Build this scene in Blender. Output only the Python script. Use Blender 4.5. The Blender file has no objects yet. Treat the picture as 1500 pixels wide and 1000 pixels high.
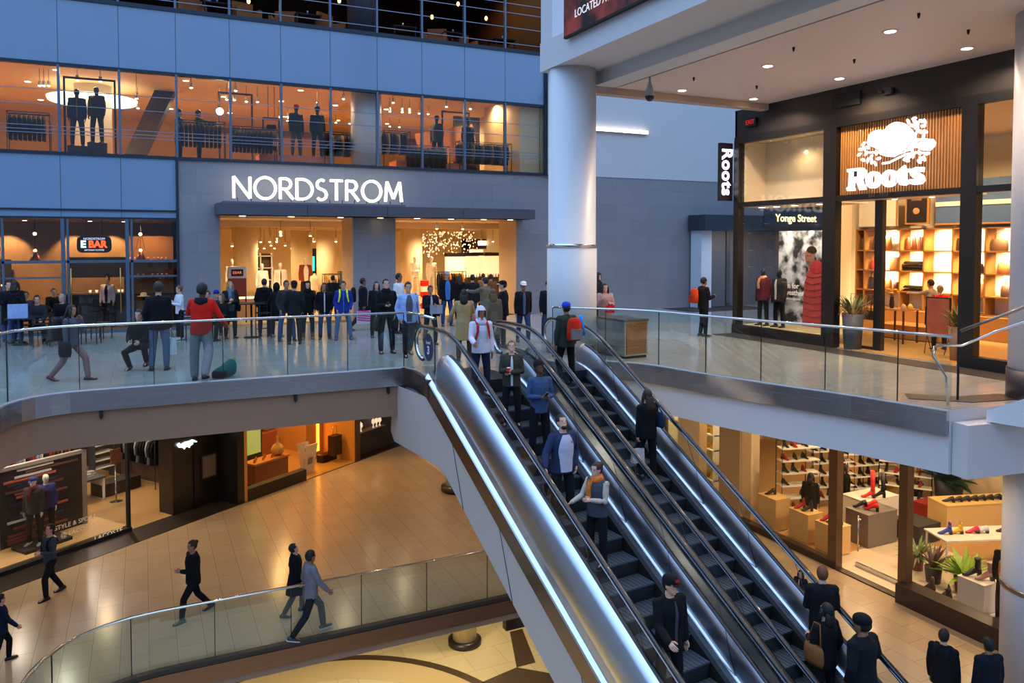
import bpy, bmesh, math, random
from mathutils import Vector, Matrix
R = math.radians
PI = math.pi
SC = bpy.context.scene
COL = SC.collection

# ------------------------------------------------------------------ camera
cam_d = bpy.data.cameras.new('camera')
cam_d.sensor_width = 36.0
cam_d.lens = 1130.0 / 1500.0 * 36.0
cam_d.shift_y = -102.0 / 1500.0
cam_d.clip_end = 400
cam = bpy.data.objects.new('camera', cam_d)
cam.location = (0, 0, 2.75)
cam.rotation_euler = (R(90 - 2.1), 0, R(-25.6))
COL.objects.link(cam)
SC.camera = cam

# ------------------------------------------------------------------ colour management
SC.view_settings.view_transform = 'Standard'
SC.view_settings.look = 'None'
SC.view_settings.gamma = 1.0
SC.view_settings.use_curve_mapping = False
SC.view_settings.exposure = 0.2
SC.cycles.use_light_tree = True
SC.cycles.max_bounces = 9
SC.cycles.diffuse_bounces = 3
SC.cycles.glossy_bounces = 4
SC.cycles.transparent_max_bounces = 14
SC.cycles.sample_clamp_indirect = 4.0
SC.cycles.use_denoising = True

# ------------------------------------------------------------------ world: dusk seen through the glass vault
W = bpy.data.worlds.new('dusk_sky'); SC.world = W; W.use_nodes = True
nt = W.node_tree; nt.nodes.clear()
wo = nt.nodes.new('ShaderNodeOutputWorld'); bg = nt.nodes.new('ShaderNodeBackground')
tc = nt.nodes.new('ShaderNodeTexCoord'); sx = nt.nodes.new('ShaderNodeSeparateXYZ')
cr = nt.nodes.new('ShaderNodeValToRGB')
e = cr.color_ramp.elements
e[0].position = 0.0; e[0].color = (0.03, 0.035, 0.05, 1)
e[1].position = 1.0; e[1].color = (0.57, 0.80, 1.14, 1)
for p_, c_ in ((0.46, (0.05, 0.055, 0.07, 1)), (0.56, (0.10, 0.15, 0.25, 1)), (0.72, (0.26, 0.42, 0.74, 1)), (0.86, (0.42, 0.66, 1.06, 1))):
    q_ = e.new(p_); q_.color = c_
mp_ = nt.nodes.new('ShaderNodeMapRange'); mp_.inputs['From Min'].default_value = -1; mp_.inputs['From Max'].default_value = 1
nt.links.new(tc.outputs['Generated'], sx.inputs[0]); nt.links.new(sx.outputs['Z'], mp_.inputs['Value'])
nt.links.new(mp_.outputs['Result'], cr.inputs['Fac']); nt.links.new(cr.outputs['Color'], bg.inputs['Color'])
bg.inputs['Strength'].default_value = 2.1
nt.links.new(bg.outputs[0], wo.inputs[0])

def area(name, loc, rot, sx_, sy_, power, col, spread=None):
    d = bpy.data.lights.new(name, 'AREA'); d.shape = 'RECTANGLE'; d.size = sx_; d.size_y = sy_
    d.energy = power; d.color = col
    if spread: d.spread = spread
    o = bpy.data.objects.new(name, d); o.location = loc; o.rotation_euler = rot; COL.objects.link(o); return o
def spot(name, loc, power, col, angle=140, blend=0.6, aim=None, r=0.06):
    d = bpy.data.lights.new(name, 'SPOT'); d.energy = power; d.color = col; d.spot_size = R(angle); d.spot_blend = blend
    d.shadow_soft_size = r
    o = bpy.data.objects.new(name, d); o.location = loc; COL.objects.link(o)
    if aim is not None:
        o.rotation_euler = (Vector(aim) - Vector(loc)).to_track_quat('-Z', 'Y').to_euler()
    return o
WARM = (1.0, 0.65, 0.31); WARM2 = (1.0, 0.70, 0.38); AMBER = (1.0, 0.56, 0.18); NEUT = (1.0, 0.84, 0.66)

# ------------------------------------------------------------------ colours and materials
def lin(h):
    if isinstance(h, (tuple, list)): return tuple(h)
    h = h.lstrip('#'); v = [int(h[i:i + 2], 16) / 255 for i in (0, 2, 4)]
    return tuple(c / 12.92 if c <= 0.04045 else ((c + 0.055) / 1.055) ** 2.4 for c in v)
_M = {}
def mat(name, col, rough=0.6, metal=0.0, spec=0.5, noise=0.0, nscale=8.0, bump=0.0, bscale=60.0, coat=0.0):
    if name in _M: return _M[name]
    m = bpy.data.materials.new(name); m.use_nodes = True; t = m.node_tree; b = t.nodes['Principled BSDF']
    c = lin(col); b.inputs['Base Color'].default_value = (*c, 1); b.inputs['Roughness'].default_value = rough
    b.inputs['Metallic'].default_value = metal; b.inputs['Specular IOR Level'].default_value = spec
    if coat: b.inputs['Coat Weight'].default_value = coat
    if noise:
        tcn = t.nodes.new('ShaderNodeTexCoord'); n = t.nodes.new('ShaderNodeTexNoise'); n.inputs['Scale'].default_value = nscale
        n.inputs['Detail'].default_value = 4
        t.links.new(tcn.outputs['Object'], n.inputs['Vector'])
        mx = t.nodes.new('ShaderNodeMix'); mx.data_type = 'RGBA'
        mx.inputs[6].default_value = (*[x * (1 - noise) for x in c], 1); mx.inputs[7].default_value = (*[min(1, x * (1 + noise)) for x in c], 1)
        t.links.new(n.outputs['Fac'], mx.inputs[0]); t.links.new(mx.outputs[2], b.inputs['Base Color'])
    if bump:
        tcn = t.nodes.new('ShaderNodeTexCoord'); n = t.nodes.new('ShaderNodeTexNoise'); n.inputs['Scale'].default_value = bscale
        t.links.new(tcn.outputs['Object'], n.inputs['Vector'])
        bp = t.nodes.new('ShaderNodeBump'); bp.inputs['Strength'].default_value = bump; bp.inputs['Distance'].default_value = 0.02
        t.links.new(n.outputs['Fac'], bp.inputs['Height']); t.links.new(bp.outputs[0], b.inputs['Normal'])
    _M[name] = m; return m
def mottle(name, c1, c2, scale, lo=.42, hi=.6, rough=.6):
    m = mat(name, c1, rough, noise=.5, nscale=scale); t = m.node_tree
    nz = [n for n in t.nodes if n.type == 'TEX_NOISE'][0]; mx = [n for n in t.nodes if n.type == 'MIX'][0]
    mx.inputs[6].default_value = (*lin(c1), 1); mx.inputs[7].default_value = (*lin(c2), 1)
    mr = t.nodes.new('ShaderNodeMapRange'); mr.inputs['From Min'].default_value = lo; mr.inputs['From Max'].default_value = hi
    t.links.new(nz.outputs['Fac'], mr.inputs['Value']); t.links.new(mr.outputs['Result'], mx.inputs[0]); return m
def emis(name, col, strength):
    if name in _M: return _M[name]
    m = bpy.data.materials.new(name); m.use_nodes = True; t = m.node_tree; b = t.nodes['Principled BSDF']
    c = lin(col); b.inputs['Base Color'].default_value = (*c, 1); b.inputs['Emission Color'].default_value = (*c, 1)
    b.inputs['Emission Strength'].default_value = strength; _M[name] = m; return m
def glass(name, tint=(0.93, 0.97, 0.97), refl=1.0, rough=0.0, base=0.04):
    if name in _M: return _M[name]
    m = bpy.data.materials.new(name); m.use_nodes = True; t = m.node_tree; t.nodes.clear()
    o = t.nodes.new('ShaderNodeOutputMaterial'); tr = t.nodes.new('ShaderNodeBsdfTransparent'); g = t.nodes.new('ShaderNodeBsdfGlossy')
    tr.inputs[0].default_value = (*tint, 1); g.inputs['Roughness'].default_value = rough; g.inputs['Color'].default_value = (1, 1, 1, 1)
    fr = t.nodes.new('ShaderNodeFresnel'); ge = t.nodes.new('ShaderNodeNewGeometry'); ir = t.nodes.new('ShaderNodeMapRange')
    ir.inputs['To Min'].default_value = 1.5; ir.inputs['To Max'].default_value = 1 / 1.5
    t.links.new(ge.outputs['Backfacing'], ir.inputs['Value']); t.links.new(ir.outputs['Result'], fr.inputs[0])
    mu = t.nodes.new('ShaderNodeMath'); mu.operation = 'MULTIPLY_ADD'; mu.inputs[1].default_value = refl; mu.inputs[2].default_value = base - 0.04; mu.use_clamp = True
    mi = t.nodes.new('ShaderNodeMixShader')
    t.links.new(fr.outputs[0], mu.inputs[0]); t.links.new(mu.outputs[0], mi.inputs[0]); t.links.new(tr.outputs[0], mi.inputs[1]); t.links.new(g.outputs[0], mi.inputs[2])
    t.links.new(mi.outputs[0], o.inputs[0]); _M[name] = m; return m
def tiles(name, c1, c2, mortar, w, h, rough=0.2, rot=0.0, mort=0.006, bias=0.0, offset=0.5, var=0.12, spec=0.5, freq=2):
    if name in _M: return _M[name]
    m = bpy.data.materials.new(name); m.use_nodes = True; t = m.node_tree; b = t.nodes['Principled BSDF']
    tcn = t.nodes.new('ShaderNodeTexCoord'); mp = t.nodes.new('ShaderNodeMapping'); mp.inputs['Rotation'].default_value = (0, 0, rot)
    br = t.nodes.new('ShaderNodeTexBrick'); br.offset = offset; br.offset_frequency = freq
    br.inputs['Color1'].default_value = (*lin(c1), 1); br.inputs['Color2'].default_value = (*lin(c2), 1); br.inputs['Mortar'].default_value = (*lin(mortar), 1)
    br.inputs['Scale'].default_value = 1.0; br.inputs['Mortar Size'].default_value = mort; br.inputs['Brick Width'].default_value = w; br.inputs['Row Height'].default_value = h
    br.inputs['Bias'].default_value = bias
    t.links.new(tcn.outputs['Object'], mp.inputs[0]); t.links.new(mp.outputs[0], br.inputs['Vector'])
    n = t.nodes.new('ShaderNodeTexNoise'); n.inputs['Scale'].default_value = 1.2; n.inputs['Detail'].default_value = 5
    t.links.new(mp.outputs[0], n.inputs['Vector'])
    hv = t.nodes.new('ShaderNodeHueSaturation'); ma = t.nodes.new('ShaderNodeMapRange'); ma.inputs['To Min'].default_value = 1 - var; ma.inputs['To Max'].default_value = 1 + var
    t.links.new(n.outputs['Fac'], ma.inputs['Value']); t.links.new(ma.outputs['Result'], hv.inputs['Value']); t.links.new(br.outputs['Color'], hv.inputs['Color'])
    t.links.new(hv.outputs['Color'], b.inputs['Base Color']); b.inputs['Roughness'].default_value = rough; b.inputs['Specular IOR Level'].default_value = spec
    _M[name] = m; return m
def brushed(name, col, rough=0.28, aniso_scale=(1, 1, 120), amount=0.18, metal=1.0):
    if name in _M: return _M[name]
    m = bpy.data.materials.new(name); m.use_nodes = True; t = m.node_tree; b = t.nodes['Principled BSDF']
    b.inputs['Base Color'].default_value = (*lin(col), 1); b.inputs['Metallic'].default_value = metal
    tcn = t.nodes.new('ShaderNodeTexCoord'); mp = t.nodes.new('ShaderNodeMapping'); mp.inputs['Scale'].default_value = aniso_scale
    n = t.nodes.new('ShaderNodeTexNoise'); n.inputs['Scale'].default_value = 1.0; n.inputs['Detail'].default_value = 3
    t.links.new(tcn.outputs['Object'], mp.inputs[0]); t.links.new(mp.outputs[0], n.inputs['Vector'])
    ma = t.nodes.new('ShaderNodeMapRange'); ma.inputs['To Min'].default_value = rough - amount * 0.5; ma.inputs['To Max'].default_value = rough + amount * 0.5
    t.links.new(n.outputs['Fac'], ma.inputs['Value']); t.links.new(ma.outputs['Result'], b.inputs['Roughness'])
    n2 = t.nodes.new('ShaderNodeTexNoise'); n2.inputs['Scale'].default_value = 0.9; t.links.new(tcn.outputs['Object'], n2.inputs['Vector'])
    bp = t.nodes.new('ShaderNodeBump'); bp.inputs['Strength'].default_value = 0.12; bp.inputs['Distance'].default_value = 0.05
    t.links.new(n2.outputs['Fac'], bp.inputs['Height']); t.links.new(bp.outputs[0], b.inputs['Normal'])
    _M[name] = m; return m

steel = brushed('brushed_steel', '#c2c6cc', 0.24)
steel_dark = brushed('darker_brushed_steel', '#8d857d', 0.3)
chrome = mat('polished_chrome', '#d5d8dc', 0.12, 1.0)
black = mat('black_paint', '#101012', 0.35)
blackm = mat('matt_black', '#0b0b0c', 0.7)
rubber = mat('black_rubber', '#0a0a0c', 0.28, coat=0.3)
white = mat('white_paint', '#dcdcdc', 0.55)
offwhite = mat('warm_white_paint', '#e0d8c8', 0.6)
seam = mat('dark_joint', '#0c0f14', 0.5)
darkgrey = mat('dark_grey_metal', '#3a3f49', 0.45)
gl = glass('clear_glass')
gl_rail = glass('railing_glass', (0.86, 0.93, 0.92), 1.0, 0.0, 0.05)
gl_shop = glass('shop_glass', (0.92, 0.93, 0.93), 0.6, 0.0, 0.03)
gl_front = glass('facade_glass', (0.90, 0.92, 0.93), 0.75, 0.0, 0.04)
gl_top = glass('top_floor_glass', (0.86, 0.88, 0.9), 0.4, 0.0, 0.02)
wood = mat('light_oak', '#b98a52', 0.5, noise=0.15, nscale=5)
bulb = emis('warm_downlight_glow', '#ffdca0', 9.0)
bulbw = emis('white_downlight_glow', '#fff0dc', 9.0)

# ------------------------------------------------------------------ mesh builder
class MB:
    def __init__(s): s.v = []; s.f = []; s.mi = []; s.sm = []
    def add(s, vs, fs, mi=0, sm=False):
        o = len(s.v); s.v += [tuple(x) for x in vs]
        for f in fs: s.f.append(tuple(i + o for i in f)); s.mi.append(mi); s.sm.append(sm)
        return s
    def box(s, x0, y0, z0, x1, y1, z1, mi=0):
        if x0 > x1: x0, x1 = x1, x0
        if y0 > y1: y0, y1 = y1, y0
        if z0 > z1: z0, z1 = z1, z0
        return s.add([(x0, y0, z0), (x1, y0, z0), (x1, y1, z0), (x0, y1, z0), (x0, y0, z1), (x1, y0, z1), (x1, y1, z1), (x0, y1, z1)],
                     [(0, 3, 2, 1), (4, 5, 6, 7), (0, 1, 5, 4), (1, 2, 6, 5), (2, 3, 7, 6), (3, 0, 4, 7)], mi)
    def cbox(s, c, d, mi=0, rz=0, rx=0, ry=0):
        M = Matrix.Translation(c) @ Matrix.Rotation(rz, 4, 'Z') @ Matrix.Rotation(ry, 4, 'Y') @ Matrix.Rotation(rx, 4, 'X')
        o = len(s.v); hx, hy, hz = d[0] / 2, d[1] / 2, d[2] / 2
        s.box(-hx, -hy, -hz, hx, hy, hz, mi)
        for i in range(o, len(s.v)): s.v[i] = tuple(M @ Vector(s.v[i]))
        return s
    def prism(s, poly, axis, a, b, mi=0):
        # poly: list of 2D points; axis: 'x','y','z' extrusion axis
        def P(p, k):
            if axis == 'z': return (p[0], p[1], k)
            if axis == 'y': return (p[0], k, p[1])
            return (k, p[0], p[1])
        n = len(poly); vs = [P(p, a) for p in poly] + [P(p, b) for p in poly]
        fs = [tuple(range(n)), tuple(range(2 * n - 1, n - 1, -1))] + [(i, i + n, (i + 1) % n + n, (i + 1) % n) for i in range(n)]
        return s.add(vs, fs, mi)
    def sweep(s, pts, prof, mi=0, closed_prof=True, sm=True, up=(0, 0, 1), caps=True, scales=None):
        # prof: list of (a,b) in the frame (side, up)
        n = len(prof); rings = []; P = [Vector(p) for p in pts]; U0 = Vector(up)
        for i, p in enumerate(P):
            if i == 0: T = P[1] - P[0]
            elif i == len(P) - 1: T = P[-1] - P[-2]
            else: T = (P[i + 1] - p).normalized() + (p - P[i - 1]).normalized()
            T.normalize(); S = T.cross(U0)
            if S.length < 1e-4: S = T.cross(Vector((0.3, 1, 0.1)))
            S.normalize(); U = S.cross(T).normalized()
            k = scales[i] if scales else 1
            rings.append([tuple(p + S * a * k + U * b * k) for a, b in prof])
        vs = [v for r_ in rings for v in r_]; fs = []
        m = n if closed_prof else n - 1
        for i in range(len(P) - 1):
            for j in range(m):
                a = i * n + j; b = i * n + (j + 1) % n
                fs.append((a, b, b + n, a + n))
        o = len(s.v); s.add(vs, fs, mi, sm)
        if caps and closed_prof:
            s.f.append(tuple(o + j for j in range(n - 1, -1, -1))); s.mi.append(mi); s.sm.append(False)
            s.f.append(tuple(o + (len(P) - 1) * n + j for j in range(n))); s.mi.append(mi); s.sm.append(False)
        return s
    def tube(s, pts, r, n=8, mi=0, up=(0, 0, 1), scales=None):
        return s.sweep(pts, [(r * math.cos(2 * PI * k / n), r * math.sin(2 * PI * k / n)) for k in range(n)], mi, up=up, scales=scales)
    def lathe(s, c, prof, n=20, mi=0, sm=True):
        # prof: list of (r, z)
        vs = []; fs = []; m = len(prof)
        for r_, z in prof:
            for k in range(n): a = 2 * PI * k / n; vs.append((c[0] + r_ * math.cos(a), c[1] + r_ * math.sin(a), c[2] + z))
        for i in range(m - 1):
            for k in range(n): fs.append((i * n + k, i * n + (k + 1) % n, (i + 1) * n + (k + 1) % n, (i + 1) * n + k))
        o = len(s.v); s.add(vs, fs, mi, sm)
        s.f.append(tuple(o + k for k in range(n - 1, -1, -1))); s.mi.append(mi); s.sm.append(False)
        s.f.append(tuple(o + (m - 1) * n + k for k in range(n))); s.mi.append(mi); s.sm.append(False)
        return s
    def ball(s, c, rx, ry=None, rz=None, n=10, m=7, mi=0, M=None):
        ry = rx if ry is None else ry; rz = rx if rz is None else rz
        vs = []; fs = []
        for i in range(m + 1):
            th = PI * i / m
            for k in range(n):
                a = 2 * PI * k / n; v = Vector((rx * math.sin(th) * math.cos(a), ry * math.sin(th) * math.sin(a), rz * math.cos(th)))
                if M is not None: v = M @ v
                vs.append((c[0] + v.x, c[1] + v.y, c[2] + v.z))
        for i in range(m):
            for k in range(n): fs.append((i * n + k, (i + 1) * n + k, (i + 1) * n + (k + 1) % n, i * n + (k + 1) % n))
        return s.add(vs, fs, mi, True)
    def quad(s, a, b, c, d, mi=0): return s.add([a, b, c, d], [(0, 1, 2, 3)], mi)
    def mesh(s, name):
        me = bpy.data.meshes.new(name); me.from_pydata(s.v, [], s.f)
        me.polygons.foreach_set('material_index', s.mi); me.polygons.foreach_set('use_smooth', s.sm); me.update(); return me
    def build(s, name, mats, parent=None, loc=None, rz=0.0, fix=True):
        me = s.mesh(name)
        if fix:
            bm = bmesh.new(); bm.from_mesh(me); bmesh.ops.recalc_face_normals(bm, faces=bm.faces); bm.to_mesh(me); bm.free()
        for m in (mats if isinstance(mats, (list, tuple)) else [mats]): me.materials.append(m)
        o = bpy.data.objects.new(name, me); COL.objects.link(o)
        if parent is not None: o.parent = parent
        if loc is not None: o.location = loc
        if rz: o.rotation_euler = (0, 0, rz)
        return o

def tag(o, label=None, cat=None, group=None, kind=None):
    if label: o['label'] = label
    if cat: o['category'] = cat
    if group: o['group'] = group
    if kind: o['kind'] = kind
    return o
def thing(name, label, cat, loc=(0, 0, 0), rz=0.0, group=None):
    o = bpy.data.objects.new(name, None); o.empty_display_size = 0.1; COL.objects.link(o)
    o.location = loc; o.rotation_euler = (0, 0, rz); return tag(o, label, cat, group)
def struct(name, mb, mats, label=None, parent=None):
    o = mb.build(name, mats, parent)
    if parent is None: o['kind'] = 'structure'
    if label: o['label'] = label
    return o
def copy_tree(o, parent=None):
    c = o.copy(); COL.objects.link(c)
    if parent is not None: c.parent = parent
    for ch in list(o.children): copy_tree(ch, c)
    return c
def text_obj(name, s, size, mats, parent=None, extrude=0.01, offset=0.0, align='CENTER', sx_=1.0, M=None, shear=0.0, space=1.0):
    cu = bpy.data.curves.new('tmp_text', 'FONT'); cu.body = s; cu.size = size; cu.extrude = extrude; cu.offset = offset
    cu.align_x = align; cu.align_y = 'CENTER'; cu.resolution_u = 3; cu.shear = shear; cu.space_character = space
    t = bpy.data.objects.new('tmp_text', cu); COL.objects.link(t)
    dg = bpy.context.evaluated_depsgraph_get(); me = bpy.data.meshes.new_from_object(t.evaluated_get(dg))
    bpy.data.objects.remove(t); bpy.data.curves.remove(cu)
    me.transform(Matrix.Diagonal((sx_, 1, 1, 1)))
    if M is not None: me.transform(M)
    me.materials.clear(); me.materials.append(mats)
    o = bpy.data.objects.new(name, me); COL.objects.link(o)
    if parent is not None: o.parent = parent
    return o
# orientation matrices for lettering: facing south (-Y) or facing west (-X)
FACE_S = Matrix.Rotation(PI / 2, 4, 'X')
FACE_W = Matrix.Rotation(-PI / 2, 4, 'Z') @ Matrix.Rotation(PI / 2, 4, 'X')
def TR(x, y, z): return Matrix.Translation((x, y, z))
# =================================================================== building shell
YF = 26.8          # glass and stone front of the department store
Z4, Z5 = 5.5, 10.1
EA = R(5.3); CA, SA = math.cos(EA), math.sin(EA)
def EU(u, t, z=0.0): return (u * CA - t * SA, u * SA + t * CA, z)

stone = tiles('grey_stone_cladding', '#767d88', '#6c737f', '#5c636e', 1.15, 0.58, 0.45, 0, 0.008, var=0.05)
# brick texture works in XY: use a version mapped for vertical faces
def vert_tiles(name, c1, c2, mort, w, h, rough, var=0.05, m_=0.008, off=0.5):
    m = tiles(name, c1, c2, mort, w, h, rough, 0, m_, var=var, offset=off)
    t = m.node_tree
    for n in t.nodes:
        if n.type == 'MAPPING': n.inputs['Rotation'].default_value = (R(90), 0, 0)
    return m
stone_v = vert_tiles('grey_stone_wall', '#82838a', '#7c7e84', '#72747a', 1.6, 0.62, 0.5)
spandrel = mat('blue_grey_spandrel_glass', '#6f8dab', 0.18, 0.0, 0.9, coat=0.5, noise=0.06, nscale=0.6)
floor3 = tiles('pale_grey_floor_tile', '#a19e99', '#99968f', '#77746f', 1.2, 0.6, 0.13, 0, 0.004, var=0.06, spec=0.6)
floor2 = tiles('beige_floor_tile', '#b39a7a', '#ad9373', '#80694c', 1.07, 0.53, 0.2, R(90), 0.0045, var=0.10)
floor1 = tiles('cream_floor_tile', '#cdbb92', '#c6b48a', '#9a8452', 1.2, 1.2, 0.25, 0, 0.006, var=0.08)
mull_m = mat('blue_grey_mullion', '#5c7286', 0.35, 0.6)
frame_dk = mat('dark_window_frame', '#23303e', 0.4, 0.3)

def bez(p0, p1, p2, n=6):
    return [((1 - k / n) ** 2 * p0[0] + 2 * (1 - k / n) * (k / n) * p1[0] + (k / n) ** 2 * p2[0],
             (1 - k / n) ** 2 * p0[1] + 2 * (1 - k / n) * (k / n) * p1[1] + (k / n) ** 2 * p2[1]) for k in range(n + 1)]

# ---- level 3 slab edge lines
eL3 = [(-2.3, 9.0), (-2.3, 14.6)] + bez((-2.3, 14.8), (-2.3, 16.5), (-0.9, 16.5), 7) + [(5.25, 16.5)]
esc_l = EU(6.62, 14.3); esc_r = EU(10.32, 14.3)
eL3b = [(5.25, 16.5), (5.36, 16.0), esc_l[:2]]
eR3 = [esc_r[:2], (9.5, 15.62)] + bez((9.5, 15.62), (10.35, 15.0), (10.55, 14.0), 5)[1:] + [(10.78, 12.8), (11.2, 11.3), (11.65, 9.9), (12.0, 8.3)]
poly3 = eL3 + eL3b[1:] + eR3 + [(14.3, 8.0), (31, 8.0), (31, YF - 0.01), (-11, YF - 0.01), (-11, 9.0)]
def slab(name, poly, z0, z1, m, mside):
    mb = MB(); n = len(poly)
    mb.add([(p[0], p[1], z1) for p in poly], [tuple(range(n))], 0)
    mb.add([(p[0], p[1], z0) for p in poly], [tuple(range(n - 1, -1, -1))], 1)
    for i in range(n):
        a, b = poly[i], poly[(i + 1) % n]
        mb.add([(a[0], a[1], z0), (b[0], b[1], z0), (b[0], b[1], z1), (a[0], a[1], z1)], [(0, 1, 2, 3)], 1)
    me = mb.mesh(name)
    bm = bmesh.new(); bm.from_mesh(me); bmesh.ops.remove_doubles(bm, verts=bm.verts, dist=1e-5)
    bmesh.ops.triangulate(bm, faces=[f for f in bm.faces if len(f.verts) > 4], quad_method='BEAUTY', ngon_method='EAR_CLIP')
    bmesh.ops.recalc_face_normals(bm, faces=bm.faces); bm.to_mesh(me); bm.free()
    me.materials.append(m); me.materials.append(mside)
    o = bpy.data.objects.new(name, me); COL.objects.link(o); o['kind'] = 'structure'; return o
fascia_paint = mat('white_fascia_paint', '#c9c6c4', 0.5)
slab('floor_level_three', poly3, -1.08, 0.0, floor3, fascia_paint)

eL2 = [(-1.9, 6.0), (-1.9, 13.6)] + bez((-1.9, 13.8), (-1.9, 16.3), (0.2, 16.35), 8) + [(10.2, 16.3)]
poly2 = eL2 + [(10.45, 13.0), (10.45, -4), (24, -4), (24, 33.5), (-12, 33.5), (-12, 6.0)]
slab('floor_level_two', poly2, -6.2, -5.6, floor2, mat('taupe_soffit', '#8a7565', 0.5))
struct('floor_level_one', MB().box(-14, 2, -11.5, 26, 40, -11.2), floor1)
# escalators' lower landing
struct('floor_landing', MB().box(4, -4, -6.2, 10.44, 3.4, -5.6), floor2)

def edge_strip(name, line, z0, z1, off, th, m):
    mb = MB()
    pts = [(p[0], p[1], (z0 + z1) / 2) for p in line]
    h = (z1 - z0) / 2
    mb.sweep(pts, [(off, -h), (off + th, -h), (off + th, h), (off, h)], sm=False)
    return struct(name, mb, m)
# the swept frame's side vector points to the right of travel (towards the void on the left slab)
edge_strip('trim_fascia_left', eL3, -0.40, -0.015, 0.0, 0.10, steel)
edge_strip('trim_fascia_corner', [(5.25, 16.5), (5.36, 16.0), EU(6.62, 14.2)[:2]], -0.40, -0.015, 0.0, 0.10, mat('bronze_tinted_steel', '#6f5a50', 0.3, 0.9))
edge_strip('trim_band_left', eL3, -1.085, -0.40, -0.01, 0.03, mat('taupe_paint_warm_bounce', '#8a6a54', 0.55))  # warm light bounced off the lower floor is put into this taupe colour
edge_strip('trim_fascia_right', eR3, -0.42, -0.015, 0.0, 0.10, steel)
edge_strip('trim_fascia_level_two', eL2, -6.02, -5.68, 0.0, 0.10, brushed('bronze_fascia', '#8b6a58', 0.3))
edge_strip('trim_curb_level_two', eL2, -5.68, -5.585, -0.06, 0.14, mat('dark_curb', '#2e2622', 0.4))
edge_strip('trim_ledge_right', [(12.06, 8.28), (14.1, 7.98)], -1.08, -0.20, 0.0, 0.30, fascia_paint)
edge_strip('trim_stone_border', [(p[0], p[1] ) for p in [(12.2, 9.2), (12.9, 8.5), (14.0, 8.3)]], 0.001, 0.012, -0.5, 0.5, mat('dark_floor_border', '#3f3936', 0.3))

struct('trim_shop_border', MB().box(15.55, 4, .001, 16.34, 18.4, .010), mat('dark_floor_border', '#3f3936', 0.3))
for x_ in (-.75, 2.85, 4.85):
    h_ = thing('fascia_hook', 'small dark hook under the steel fascia of the upper plaza edge', 'hook', (x_, 16.46, -.47), 0, 'small hooks under the steel fascia'); MB().box(-.03, -.05, -.07, .03, .03, .05).build('bracket', blackm, h_); MB().lathe((0, -.02, -.10), [(.012, 0), (.025, .03)], 8).build('tip', blackm, h_)
# ---- north wall (stone), with the department store entrance
wn = MB()
wn.box(1.05, YF, 0, 2.27, YF + 0.8, 5.45); wn.box(6.68, YF, 0, 8.19, YF + 0.9, 3.72); wn.box(13.05, YF, 0, 31, YF + 0.8, 5.45)
wn.box(2.27, YF, 3.72, 13.05, YF + 0.8, 5.45)
wn.box(14.45, YF - 0.02, 5.45, 31, YF + 0.6, 14, 1)
wallN = struct('wall_north', wn, [stone_v, mat('pale_upper_wall', '#b9bcc0', 0.55)])
struct('trim_wall_pilaster', MB().box(14.32, YF - 0.25, 5.45, 14.72, YF, 16), mat('pale_pilaster', '#a9aaad', 0.5))
struct('trim_dark_edge', MB().box(14.2, YF - 0.12, 5.40, 14.32, YF, 16), frame_dk)
struct('wall_east_upper', MB().box(31, 12, -0.01, 31.4, YF, 12), mat('east_wall_paint', '#9aa0a8', 0.6))
# lined reveals in warm beige of the two openings
rev = MB()
for x0, x1 in ((2.27, 2.30), (6.65, 6.68), (8.19, 8.22), (13.02, 13.05)): rev.box(x0, YF + 0.02, 0, x1, YF + 1.6, 3.7)
struct('trim_entrance_reveal', rev, mat('beige_reveal', '#b79d7c', 0.5))
struct('ceiling_entrance_soffit', MB().box(2.2, YF - 1.0, 3.66, 13.3, YF + 1.7, 3.72), mat('tan_soffit', '#a98761', 0.35))
# canopy
cn = MB(); cn.box(2.13, YF - 1.05, 3.66, 13.3, YF, 4.02); cn.box(2.33, YF - 0.75, 4.02, 8.35, YF, 4.10, 1)
for x in (4.9, 7.6, 10.4): cn.box(x, YF - 1.055, 3.67, x + 0.015, YF - 1.04, 4.02, 2)
canopy = cn.build('entrance_canopy', [mat('canopy_dark_grey', '#4a4c55', 0.45), mat('canopy_cap', '#5d6370', 0.5), seam])
tag(canopy, 'long dark grey flat canopy over the department store entrance', 'canopy')

# NORDSTROM letters made of polyline strokes (face S)
def stroke_letters(name, strokes_by_letter, x0, z0, y, H, adv, wd, depth, m, parent):
    out = []
    for i, (ch, (sw, strokes)) in enumerate(strokes_by_letter):
        mb = MB()
        for st, closed in strokes:
            # build flat ribbon of width wd extruded by depth
            P = [Vector((p[0] * H, p[1] * H)) for p in st]; n = len(P); L = []; Rr = []
            for k in range(n):
                if closed: a = P[(k - 1) % n]; b = P[(k + 1) % n]
                else: a = P[max(0, k - 1)]; b = P[min(n - 1, k + 1)]
                d = (b - a).normalized(); nn = Vector((-d.y, d.x)) * wd / 2
                L.append(P[k] + nn); Rr.append(P[k] - nn)
            rng = range(n if closed else n - 1)
            for k in rng:
                j = (k + 1) % n
                q = [L[k], L[j], Rr[j], Rr[k]]
                vs = [(x0 + v.x, y, z0 + v.y) for v in q] + [(x0 + v.x, y + depth, z0 + v.y) for v in q]
                mb.add(vs, [(0, 1, 2, 3), (7, 6, 5, 4), (0, 4, 5, 1), (1, 5, 6, 2), (2, 6, 7, 3), (3, 7, 4, 0)], 0)
        out.append(mb.build(name, m, parent)); x0 += (sw + adv) * H
    return out
def arc(cx, cy, rx, ry, a0, a1, n=14): return [(cx + rx * math.cos(R(a0 + (a1 - a0) * k / n)), cy + ry * math.sin(R(a0 + (a1 - a0) * k / n))) for k in range(n + 1)]
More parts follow.
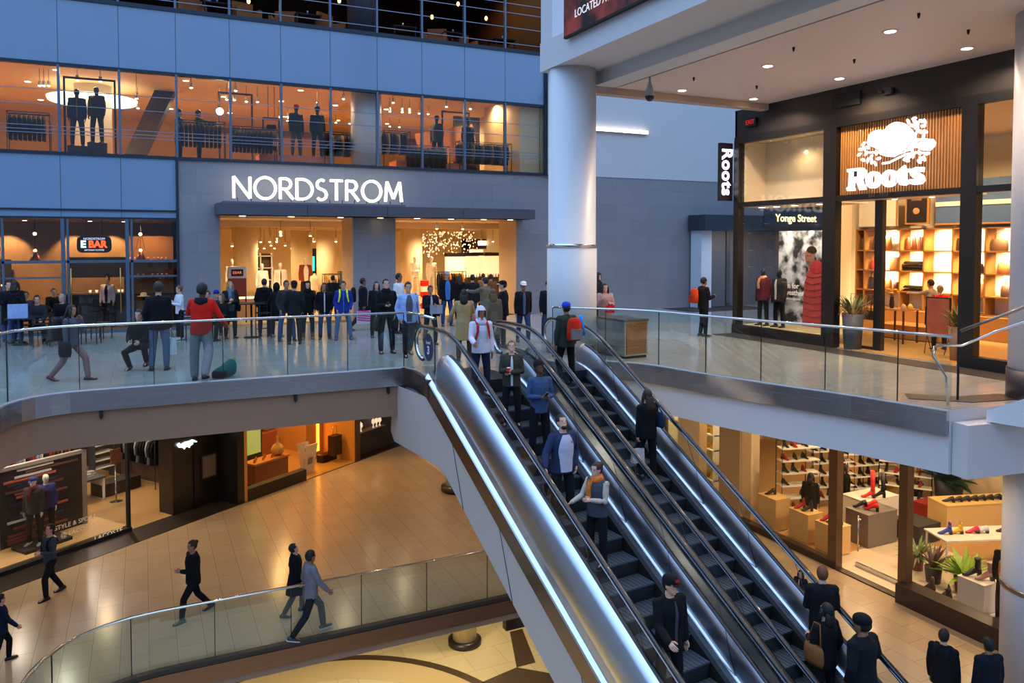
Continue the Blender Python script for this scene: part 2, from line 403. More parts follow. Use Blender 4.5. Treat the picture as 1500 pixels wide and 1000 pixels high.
LET = {
 'N': (0.72, [([(0, 0), (0, 1)], 0), ([(0, 1), (0.72, 0)], 0), ([(0.72, 0), (0.72, 1)], 0)]),
 'O': (0.98, [(arc(0.49, 0.5, 0.47, 0.5, 0, 345, 23), 1)]),
 'R': (0.58, [([(0, 0), (0, 1)], 0), ([(0, 0.97), (0.25, 0.97)] + arc(0.25, 0.73, 0.24, 0.24, 90, -90, 10) + [(0, 0.49)], 0), ([(0.22, 0.49), (0.6, 0)], 0)]),
 'D': (0.74, [([(0, 0), (0, 1)], 0), ([(0, 0.97), (0.25, 0.97)] + arc(0.25, 0.5, 0.48, 0.47, 90, -90, 14) + [(0, 0.03)], 0)]),
 'S': (0.46, [(arc(0.24, 0.745, 0.21, 0.225, 50, 230, 10) + arc(0.23, 0.26, 0.24, 0.245, 65, -140, 12), 0)]),
 'T': (0.62, [([(0.31, 0), (0.31, 1)], 0), ([(0, 0.96), (0.62, 0.96)], 0)]),
 'M': (0.86, [([(0.02, 0), (0.10, 1)], 0), ([(0.10, 1), (0.43, 0.15)], 0), ([(0.43, 0.15), (0.76, 1)], 0), ([(0.76, 1), (0.86, 0)], 0)]),
}
sign = thing('store_name_sign', 'large lit white store name lettering on the grey stone above the canopy', 'sign', (2.66, YF - 0.72, 4.2))
letters = [(c, LET[c]) for c in 'NORDSTROM']
tw = sum(LET[c][0] for c in 'NORDSTROM') * 0.69
adv = (5.55 - tw) / 8 / 0.69
stroke_letters('letter', letters, 0.0, 0.0, -0.04, 0.69, adv, 0.085, 0.08, emis('sign_white_glow', '#fff2da', 2.6), sign)
for k in range(14): MB().box(0.1 + k * 0.42, 0.0, -0.09, 0.12 + k * 0.42, 0.03, 0.02).build('support_post', blackm, sign)

# ---- glass facade bays
MX = [-10.3, -8.7, -7.05, -5.43, -3.81, -2.18, -0.56, 1.05, 2.66, 4.27, 5.92, 7.56, 9.22, 10.88, 12.54, 14.26]
wi = 1
for k in range(len(MX) - 1):
    x0, x1 = MX[k], MX[k + 1]
    for (z0, z1) in ((5.5, 8.08), (10.16, 14.6)):
        pb = MB(); pb.box(x0, YF + 0.02, z0, x1, YF + 0.04, z1)
        w_ = struct('window_%d' % wi, pb, gl_front if z0 < 6 else gl_top); wi += 1
        mb_ = MB(); mb_.box(x0 - 0.035, YF - 0.07, z0 - 0.02, x0 + 0.035, YF + 0.08, z1); 
        mb_.build('mullion', mull_m, w_)
        rb = MB()
        for zz in ((7.31, 6.87, 6.24, 6.12, 6.02) if z0 < 6 else (10.35, 10.95, 11.5, 11.85, 12.2, 12.55, 12.95, 13.4, 13.9)):
            rb.box(x0 + 0.035, YF - 0.03, zz, x1 - 0.035, YF - 0.01, zz + 0.022)
        rb.build('guard_rod', mat('guard_rod_steel', '#8d97a4', 0.3, 0.9), w_)
sp = MB(); sj = MB()
sp.box(-11, YF - 0.02, 8.14, 14.2, YF + 0.3, 10.03); sp.box(-11, YF - 0.02, 3.80, 1.03, YF + 0.3, 5.40); sp.box(-11, YF - 0.02, 3.56, 1.03, YF + 0.3, 3.74)
for x in MX:
    sj.box(x - 0.008, YF - 0.026, 8.14, x + 0.008, YF - 0.018, 10.03)
    if x < 1.0: sj.box(x - 0.008, YF - 0.026, 3.56, x + 0.008, YF - 0.018, 5.40)
struct('wall_spandrel', sp, spandrel); struct('trim_spandrel_joint', sj, mat('joint_grey', '#3d4f63', 0.5))
tb = MB()
for z0, z1, xe in ((8.04, 8.14, 14.3), (10.03, 10.16, 14.3), (5.40, 5.50, 14.3), (3.74, 3.80, 1.05), (3.50, 3.56, 1.05)): tb.box(-11, YF - 0.06, z0, xe, YF + 0.1, z1)
tb.box(0.99, YF - 0.08, 0, 1.07, YF + 0.1, 5.45)
struct('trim_facade_transom', tb, frame_dk)
# wall light strip on the pale upper wall, seen beyond the column
ws = thing('wall_light_strip', 'long glowing light strip high on the pale wall behind the round column', 'light', (17.0, YF - 0.12, 7.35))
MB().box(-0.9, -0.04, -0.07, 2.05, 0.1, 0.0).build('housing', white, ws); MB().box(-0.88, -0.06, -0.06, 2.03, -0.035, 0.06).build('tube', emis('strip_glow', '#ffe9cf', 6.0), ws)

# ---- girders, column, ceiling over the right-hand walkway
gird = mat('girder_white', '#cfd0d2', 0.5)
g1 = MB(); g1.box(9.2, -2, 7.10, 10.5, 17.55, 7.82); g1.box(10.5, -2, 6.78, 11.1, 17.0, 7.5)
struct('ceiling_girder', g1, gird)
struct('ceiling_pier_above', MB().box(9.25, 17.0, 7.8, 10.2, 17.6, 14), gird)
struct('ceiling_walkway', MB().box(11.22, -2, 6.80, 16.6, 17.25, 7.1), mat('ceiling_pinkish_white', '#d3c6bd', 0.6))
struct('trim_ceiling_gap', MB().box(11.1, -2, 6.86, 11.22, 17.2, 7.0), blackm)
struct('trim_ceiling_north_beam', MB().box(10.3, 17.1, 6.62, 16.6, 17.4, 6.95), mat('beam_tan', '#b3a193', 0.55))
cb = MB(); cb.lathe((9.83, 17.0, 0), [(0.63, 0.0), (0.63, 2.63), (0.60, 2.64), (0.60, 7.12)], 48)
col = struct('pillar_round_white', cb, mat('column_white', '#cfd2d6', 0.42))
MB().lathe((9.83, 17.0, 0), [(0.61, 2.66), (0.645, 2.66), (0.645, 2.74), (0.61, 2.74)], 48).build('pillar_ring', chrome, col)
MB().lathe((9.83, 17.0, 0), [(0.66, 0.0), (0.66, 0.25), (0.6, 0.26)], 48).build('pillar_base', steel_dark, col)
gs = MB()
for k in range(1, 12): pass
# round pier at the right edge
pm = mat('pier_blue_white', '#c3c8d0', 0.45)
pb = MB(); pb.lathe((14.55, 8.05, 0), [(0.76, 0.52), (0.76, 6.8)], 40); pb.lathe((14.55, 8.05, 0), [(0.79, -5.6), (0.79, -0.1)], 40)
pr = struct('pillar_round_right', pb, pm)
MB().lathe((14.55, 8.05, 0), [(0.785, -0.1), (0.785, 0.52)], 40).build('pillar_base', mat('pier_dark_base', '#26262c', 0.35), pr)
MB().lathe((14.55, 8.05, 0), [(0.79, -3.42), (0.815, -3.42), (0.815, -3.34), (0.79, -3.34)], 40).build('pillar_ring', steel_dark, pr)
# recessed ceiling downlights of the walkway
n_ = 0
dlpos = [(12.94, 10.3), (12.94, 13.5), (15.5, 13.75), (15.5, 10.5), (12.94, 16.6), (15.5, 16.7), (12.94, 7.1), (15.5, 7.2)]
for i, (x, y) in enumerate(dlpos):
    t_ = thing('ceiling_downlight', 'round recessed downlight in the pinkish walkway ceiling', 'downlight', (x, y, 6.8), 0, 'recessed downlights of the walkway ceiling')
    MB().lathe((0, 0, 0), [(0.11, -0.012), (0.15, -0.012), (0.15, 0.0)], 20).build('trim_ring', white, t_)
    MB().lathe((0, 0, 0), [(0.10, -0.018), (0.108, -0.010)], 20).build('lamp', emis('walkway_lamp', '#ffd9c2', 9), t_)
    spot('walkway_spot', (x, y, 6.74), 420, (1.0, 0.72, 0.52), 150, 0.8, (x, y, 0))
for i, (x, y) in enumerate([(12.2, 12.0), (12.4, 9.3), (14.2, 12.2), (14.3, 15.3), (14.2, 9.6), (12.2, 15.2)]):
    sp_ = MB().lathe((0, 0, 0), [(0.03, 0), (0.025, -0.05), (0.012, -0.09)], 10).build('fire_sprinkler', blackm, loc=(x, y, 6.8))
    tag(sp_, 'small dark sprinkler head in the pinkish walkway ceiling', 'sprinkler', 'sprinkler heads of the walkway ceiling')
# dome camera hanging from the girder
dc = thing('security_camera', 'teardrop dome security camera hanging under the white girder', 'camera', (11.15, 15.55, 6.78))
MB().lathe((0, 0, 0), [(0.02, 0), (0.03, -0.12), (0.10, -0.34), (0.12, -0.46)], 16).build('housing', mat('camera_grey', '#9b9ea6', 0.4), dc)
MB().lathe((0, 0, -0.46), [(0.115, 0), (0.10, -0.07), (0.05, -0.12), (0.005, -0.13)], 16).build('dome', mat('smoked_dome', '#15151a', 0.1), dc)
wc = thing('wall_camera', 'small white box camera on the pilaster beside the round column', 'camera', (14.4, YF - 0.3, 8.55))
MB().box(-0.12, -0.28, -0.12, 0.16, 0.05, 0.14).build('housing', white, wc); MB().box(-0.16, -0.3, -0.06, -0.12, -0.14, 0.06).build('lens', black, wc)
# advertising banner hung on the girder face
bn = thing('hanging_banner', 'dark red advertising banner with white wording hung on the white girder', 'banner', (9.12, 0, 0))
def redmat(): return mottle('banner_red_print', '#1c0d0c', '#b8402a', 1.3, .38, .62)
MB().box(-0.05, 11.0, 7.62, 0.03, 16.1, 9.6).build('print', redmat(), bn)
MB().box(-0.052, 11.0, 7.58, 0.035, 16.1, 7.63).build('hem', blackm, bn)
text_obj('lettering', 'LOCATED AT THE YONGE & DUNDAS', 0.26, emis('banner_text', '#e8e4e4', 0.55), bn, 0.004, M=TR(-0.06, 13.45, 8.02) @ FACE_W, sx_=0.95)

# ---- white truss band and wall east of the lower walkway
struct('wall_lower_east', MB().box(9.7, 24.4, -5.6, 10.1, 31, -1.08), white)
# walls that close the lower levels
struct('wall_level_one_north', MB().box(-14, 33, -11.2, 26, 33.4, -6.2), mat('cream_wall', '#b9a170', 0.6))
struct('wall_level_two_north', MB().box(-12, 33.1, -5.6, 24, 33.5, -1.08), offwhite)
# round columns of the lower levels
for (x, y, z0, z1, nm, cm) in ((9.55, 24.15, -5.6, -1.08, 'pillar_level_two', white), (9.95, 24.6, -11.2, -6.2, 'pillar_level_one', mat('pillar_cream', '#d8c48c', 0.4))):
    c_ = struct(nm, MB().lathe((x, y, 0), [(0.42, z0), (0.42, z1)], 32), cm)
    MB().lathe((x, y, 0), [(0.58, z0), (0.58, z0 + 0.16), (0.43, z0 + 0.2)], 32).build('pillar_base', mat('pillar_base_dark', '#2b211a', 0.35), c_)
# inlaid dark ring and bands in the lowest floor
rg = MB()
def ring(mb, cx, cy, r0, r1, z, a0, a1, n=60, mi=0):
    for k in range(n):
        a = R(a0 + (a1 - a0) * k / n); b = R(a0 + (a1 - a0) * (k + 1) / n)
        mb.quad((cx + r0 * math.cos(a), cy + r0 * math.sin(a), z), (cx + r1 * math.cos(a), cy + r1 * math.sin(a), z), (cx + r1 * math.cos(b), cy + r1 * math.sin(b), z), (cx + r0 * math.cos(b), cy + r0 * math.sin(b), z), mi)
ring(rg, 4, 19.9, 5.7, 6.0, -11.19, 0, 360, 90); ring(rg, 4, 19.9, 4.6, 5.7, -11.194, 0, 360, 90, 1)
rg.box(9.2, 21.6, -11.2, 9.6, 21.9, -11.19)
rg.quad((9.5, 22.1, -11.19), (10.9, 22.4, -11.19), (12.4, 21.0, -11.19), (11.6, 19.4, -11.19))
rg.quad((10.9, 22.4, -11.19), (11.7, 24.6, -11.19), (12.2, 24.6, -11.19), (11.6, 22.4, -11.19))
struct('trim_floor_ring', rg, [mat('ring_dark', '#4b3a2a', 0.35), mat('ring_tan', '#c6ae7e', 0.3)])
# dark shop front glimpsed on the lowest level
kf = MB(); kf.box(11.6, 24.7, -11.2, 15, 25.0, -6.2); 
struct('wall_level_one_shop', kf, mat('navy_shopfront', '#15161f', 0.4))
ks = thing('lower_shop_sign', 'small dark framed sign on the navy shop front of the lowest level', 'sign', (12.2, 24.62, -8.6))
MB().box(-0.2, 0, -0.7, 1.2, 0.06, 0.9).build('board', mat('sign_black', '#0d0c12', 0.4), ks); MB().box(-0.24, -0.02, -0.82, 1.24, 0.06, -0.7).build('frame', emis('cream_edge', '#e8c98a', 1.0), ks)
text_obj('lettering', 'KAY', 0.25, emis('lt', '#c9c0b0', 0.8), ks, 0.004, M=TR(0.5, -0.02, -0.45) @ FACE_S)
struct('wall_level_one_bright', MB().box(9.9, 25.6, -11.2, 11.6, 25.8, -6.2), mat('bright_cream_wall', '#e6cf98', 0.5))

# ---- glass railings
def along(line, step):
    out = []; L = 0; nxt = 0.0
    for a, b in zip(line, line[1:]):
        a = Vector(a); b = Vector(b); d = (b - a).length
        while nxt <= L + d + 1e-6:
            k = (nxt - L) / d; out.append((a + (b - a) * k, (b - a).normalized())); nxt += step
        L += d
    return out
def railing(label, line, z, h, step, off=-0.06, seam_from_end=True):
    t_ = thing('glass_railing', label, 'railing', (line[0][0], line[0][1], z)); o0 = Vector((line[0][0], line[0][1], z))
    P = [(p[0] - o0.x, p[1] - o0.y, 0) for p in line]
    g = MB(); g.sweep([(x, y, h / 2) for x, y, _ in P], [(off - 0.008, -h / 2), (off + 0.008, -h / 2), (off + 0.008, h / 2), (off - 0.008, h / 2)], sm=False)
    g.build('glass_panel', gl_rail, t_)
    MB().sweep([(x, y, h + 0.01) for x, y, _ in P], [(off + 0.04 * math.cos(k * PI / 4), 0.026 * math.sin(k * PI / 4)) for k in range(8)]).build('handrail', chrome, t_)
    ln = line[::-1] if seam_from_end else line
    for p, d in along(ln, step):
        sd = Vector((d.y, -d.x)) * (off if not seam_from_end else -off)
        MB().cbox((p.x + sd.x - o0.x, p.y + sd.y - o0.y, h / 2), (0.014, 0.02, h), 0, math.atan2(d.y, d.x)).build('joint', seam, t_)
    return t_
railing('glass railing with steel handrail along the left side of the upper plaza', eL3, 0.0, 1.2, 1.27)
railing('short corner piece of glass railing joining the descending escalator', [(5.25, 16.5), (5.36, 16.0), EU(6.68, 14.35)[:2]], 0.0, 1.2, 2.2)
railing('curved glass railing along the right walkway in front of the leather goods shop', [(8.9, 16.35), (9.45, 15.75)] + eR3[3:], 0.0, 1.2, 1.32, seam_from_end=False)
railing('lower glass railing with steel handrail, one floor down', eL2, -5.585, 1.12, 1.5)
# =================================================================== escalators
S_ = math.tan(R(30.5))
steel_blue = brushed('escalator_steel', '#cdd3db', 0.29, aniso_scale=(3, 3, 3), amount=0.05)
skirt_m = mat('bright_skirt_panel', '#dfe4ea', 0.16, 0.85)
step_m = mat('step_grooved_metal', '#4b4e53', 0.5, 0.3)
step_riser = mat('step_riser_dark', '#303236', 0.5, 0.3)
T0 = 13.58        # where the handrail line reaches z=1
def slope_z(t, off):    # smoothed profile: off = height of the line relative to handrail line at z=1.0
    # horizontal above the landing, inclined below, smooth knee
    zi = 1.0 + (t - T0) * S_; w = 0.55
    # smooth min(zi, 1.0)
    z = zi if t < T0 - 2 else -w * 0.25 * math.log(math.exp(-zi / (w * 0.25)) + math.exp(-1.0 / (w * 0.25)))
    zb = -4.6
    if z < zb + 1.0:
        k = 0.25 * w; z = k * math.log(math.exp(z / k) + math.exp(zb / k))
    return z + off
def path(t0, t1, off, n=70): return [(t0 + (t1 - t0) * k / n, slope_z(t0 + (t1 - t0) * k / n, off)) for k in range(n + 1)]
TOPEND = 15.0; BOT = 2.2
def escalator(label, uL, uR, left_clad, sign_side, sL, sR):
    root = thing('escalator', label, 'escalator', EU((uL + uR) / 2, T0, 0))
    o0 = Vector(root.location); root_inv = o0
    def L(u, t, z): v = Vector(EU(u, t, z)) - o0; return tuple(v)
    for side, u in ((-1, uL), (1, uR)):
        # handrail with newel returns
        P = [L(u, t, z) for t, z in path(BOT, TOPEND, 0.0, 90)]
        ztop = slope_z(TOPEND, 0); zbot = slope_z(BOT, 0)
        top = [L(u, TOPEND + 0.36 * math.sin(R(a)), ztop - 0.36 + 0.36 * math.cos(R(a))) for a in range(15, 181, 15)]
        bot = [L(u, BOT - 0.36 * math.sin(R(a)), zbot - 0.36 + 0.36 * math.cos(R(a))) for a in range(180, 0, -15)]
        P = bot + P + top
        prof = [(-0.042, -0.012), (-0.040, 0.014), (-0.022, 0.03), (0.022, 0.03), (0.040, 0.014), (0.042, -0.012), (0.02, -0.02), (-0.02, -0.02)]
        MB().sweep(P, prof, up=(0.02, 0.01, 1) ).build('handrail', rubber, root) if False else None
        # frame for sweeping in the vertical plane: use explicit side vector
        hb = MB(); rings = []
        side_v = Vector((CA, SA, 0))
        def vsweep(mb, P, prof, mi=0, sm=True):
            n = len(prof); vs = []; Q = [Vector(p) for p in P]
            for i, p in enumerate(Q):
                a = Q[max(0, i - 1)]; b = Q[min(len(Q) - 1, i + 1)]; T = (b - a).normalized(); U = side_v.cross(T).normalized()
                for (x, y) in prof: vs.append(tuple(p + side_v * x + U * y))
            fs = []
            for i in range(len(Q) - 1):
                for j in range(n): fs.append((i * n + j, i * n + (j + 1) % n, (i + 1) * n + (j + 1) % n, (i + 1) * n + j))
            fs.append(tuple(range(n - 1, -1, -1))); fs.append(tuple((len(Q) - 1) * n + j for j in range(n)))
            mb.add(vs, fs, mi, sm)
        vsweep(hb, P, prof); hb.build('handrail', rubber, root)
        rb = MB(); vsweep(rb, P, [(-0.03, -0.05), (-0.03, -0.018), (0.03, -0.018), (0.03, -0.05)]); rb.build('rail_track', chrome, root)
        # glass balustrade: fills from handrail down to the metal panel; full height at the landing
        g = MB(); n = 80; vs = []
        pl = path(BOT - 0.1, TOPEND + 0.1, 0, n)
        full = 13.9
        for t, z in pl:
            low = z - 0.40 if t < full else z - 0.88
            vs.append(L(u, t, z - 0.03)); vs.append(L(u, t, low))
        g.add(vs, [(2 * i, 2 * i + 1, 2 * i + 3, 2 * i + 2) for i in range(n)])
        # rounded glass end
        vs = [L(u, TOPEND + 0.1, ztop - 0.45)] + [L(u, TOPEND + 0.1 + 0.26 * math.sin(R(a)), ztop - 0.45 + 0.42 * math.cos(R(a))) for a in range(0, 181, 15)]
        g.add(vs, [(0, i, i + 1) for i in range(1, len(vs) - 1)])
        g.build('glass_balustrade', gl_rail, root)
        # metal panel below the glass with convex face; inner side faces the steps
        inn = -side  # direction in u towards the steps
        mp = MB()
        tt = path(BOT - 0.3, 13.75, 0, 60)
        prof_in = [(-0.02 * inn, -0.40), (0.02 * inn, -0.44), (0.045 * inn, -0.6), (0.05 * inn, -0.72), (0.05 * inn, -0.84)]
        def strip(mb, line, prof2, mi=0, sm=True):
            m = len(prof2); vs = []
            for t, z in line:
                for (du, dz) in prof2: vs.append(L(u + du, t, z + dz))
            mb.add(vs, [(i * m + j, (i + 1) * m + j, (i + 1) * m + j + 1, i * m + j + 1) for i in range(len(line) - 1) for j in range(m - 1)], mi, sm)
        strip(mp, tt, prof_in)
        # rounded top end cap towards the landing
        tl, zl = tt[-1]
        cap = [L(u + du, tl, zl + dz) for du, dz in prof_in]
        for k in range(1, 7):
            f = math.sin(R(90 * k / 6)); sh = 0.22 * (1 - math.cos(R(90 * k / 6)))
            cap += [L(u + du, tl + 0.25 * f, zl + dz - (sh * (1 + dz / 0.84) * 1.6)) for du, dz in prof_in]
        mp.add(cap, [(i * 5 + j, (i + 1) * 5 + j, (i + 1) * 5 + j + 1, i * 5 + j + 1) for i in range(6) for j in range(4)], 0, True)
        mp.build('inner_panel', steel_blue, root)
        sk = MB(); strip(sk, path(BOT - 0.3, 14.05, 0, 60), [(0.05 * inn, -0.845), (0.095 * inn, -0.86), (0.10 * inn, -0.985)], 0, False)
        sk.build('skirt_panel', skirt_m, root)
        bs = MB(); strip(bs, path(BOT - 0.3, 14.2, 0, 60), [(0.10 * inn, -0.985), (0.17 * inn, -1.0), (0.17 * inn, -1.5)], 0, False); bs.build('brush_strip', blackm, root)
        # seams of the glass and of the panels
        tcur = 3.2
        while tcur < 13.4:
            z = slope_z(tcur, 0)
            a = L(u + 0.012 * inn, tcur, z - 0.04); b = L(u + 0.012 * inn, tcur - 0.26, slope_z(tcur - 0.26, 0) - 0.42)
            c = L(u + 0.052 * inn, tcur - 0.36, slope_z(tcur - 0.36, 0) - 0.60); d = L(u + 0.058 * inn, tcur - 0.5, slope_z(tcur - 0.5, 0) - 0.84)
            MB().tube([a, b, c, d], 0.006, 4).build('seam', seam, root); tcur += 1.22
        ln_ = MB(); vsweep(ln_, [L(u, t, z) for t, z in path(BOT, 13.7, -0.405, 50)], [(-0.03, -0.012), (0.03, -0.012), (0.03, 0.012), (-0.03, 0.012)]); ln_.build('glass_channel', mat('black_channel', '#12161c', 0.3), root)
    # outer cladding
    def ostrip(name, uoff_prof, m, t0, t1, sm=True, straight=False):
        mb = MB(); ln = path(t0, t1, 0, 60) if not straight else [(q[0], 1.0 + (q[0] - T0) * S_) for q in path(t0, t1, 0, 4)]; k = len(uoff_prof); vs = []
        for t, z in ln:
            for (uu, dz) in uoff_prof: vs.append(L(uu, t, z + dz))
        mb.add(vs, [(i * k + j, (i + 1) * k + j, (i + 1) * k + j + 1, i * k + j + 1) for i in range(len(ln) - 1) for j in range(k - 1)], 0, sm)
        return mb, mb.build(name, m, root)
    if left_clad:
        # convex bulge outside the glass, light blue steel
        bul = [(uL - 0.02, -0.41), (uL - 0.085, -0.44), (uL - 0.14, -0.55), (uL - 0.18, -0.69), (uL - 0.20, -0.85), (uL - 0.20, -1.0), (uL - 0.187, -1.12), (uL - 0.165, -1.2)]
        mb, _ = ostrip('outer_bulge_panel', bul, steel_blue, BOT - 0.3, 13.75)
        cp = MB(); tl, zl = path(BOT, 13.75, 0, 2)[-1]; vs = []
        for k in range(0, 8):
            f = math.sin(R(90 * k / 7)); g_ = 1 - math.cos(R(90 * k / 7))
            for (uu, dz) in bul: vs.append(L(uu + (uL - 0.02 - uu) * g_ * 0.6, tl + 0.42 * f, zl + dz - 0.30 * g_ * (1 + (dz + 0.41) / 0.8)))
        m_ = len(bul); cp.add(vs, [(i * m_ + j, (i + 1) * m_ + j, (i + 1) * m_ + j + 1, i * m_ + j + 1) for i in range(7) for j in range(m_ - 1)], 0, True)
        cp.build('bulge_end', steel_blue, root)
        ostrip('outer_ledge', [(uL - 0.165, -1.2), (uL - 0.165, -1.38), (uL - 0.22, -1.44), (uL - 0.235, -1.47)], skirt_m, 3.0, 14.38, False, True)
        ostrip('outer_fascia', [(uL - 0.235, -1.47), (uL - 0.235, -1.84)], brushed('side_fascia_steel', '#9d938c', 0.22), 3.0, 14.38, False, True)
        # white truss side with its level end under the landing
        tr = MB(); ln = [(q, 1.0 + (q - T0) * S_) for q in (3.0, 6, 9, 12, 13.0, 13.55, 13.9, 14.38)]; vs = []
        for t, z in ln: vs += [L(uL - 0.20, t, z - 1.84), L(uL - 0.20, t, z - 2.76 if t < 13.6 else -1.70), L(uR + 0.20, t, z - 2.76 if t < 13.6 else -1.70)]
        tr.add(vs, [(i * 3 + j, (i + 1) * 3 + j, (i + 1) * 3 + j + 1, i * 3 + j + 1) for i in range(len(ln) - 1) for j in range(2)], 0, False)
        uu = uL - 0.20
        tr.add([L(uu, 14.38, -0.40), L(uu, 16.2, -0.40), L(uu, 16.35, -1.50), L(uu, 16.15, -1.70), L(uu, 14.38, -1.70)], [(0, 1, 2, 3, 4)], 0)
        tr.add([L(uu, 14.5, -1.70), L(uu, 16.15, -1.70), L(uR + 0.2, 16.15, -1.70), L(uR + 0.2, 14.5, -1.70)], [(0, 1, 2, 3)], 0)
        tr.build('truss_cladding', mat('truss_white', '#b3a9a3', 0.5), root)
        for t in (4.2, 6.6, 9.0, 11.4, 13.2):
            MB().tube([L(uL - 0.207, t, 1 + (t - T0) * S_ - 1.86), L(uL - 0.207, t - 0.45, 1 + (t - 0.45 - T0) * S_ - 2.75)], 0.006, 4).build('cladding_joint', seam, root)
    else:
        # right-hand escalator: outer side, and the white truss
        ostrip('outer_fascia', [(uR + 0.02, -0.41), (uR + 0.16, -0.6), (uR + 0.2, -1.0), (uR + 0.2, -2.2), (uL - 0.2, -2.2)], steel, BOT - 0.3, 14.5, False)
    # steps
    um = (uL + uR) / 2; su0, su1 = uL + 0.20, uR - 0.18
    run = 0.40; tcur = 13.55; k = 0
    proto = None
    z = -0.0
    while tcur > 3.9:
        zt = slope_z(tcur - run, -1.0) if tcur > 12.9 else (tcur - run - T0) * S_ + 0.0
        zt = min(zt, -0.0)
        if zt < -5.58: break
        if proto is None:
            m = MB(); w = (su1 - su0) / 2
            # local frame: x across, y along, z up ; grooved tread and curved riser
            m.box(-w, -run, -0.02, w, 0.0, 0.0, 0)
            for q in range(14): m.box(-w + 0.02 + q * 2 * w / 14, -run, 0.0, -w + 0.02 + q * 2 * w / 14 + w / 14, 0.0, 0.008, 0)
            m.add([(-w, -run, 0), (w, -run, 0), (w, -run + 0.03, -0.13), (w, -run + 0.05, -0.27), (-w, -run + 0.05, -0.27), (-w, -run + 0.03, -0.13)], [(0, 1, 2, 5), (5, 2, 3, 4)], 1, True)
            proto = m.build('step', [step_m, step_riser], root)
            s = proto
        else:
            s = proto.copy(); COL.objects.link(s); s.parent = root
        s.location = L((su0 + su1) / 2, tcur, zt); s.rotation_euler = (0, 0, EA)
        tcur -= run; k += 1
    pan = MB(); ln = path(BOT, 13.9, 0, 40); vs = []
    for t, z_ in ln: vs += [L(su0 - 0.1, t, z_ - 1.34), L(su1 + 0.1, t, z_ - 1.34)]
    pan.add(vs, [(2 * i, 2 * i + 1, 2 * i + 3, 2 * i + 2) for i in range(len(ln) - 1)]); pan.build('step_pan', blackm, root)
    c = MB(); vs = [L(su0 - 0.1, 13.5, 0.004), L(su1 + 0.1, 13.5, 0.004), L(su1 + 0.1, 15.1, 0.004), L(su0 - 0.1, 15.1, 0.004)]
    c.add(vs + [(x, y, z - 0.3) for x, y, z in vs], [(0, 1, 2, 3), (4, 5, 1, 0)]); c.build('floor_plate', mat('comb_plate', '#35373b', 0.35, 0.8), root)
    # round level sign on a newel
    us = uL if sign_side < 0 else uR
    dsk = MB(); zc = 0.58; tc_ = 14.68
    for k2 in (0, 1):
        pass
    vs = []; n = 24
    for uu in (us - 0.022, us - 0.012):
        for q in range(n): a = 2 * PI * q / n; vs.append(L(uu, tc_ + 0.23 * math.cos(a), zc + 0.29 * math.sin(a)))
    dsk.add(vs, [tuple(range(n - 1, -1, -1)), tuple(range(n, 2 * n))] + [(q, (q + 1) % n, n + (q + 1) % n, n + q) for q in range(n)])
    sg = dsk.build('level_sign', mat('navy_sign', '#262c48', 0.4), root)
    loc = Vector(L(us - 0.026, tc_, zc))
    Mx = Matrix.Translation(loc) @ Matrix.Rotation(EA, 4, 'Z') @ FACE_W
    text_obj('sign_word', 'Level', 0.10, mat('sign_text_white', '#d9dce6', 0.5), sg, 0.002, M=Matrix.Translation((0, 0, 0.10)) @ Mx)
    text_obj('sign_number', '3', 0.24, mat('sign_text_white', '#d9dce6', 0.5), sg, 0.002, M=Matrix.Translation((0, 0, -0.07)) @ Mx, offset=0.006)
    return root
esc1 = escalator('long descending escalator nearest the left, with blue-reflecting steel side and five riders', 6.77, 8.29, True, -1, 0, 0)
esc2 = escalator('second escalator, right of the other, leading up past the round white column', 8.69, 10.08, False, 1, 0, 0)
# gap deck between the two escalators
gp = MB(); ln = path(BOT, 14.6, 0, 50); vs = []
for t, z in ln: vs += [EU(8.34, t, z - 0.50), EU(8.64, t, z - 0.50)]
gp.add(vs, [(2 * i, 2 * i + 1, 2 * i + 3, 2 * i + 2) for i in range(len(ln) - 1)])
tag(gp.build('escalator_deck', mat('deck_dark_steel', '#3c434c', 0.25, 0.9)), 'narrow dark steel deck filling the gap between both escalators', 'deck')
# =================================================================== people
LEGS = {  # thigh and shank direction for (left, right); x right, y forward
 'stand': (((-.10, .02, -1), (-.02, -.03, -1)), ((.10, .02, -1), (.02, -.03, -1))),
 'wide':  (((-.20, .03, -1), (-.10, -.04, -1)), ((.20, .03, -1), (.10, -.04, -1))),
 'relax': (((-.08, .12, -1), (-.06, -.12, -1)), ((.10, .0, -1), (.0, -.02, -1))),
 'walk':  (((-.04, .50, -1), (-.0, -.05, -1)), ((.04, -.22, -1), (.0, -.62, -1))),
 'walk2': (((-.04, -.22, -1), (.0, -.62, -1)), ((.04, .50, -1), (.0, -.05, -1))),
 'stride': (((-.04, .72, -1), (.0, .12, -1)), ((.04, -.35, -1), (.0, -.85, -1))),
 'lean':  (((-.06, -.12, -1), (.02, -.10, -1)), ((.16, -.30, -1), (-.12, -.42, -1))),
 'step':  (((-.06, .35, -1), (.0, -.25, -1)), ((.08, -.02, -1), (.0, -.08, -1))),
 'sit':   (((-.16, 1, -.08), (0, .12, -1)), ((.16, 1, -.08), (0, .12, -1))),
 'squat': (((-.30, 1, .10), (.05, -.55, -1)), ((.30, 1, -.25), (0, -.65, -.8))),
}
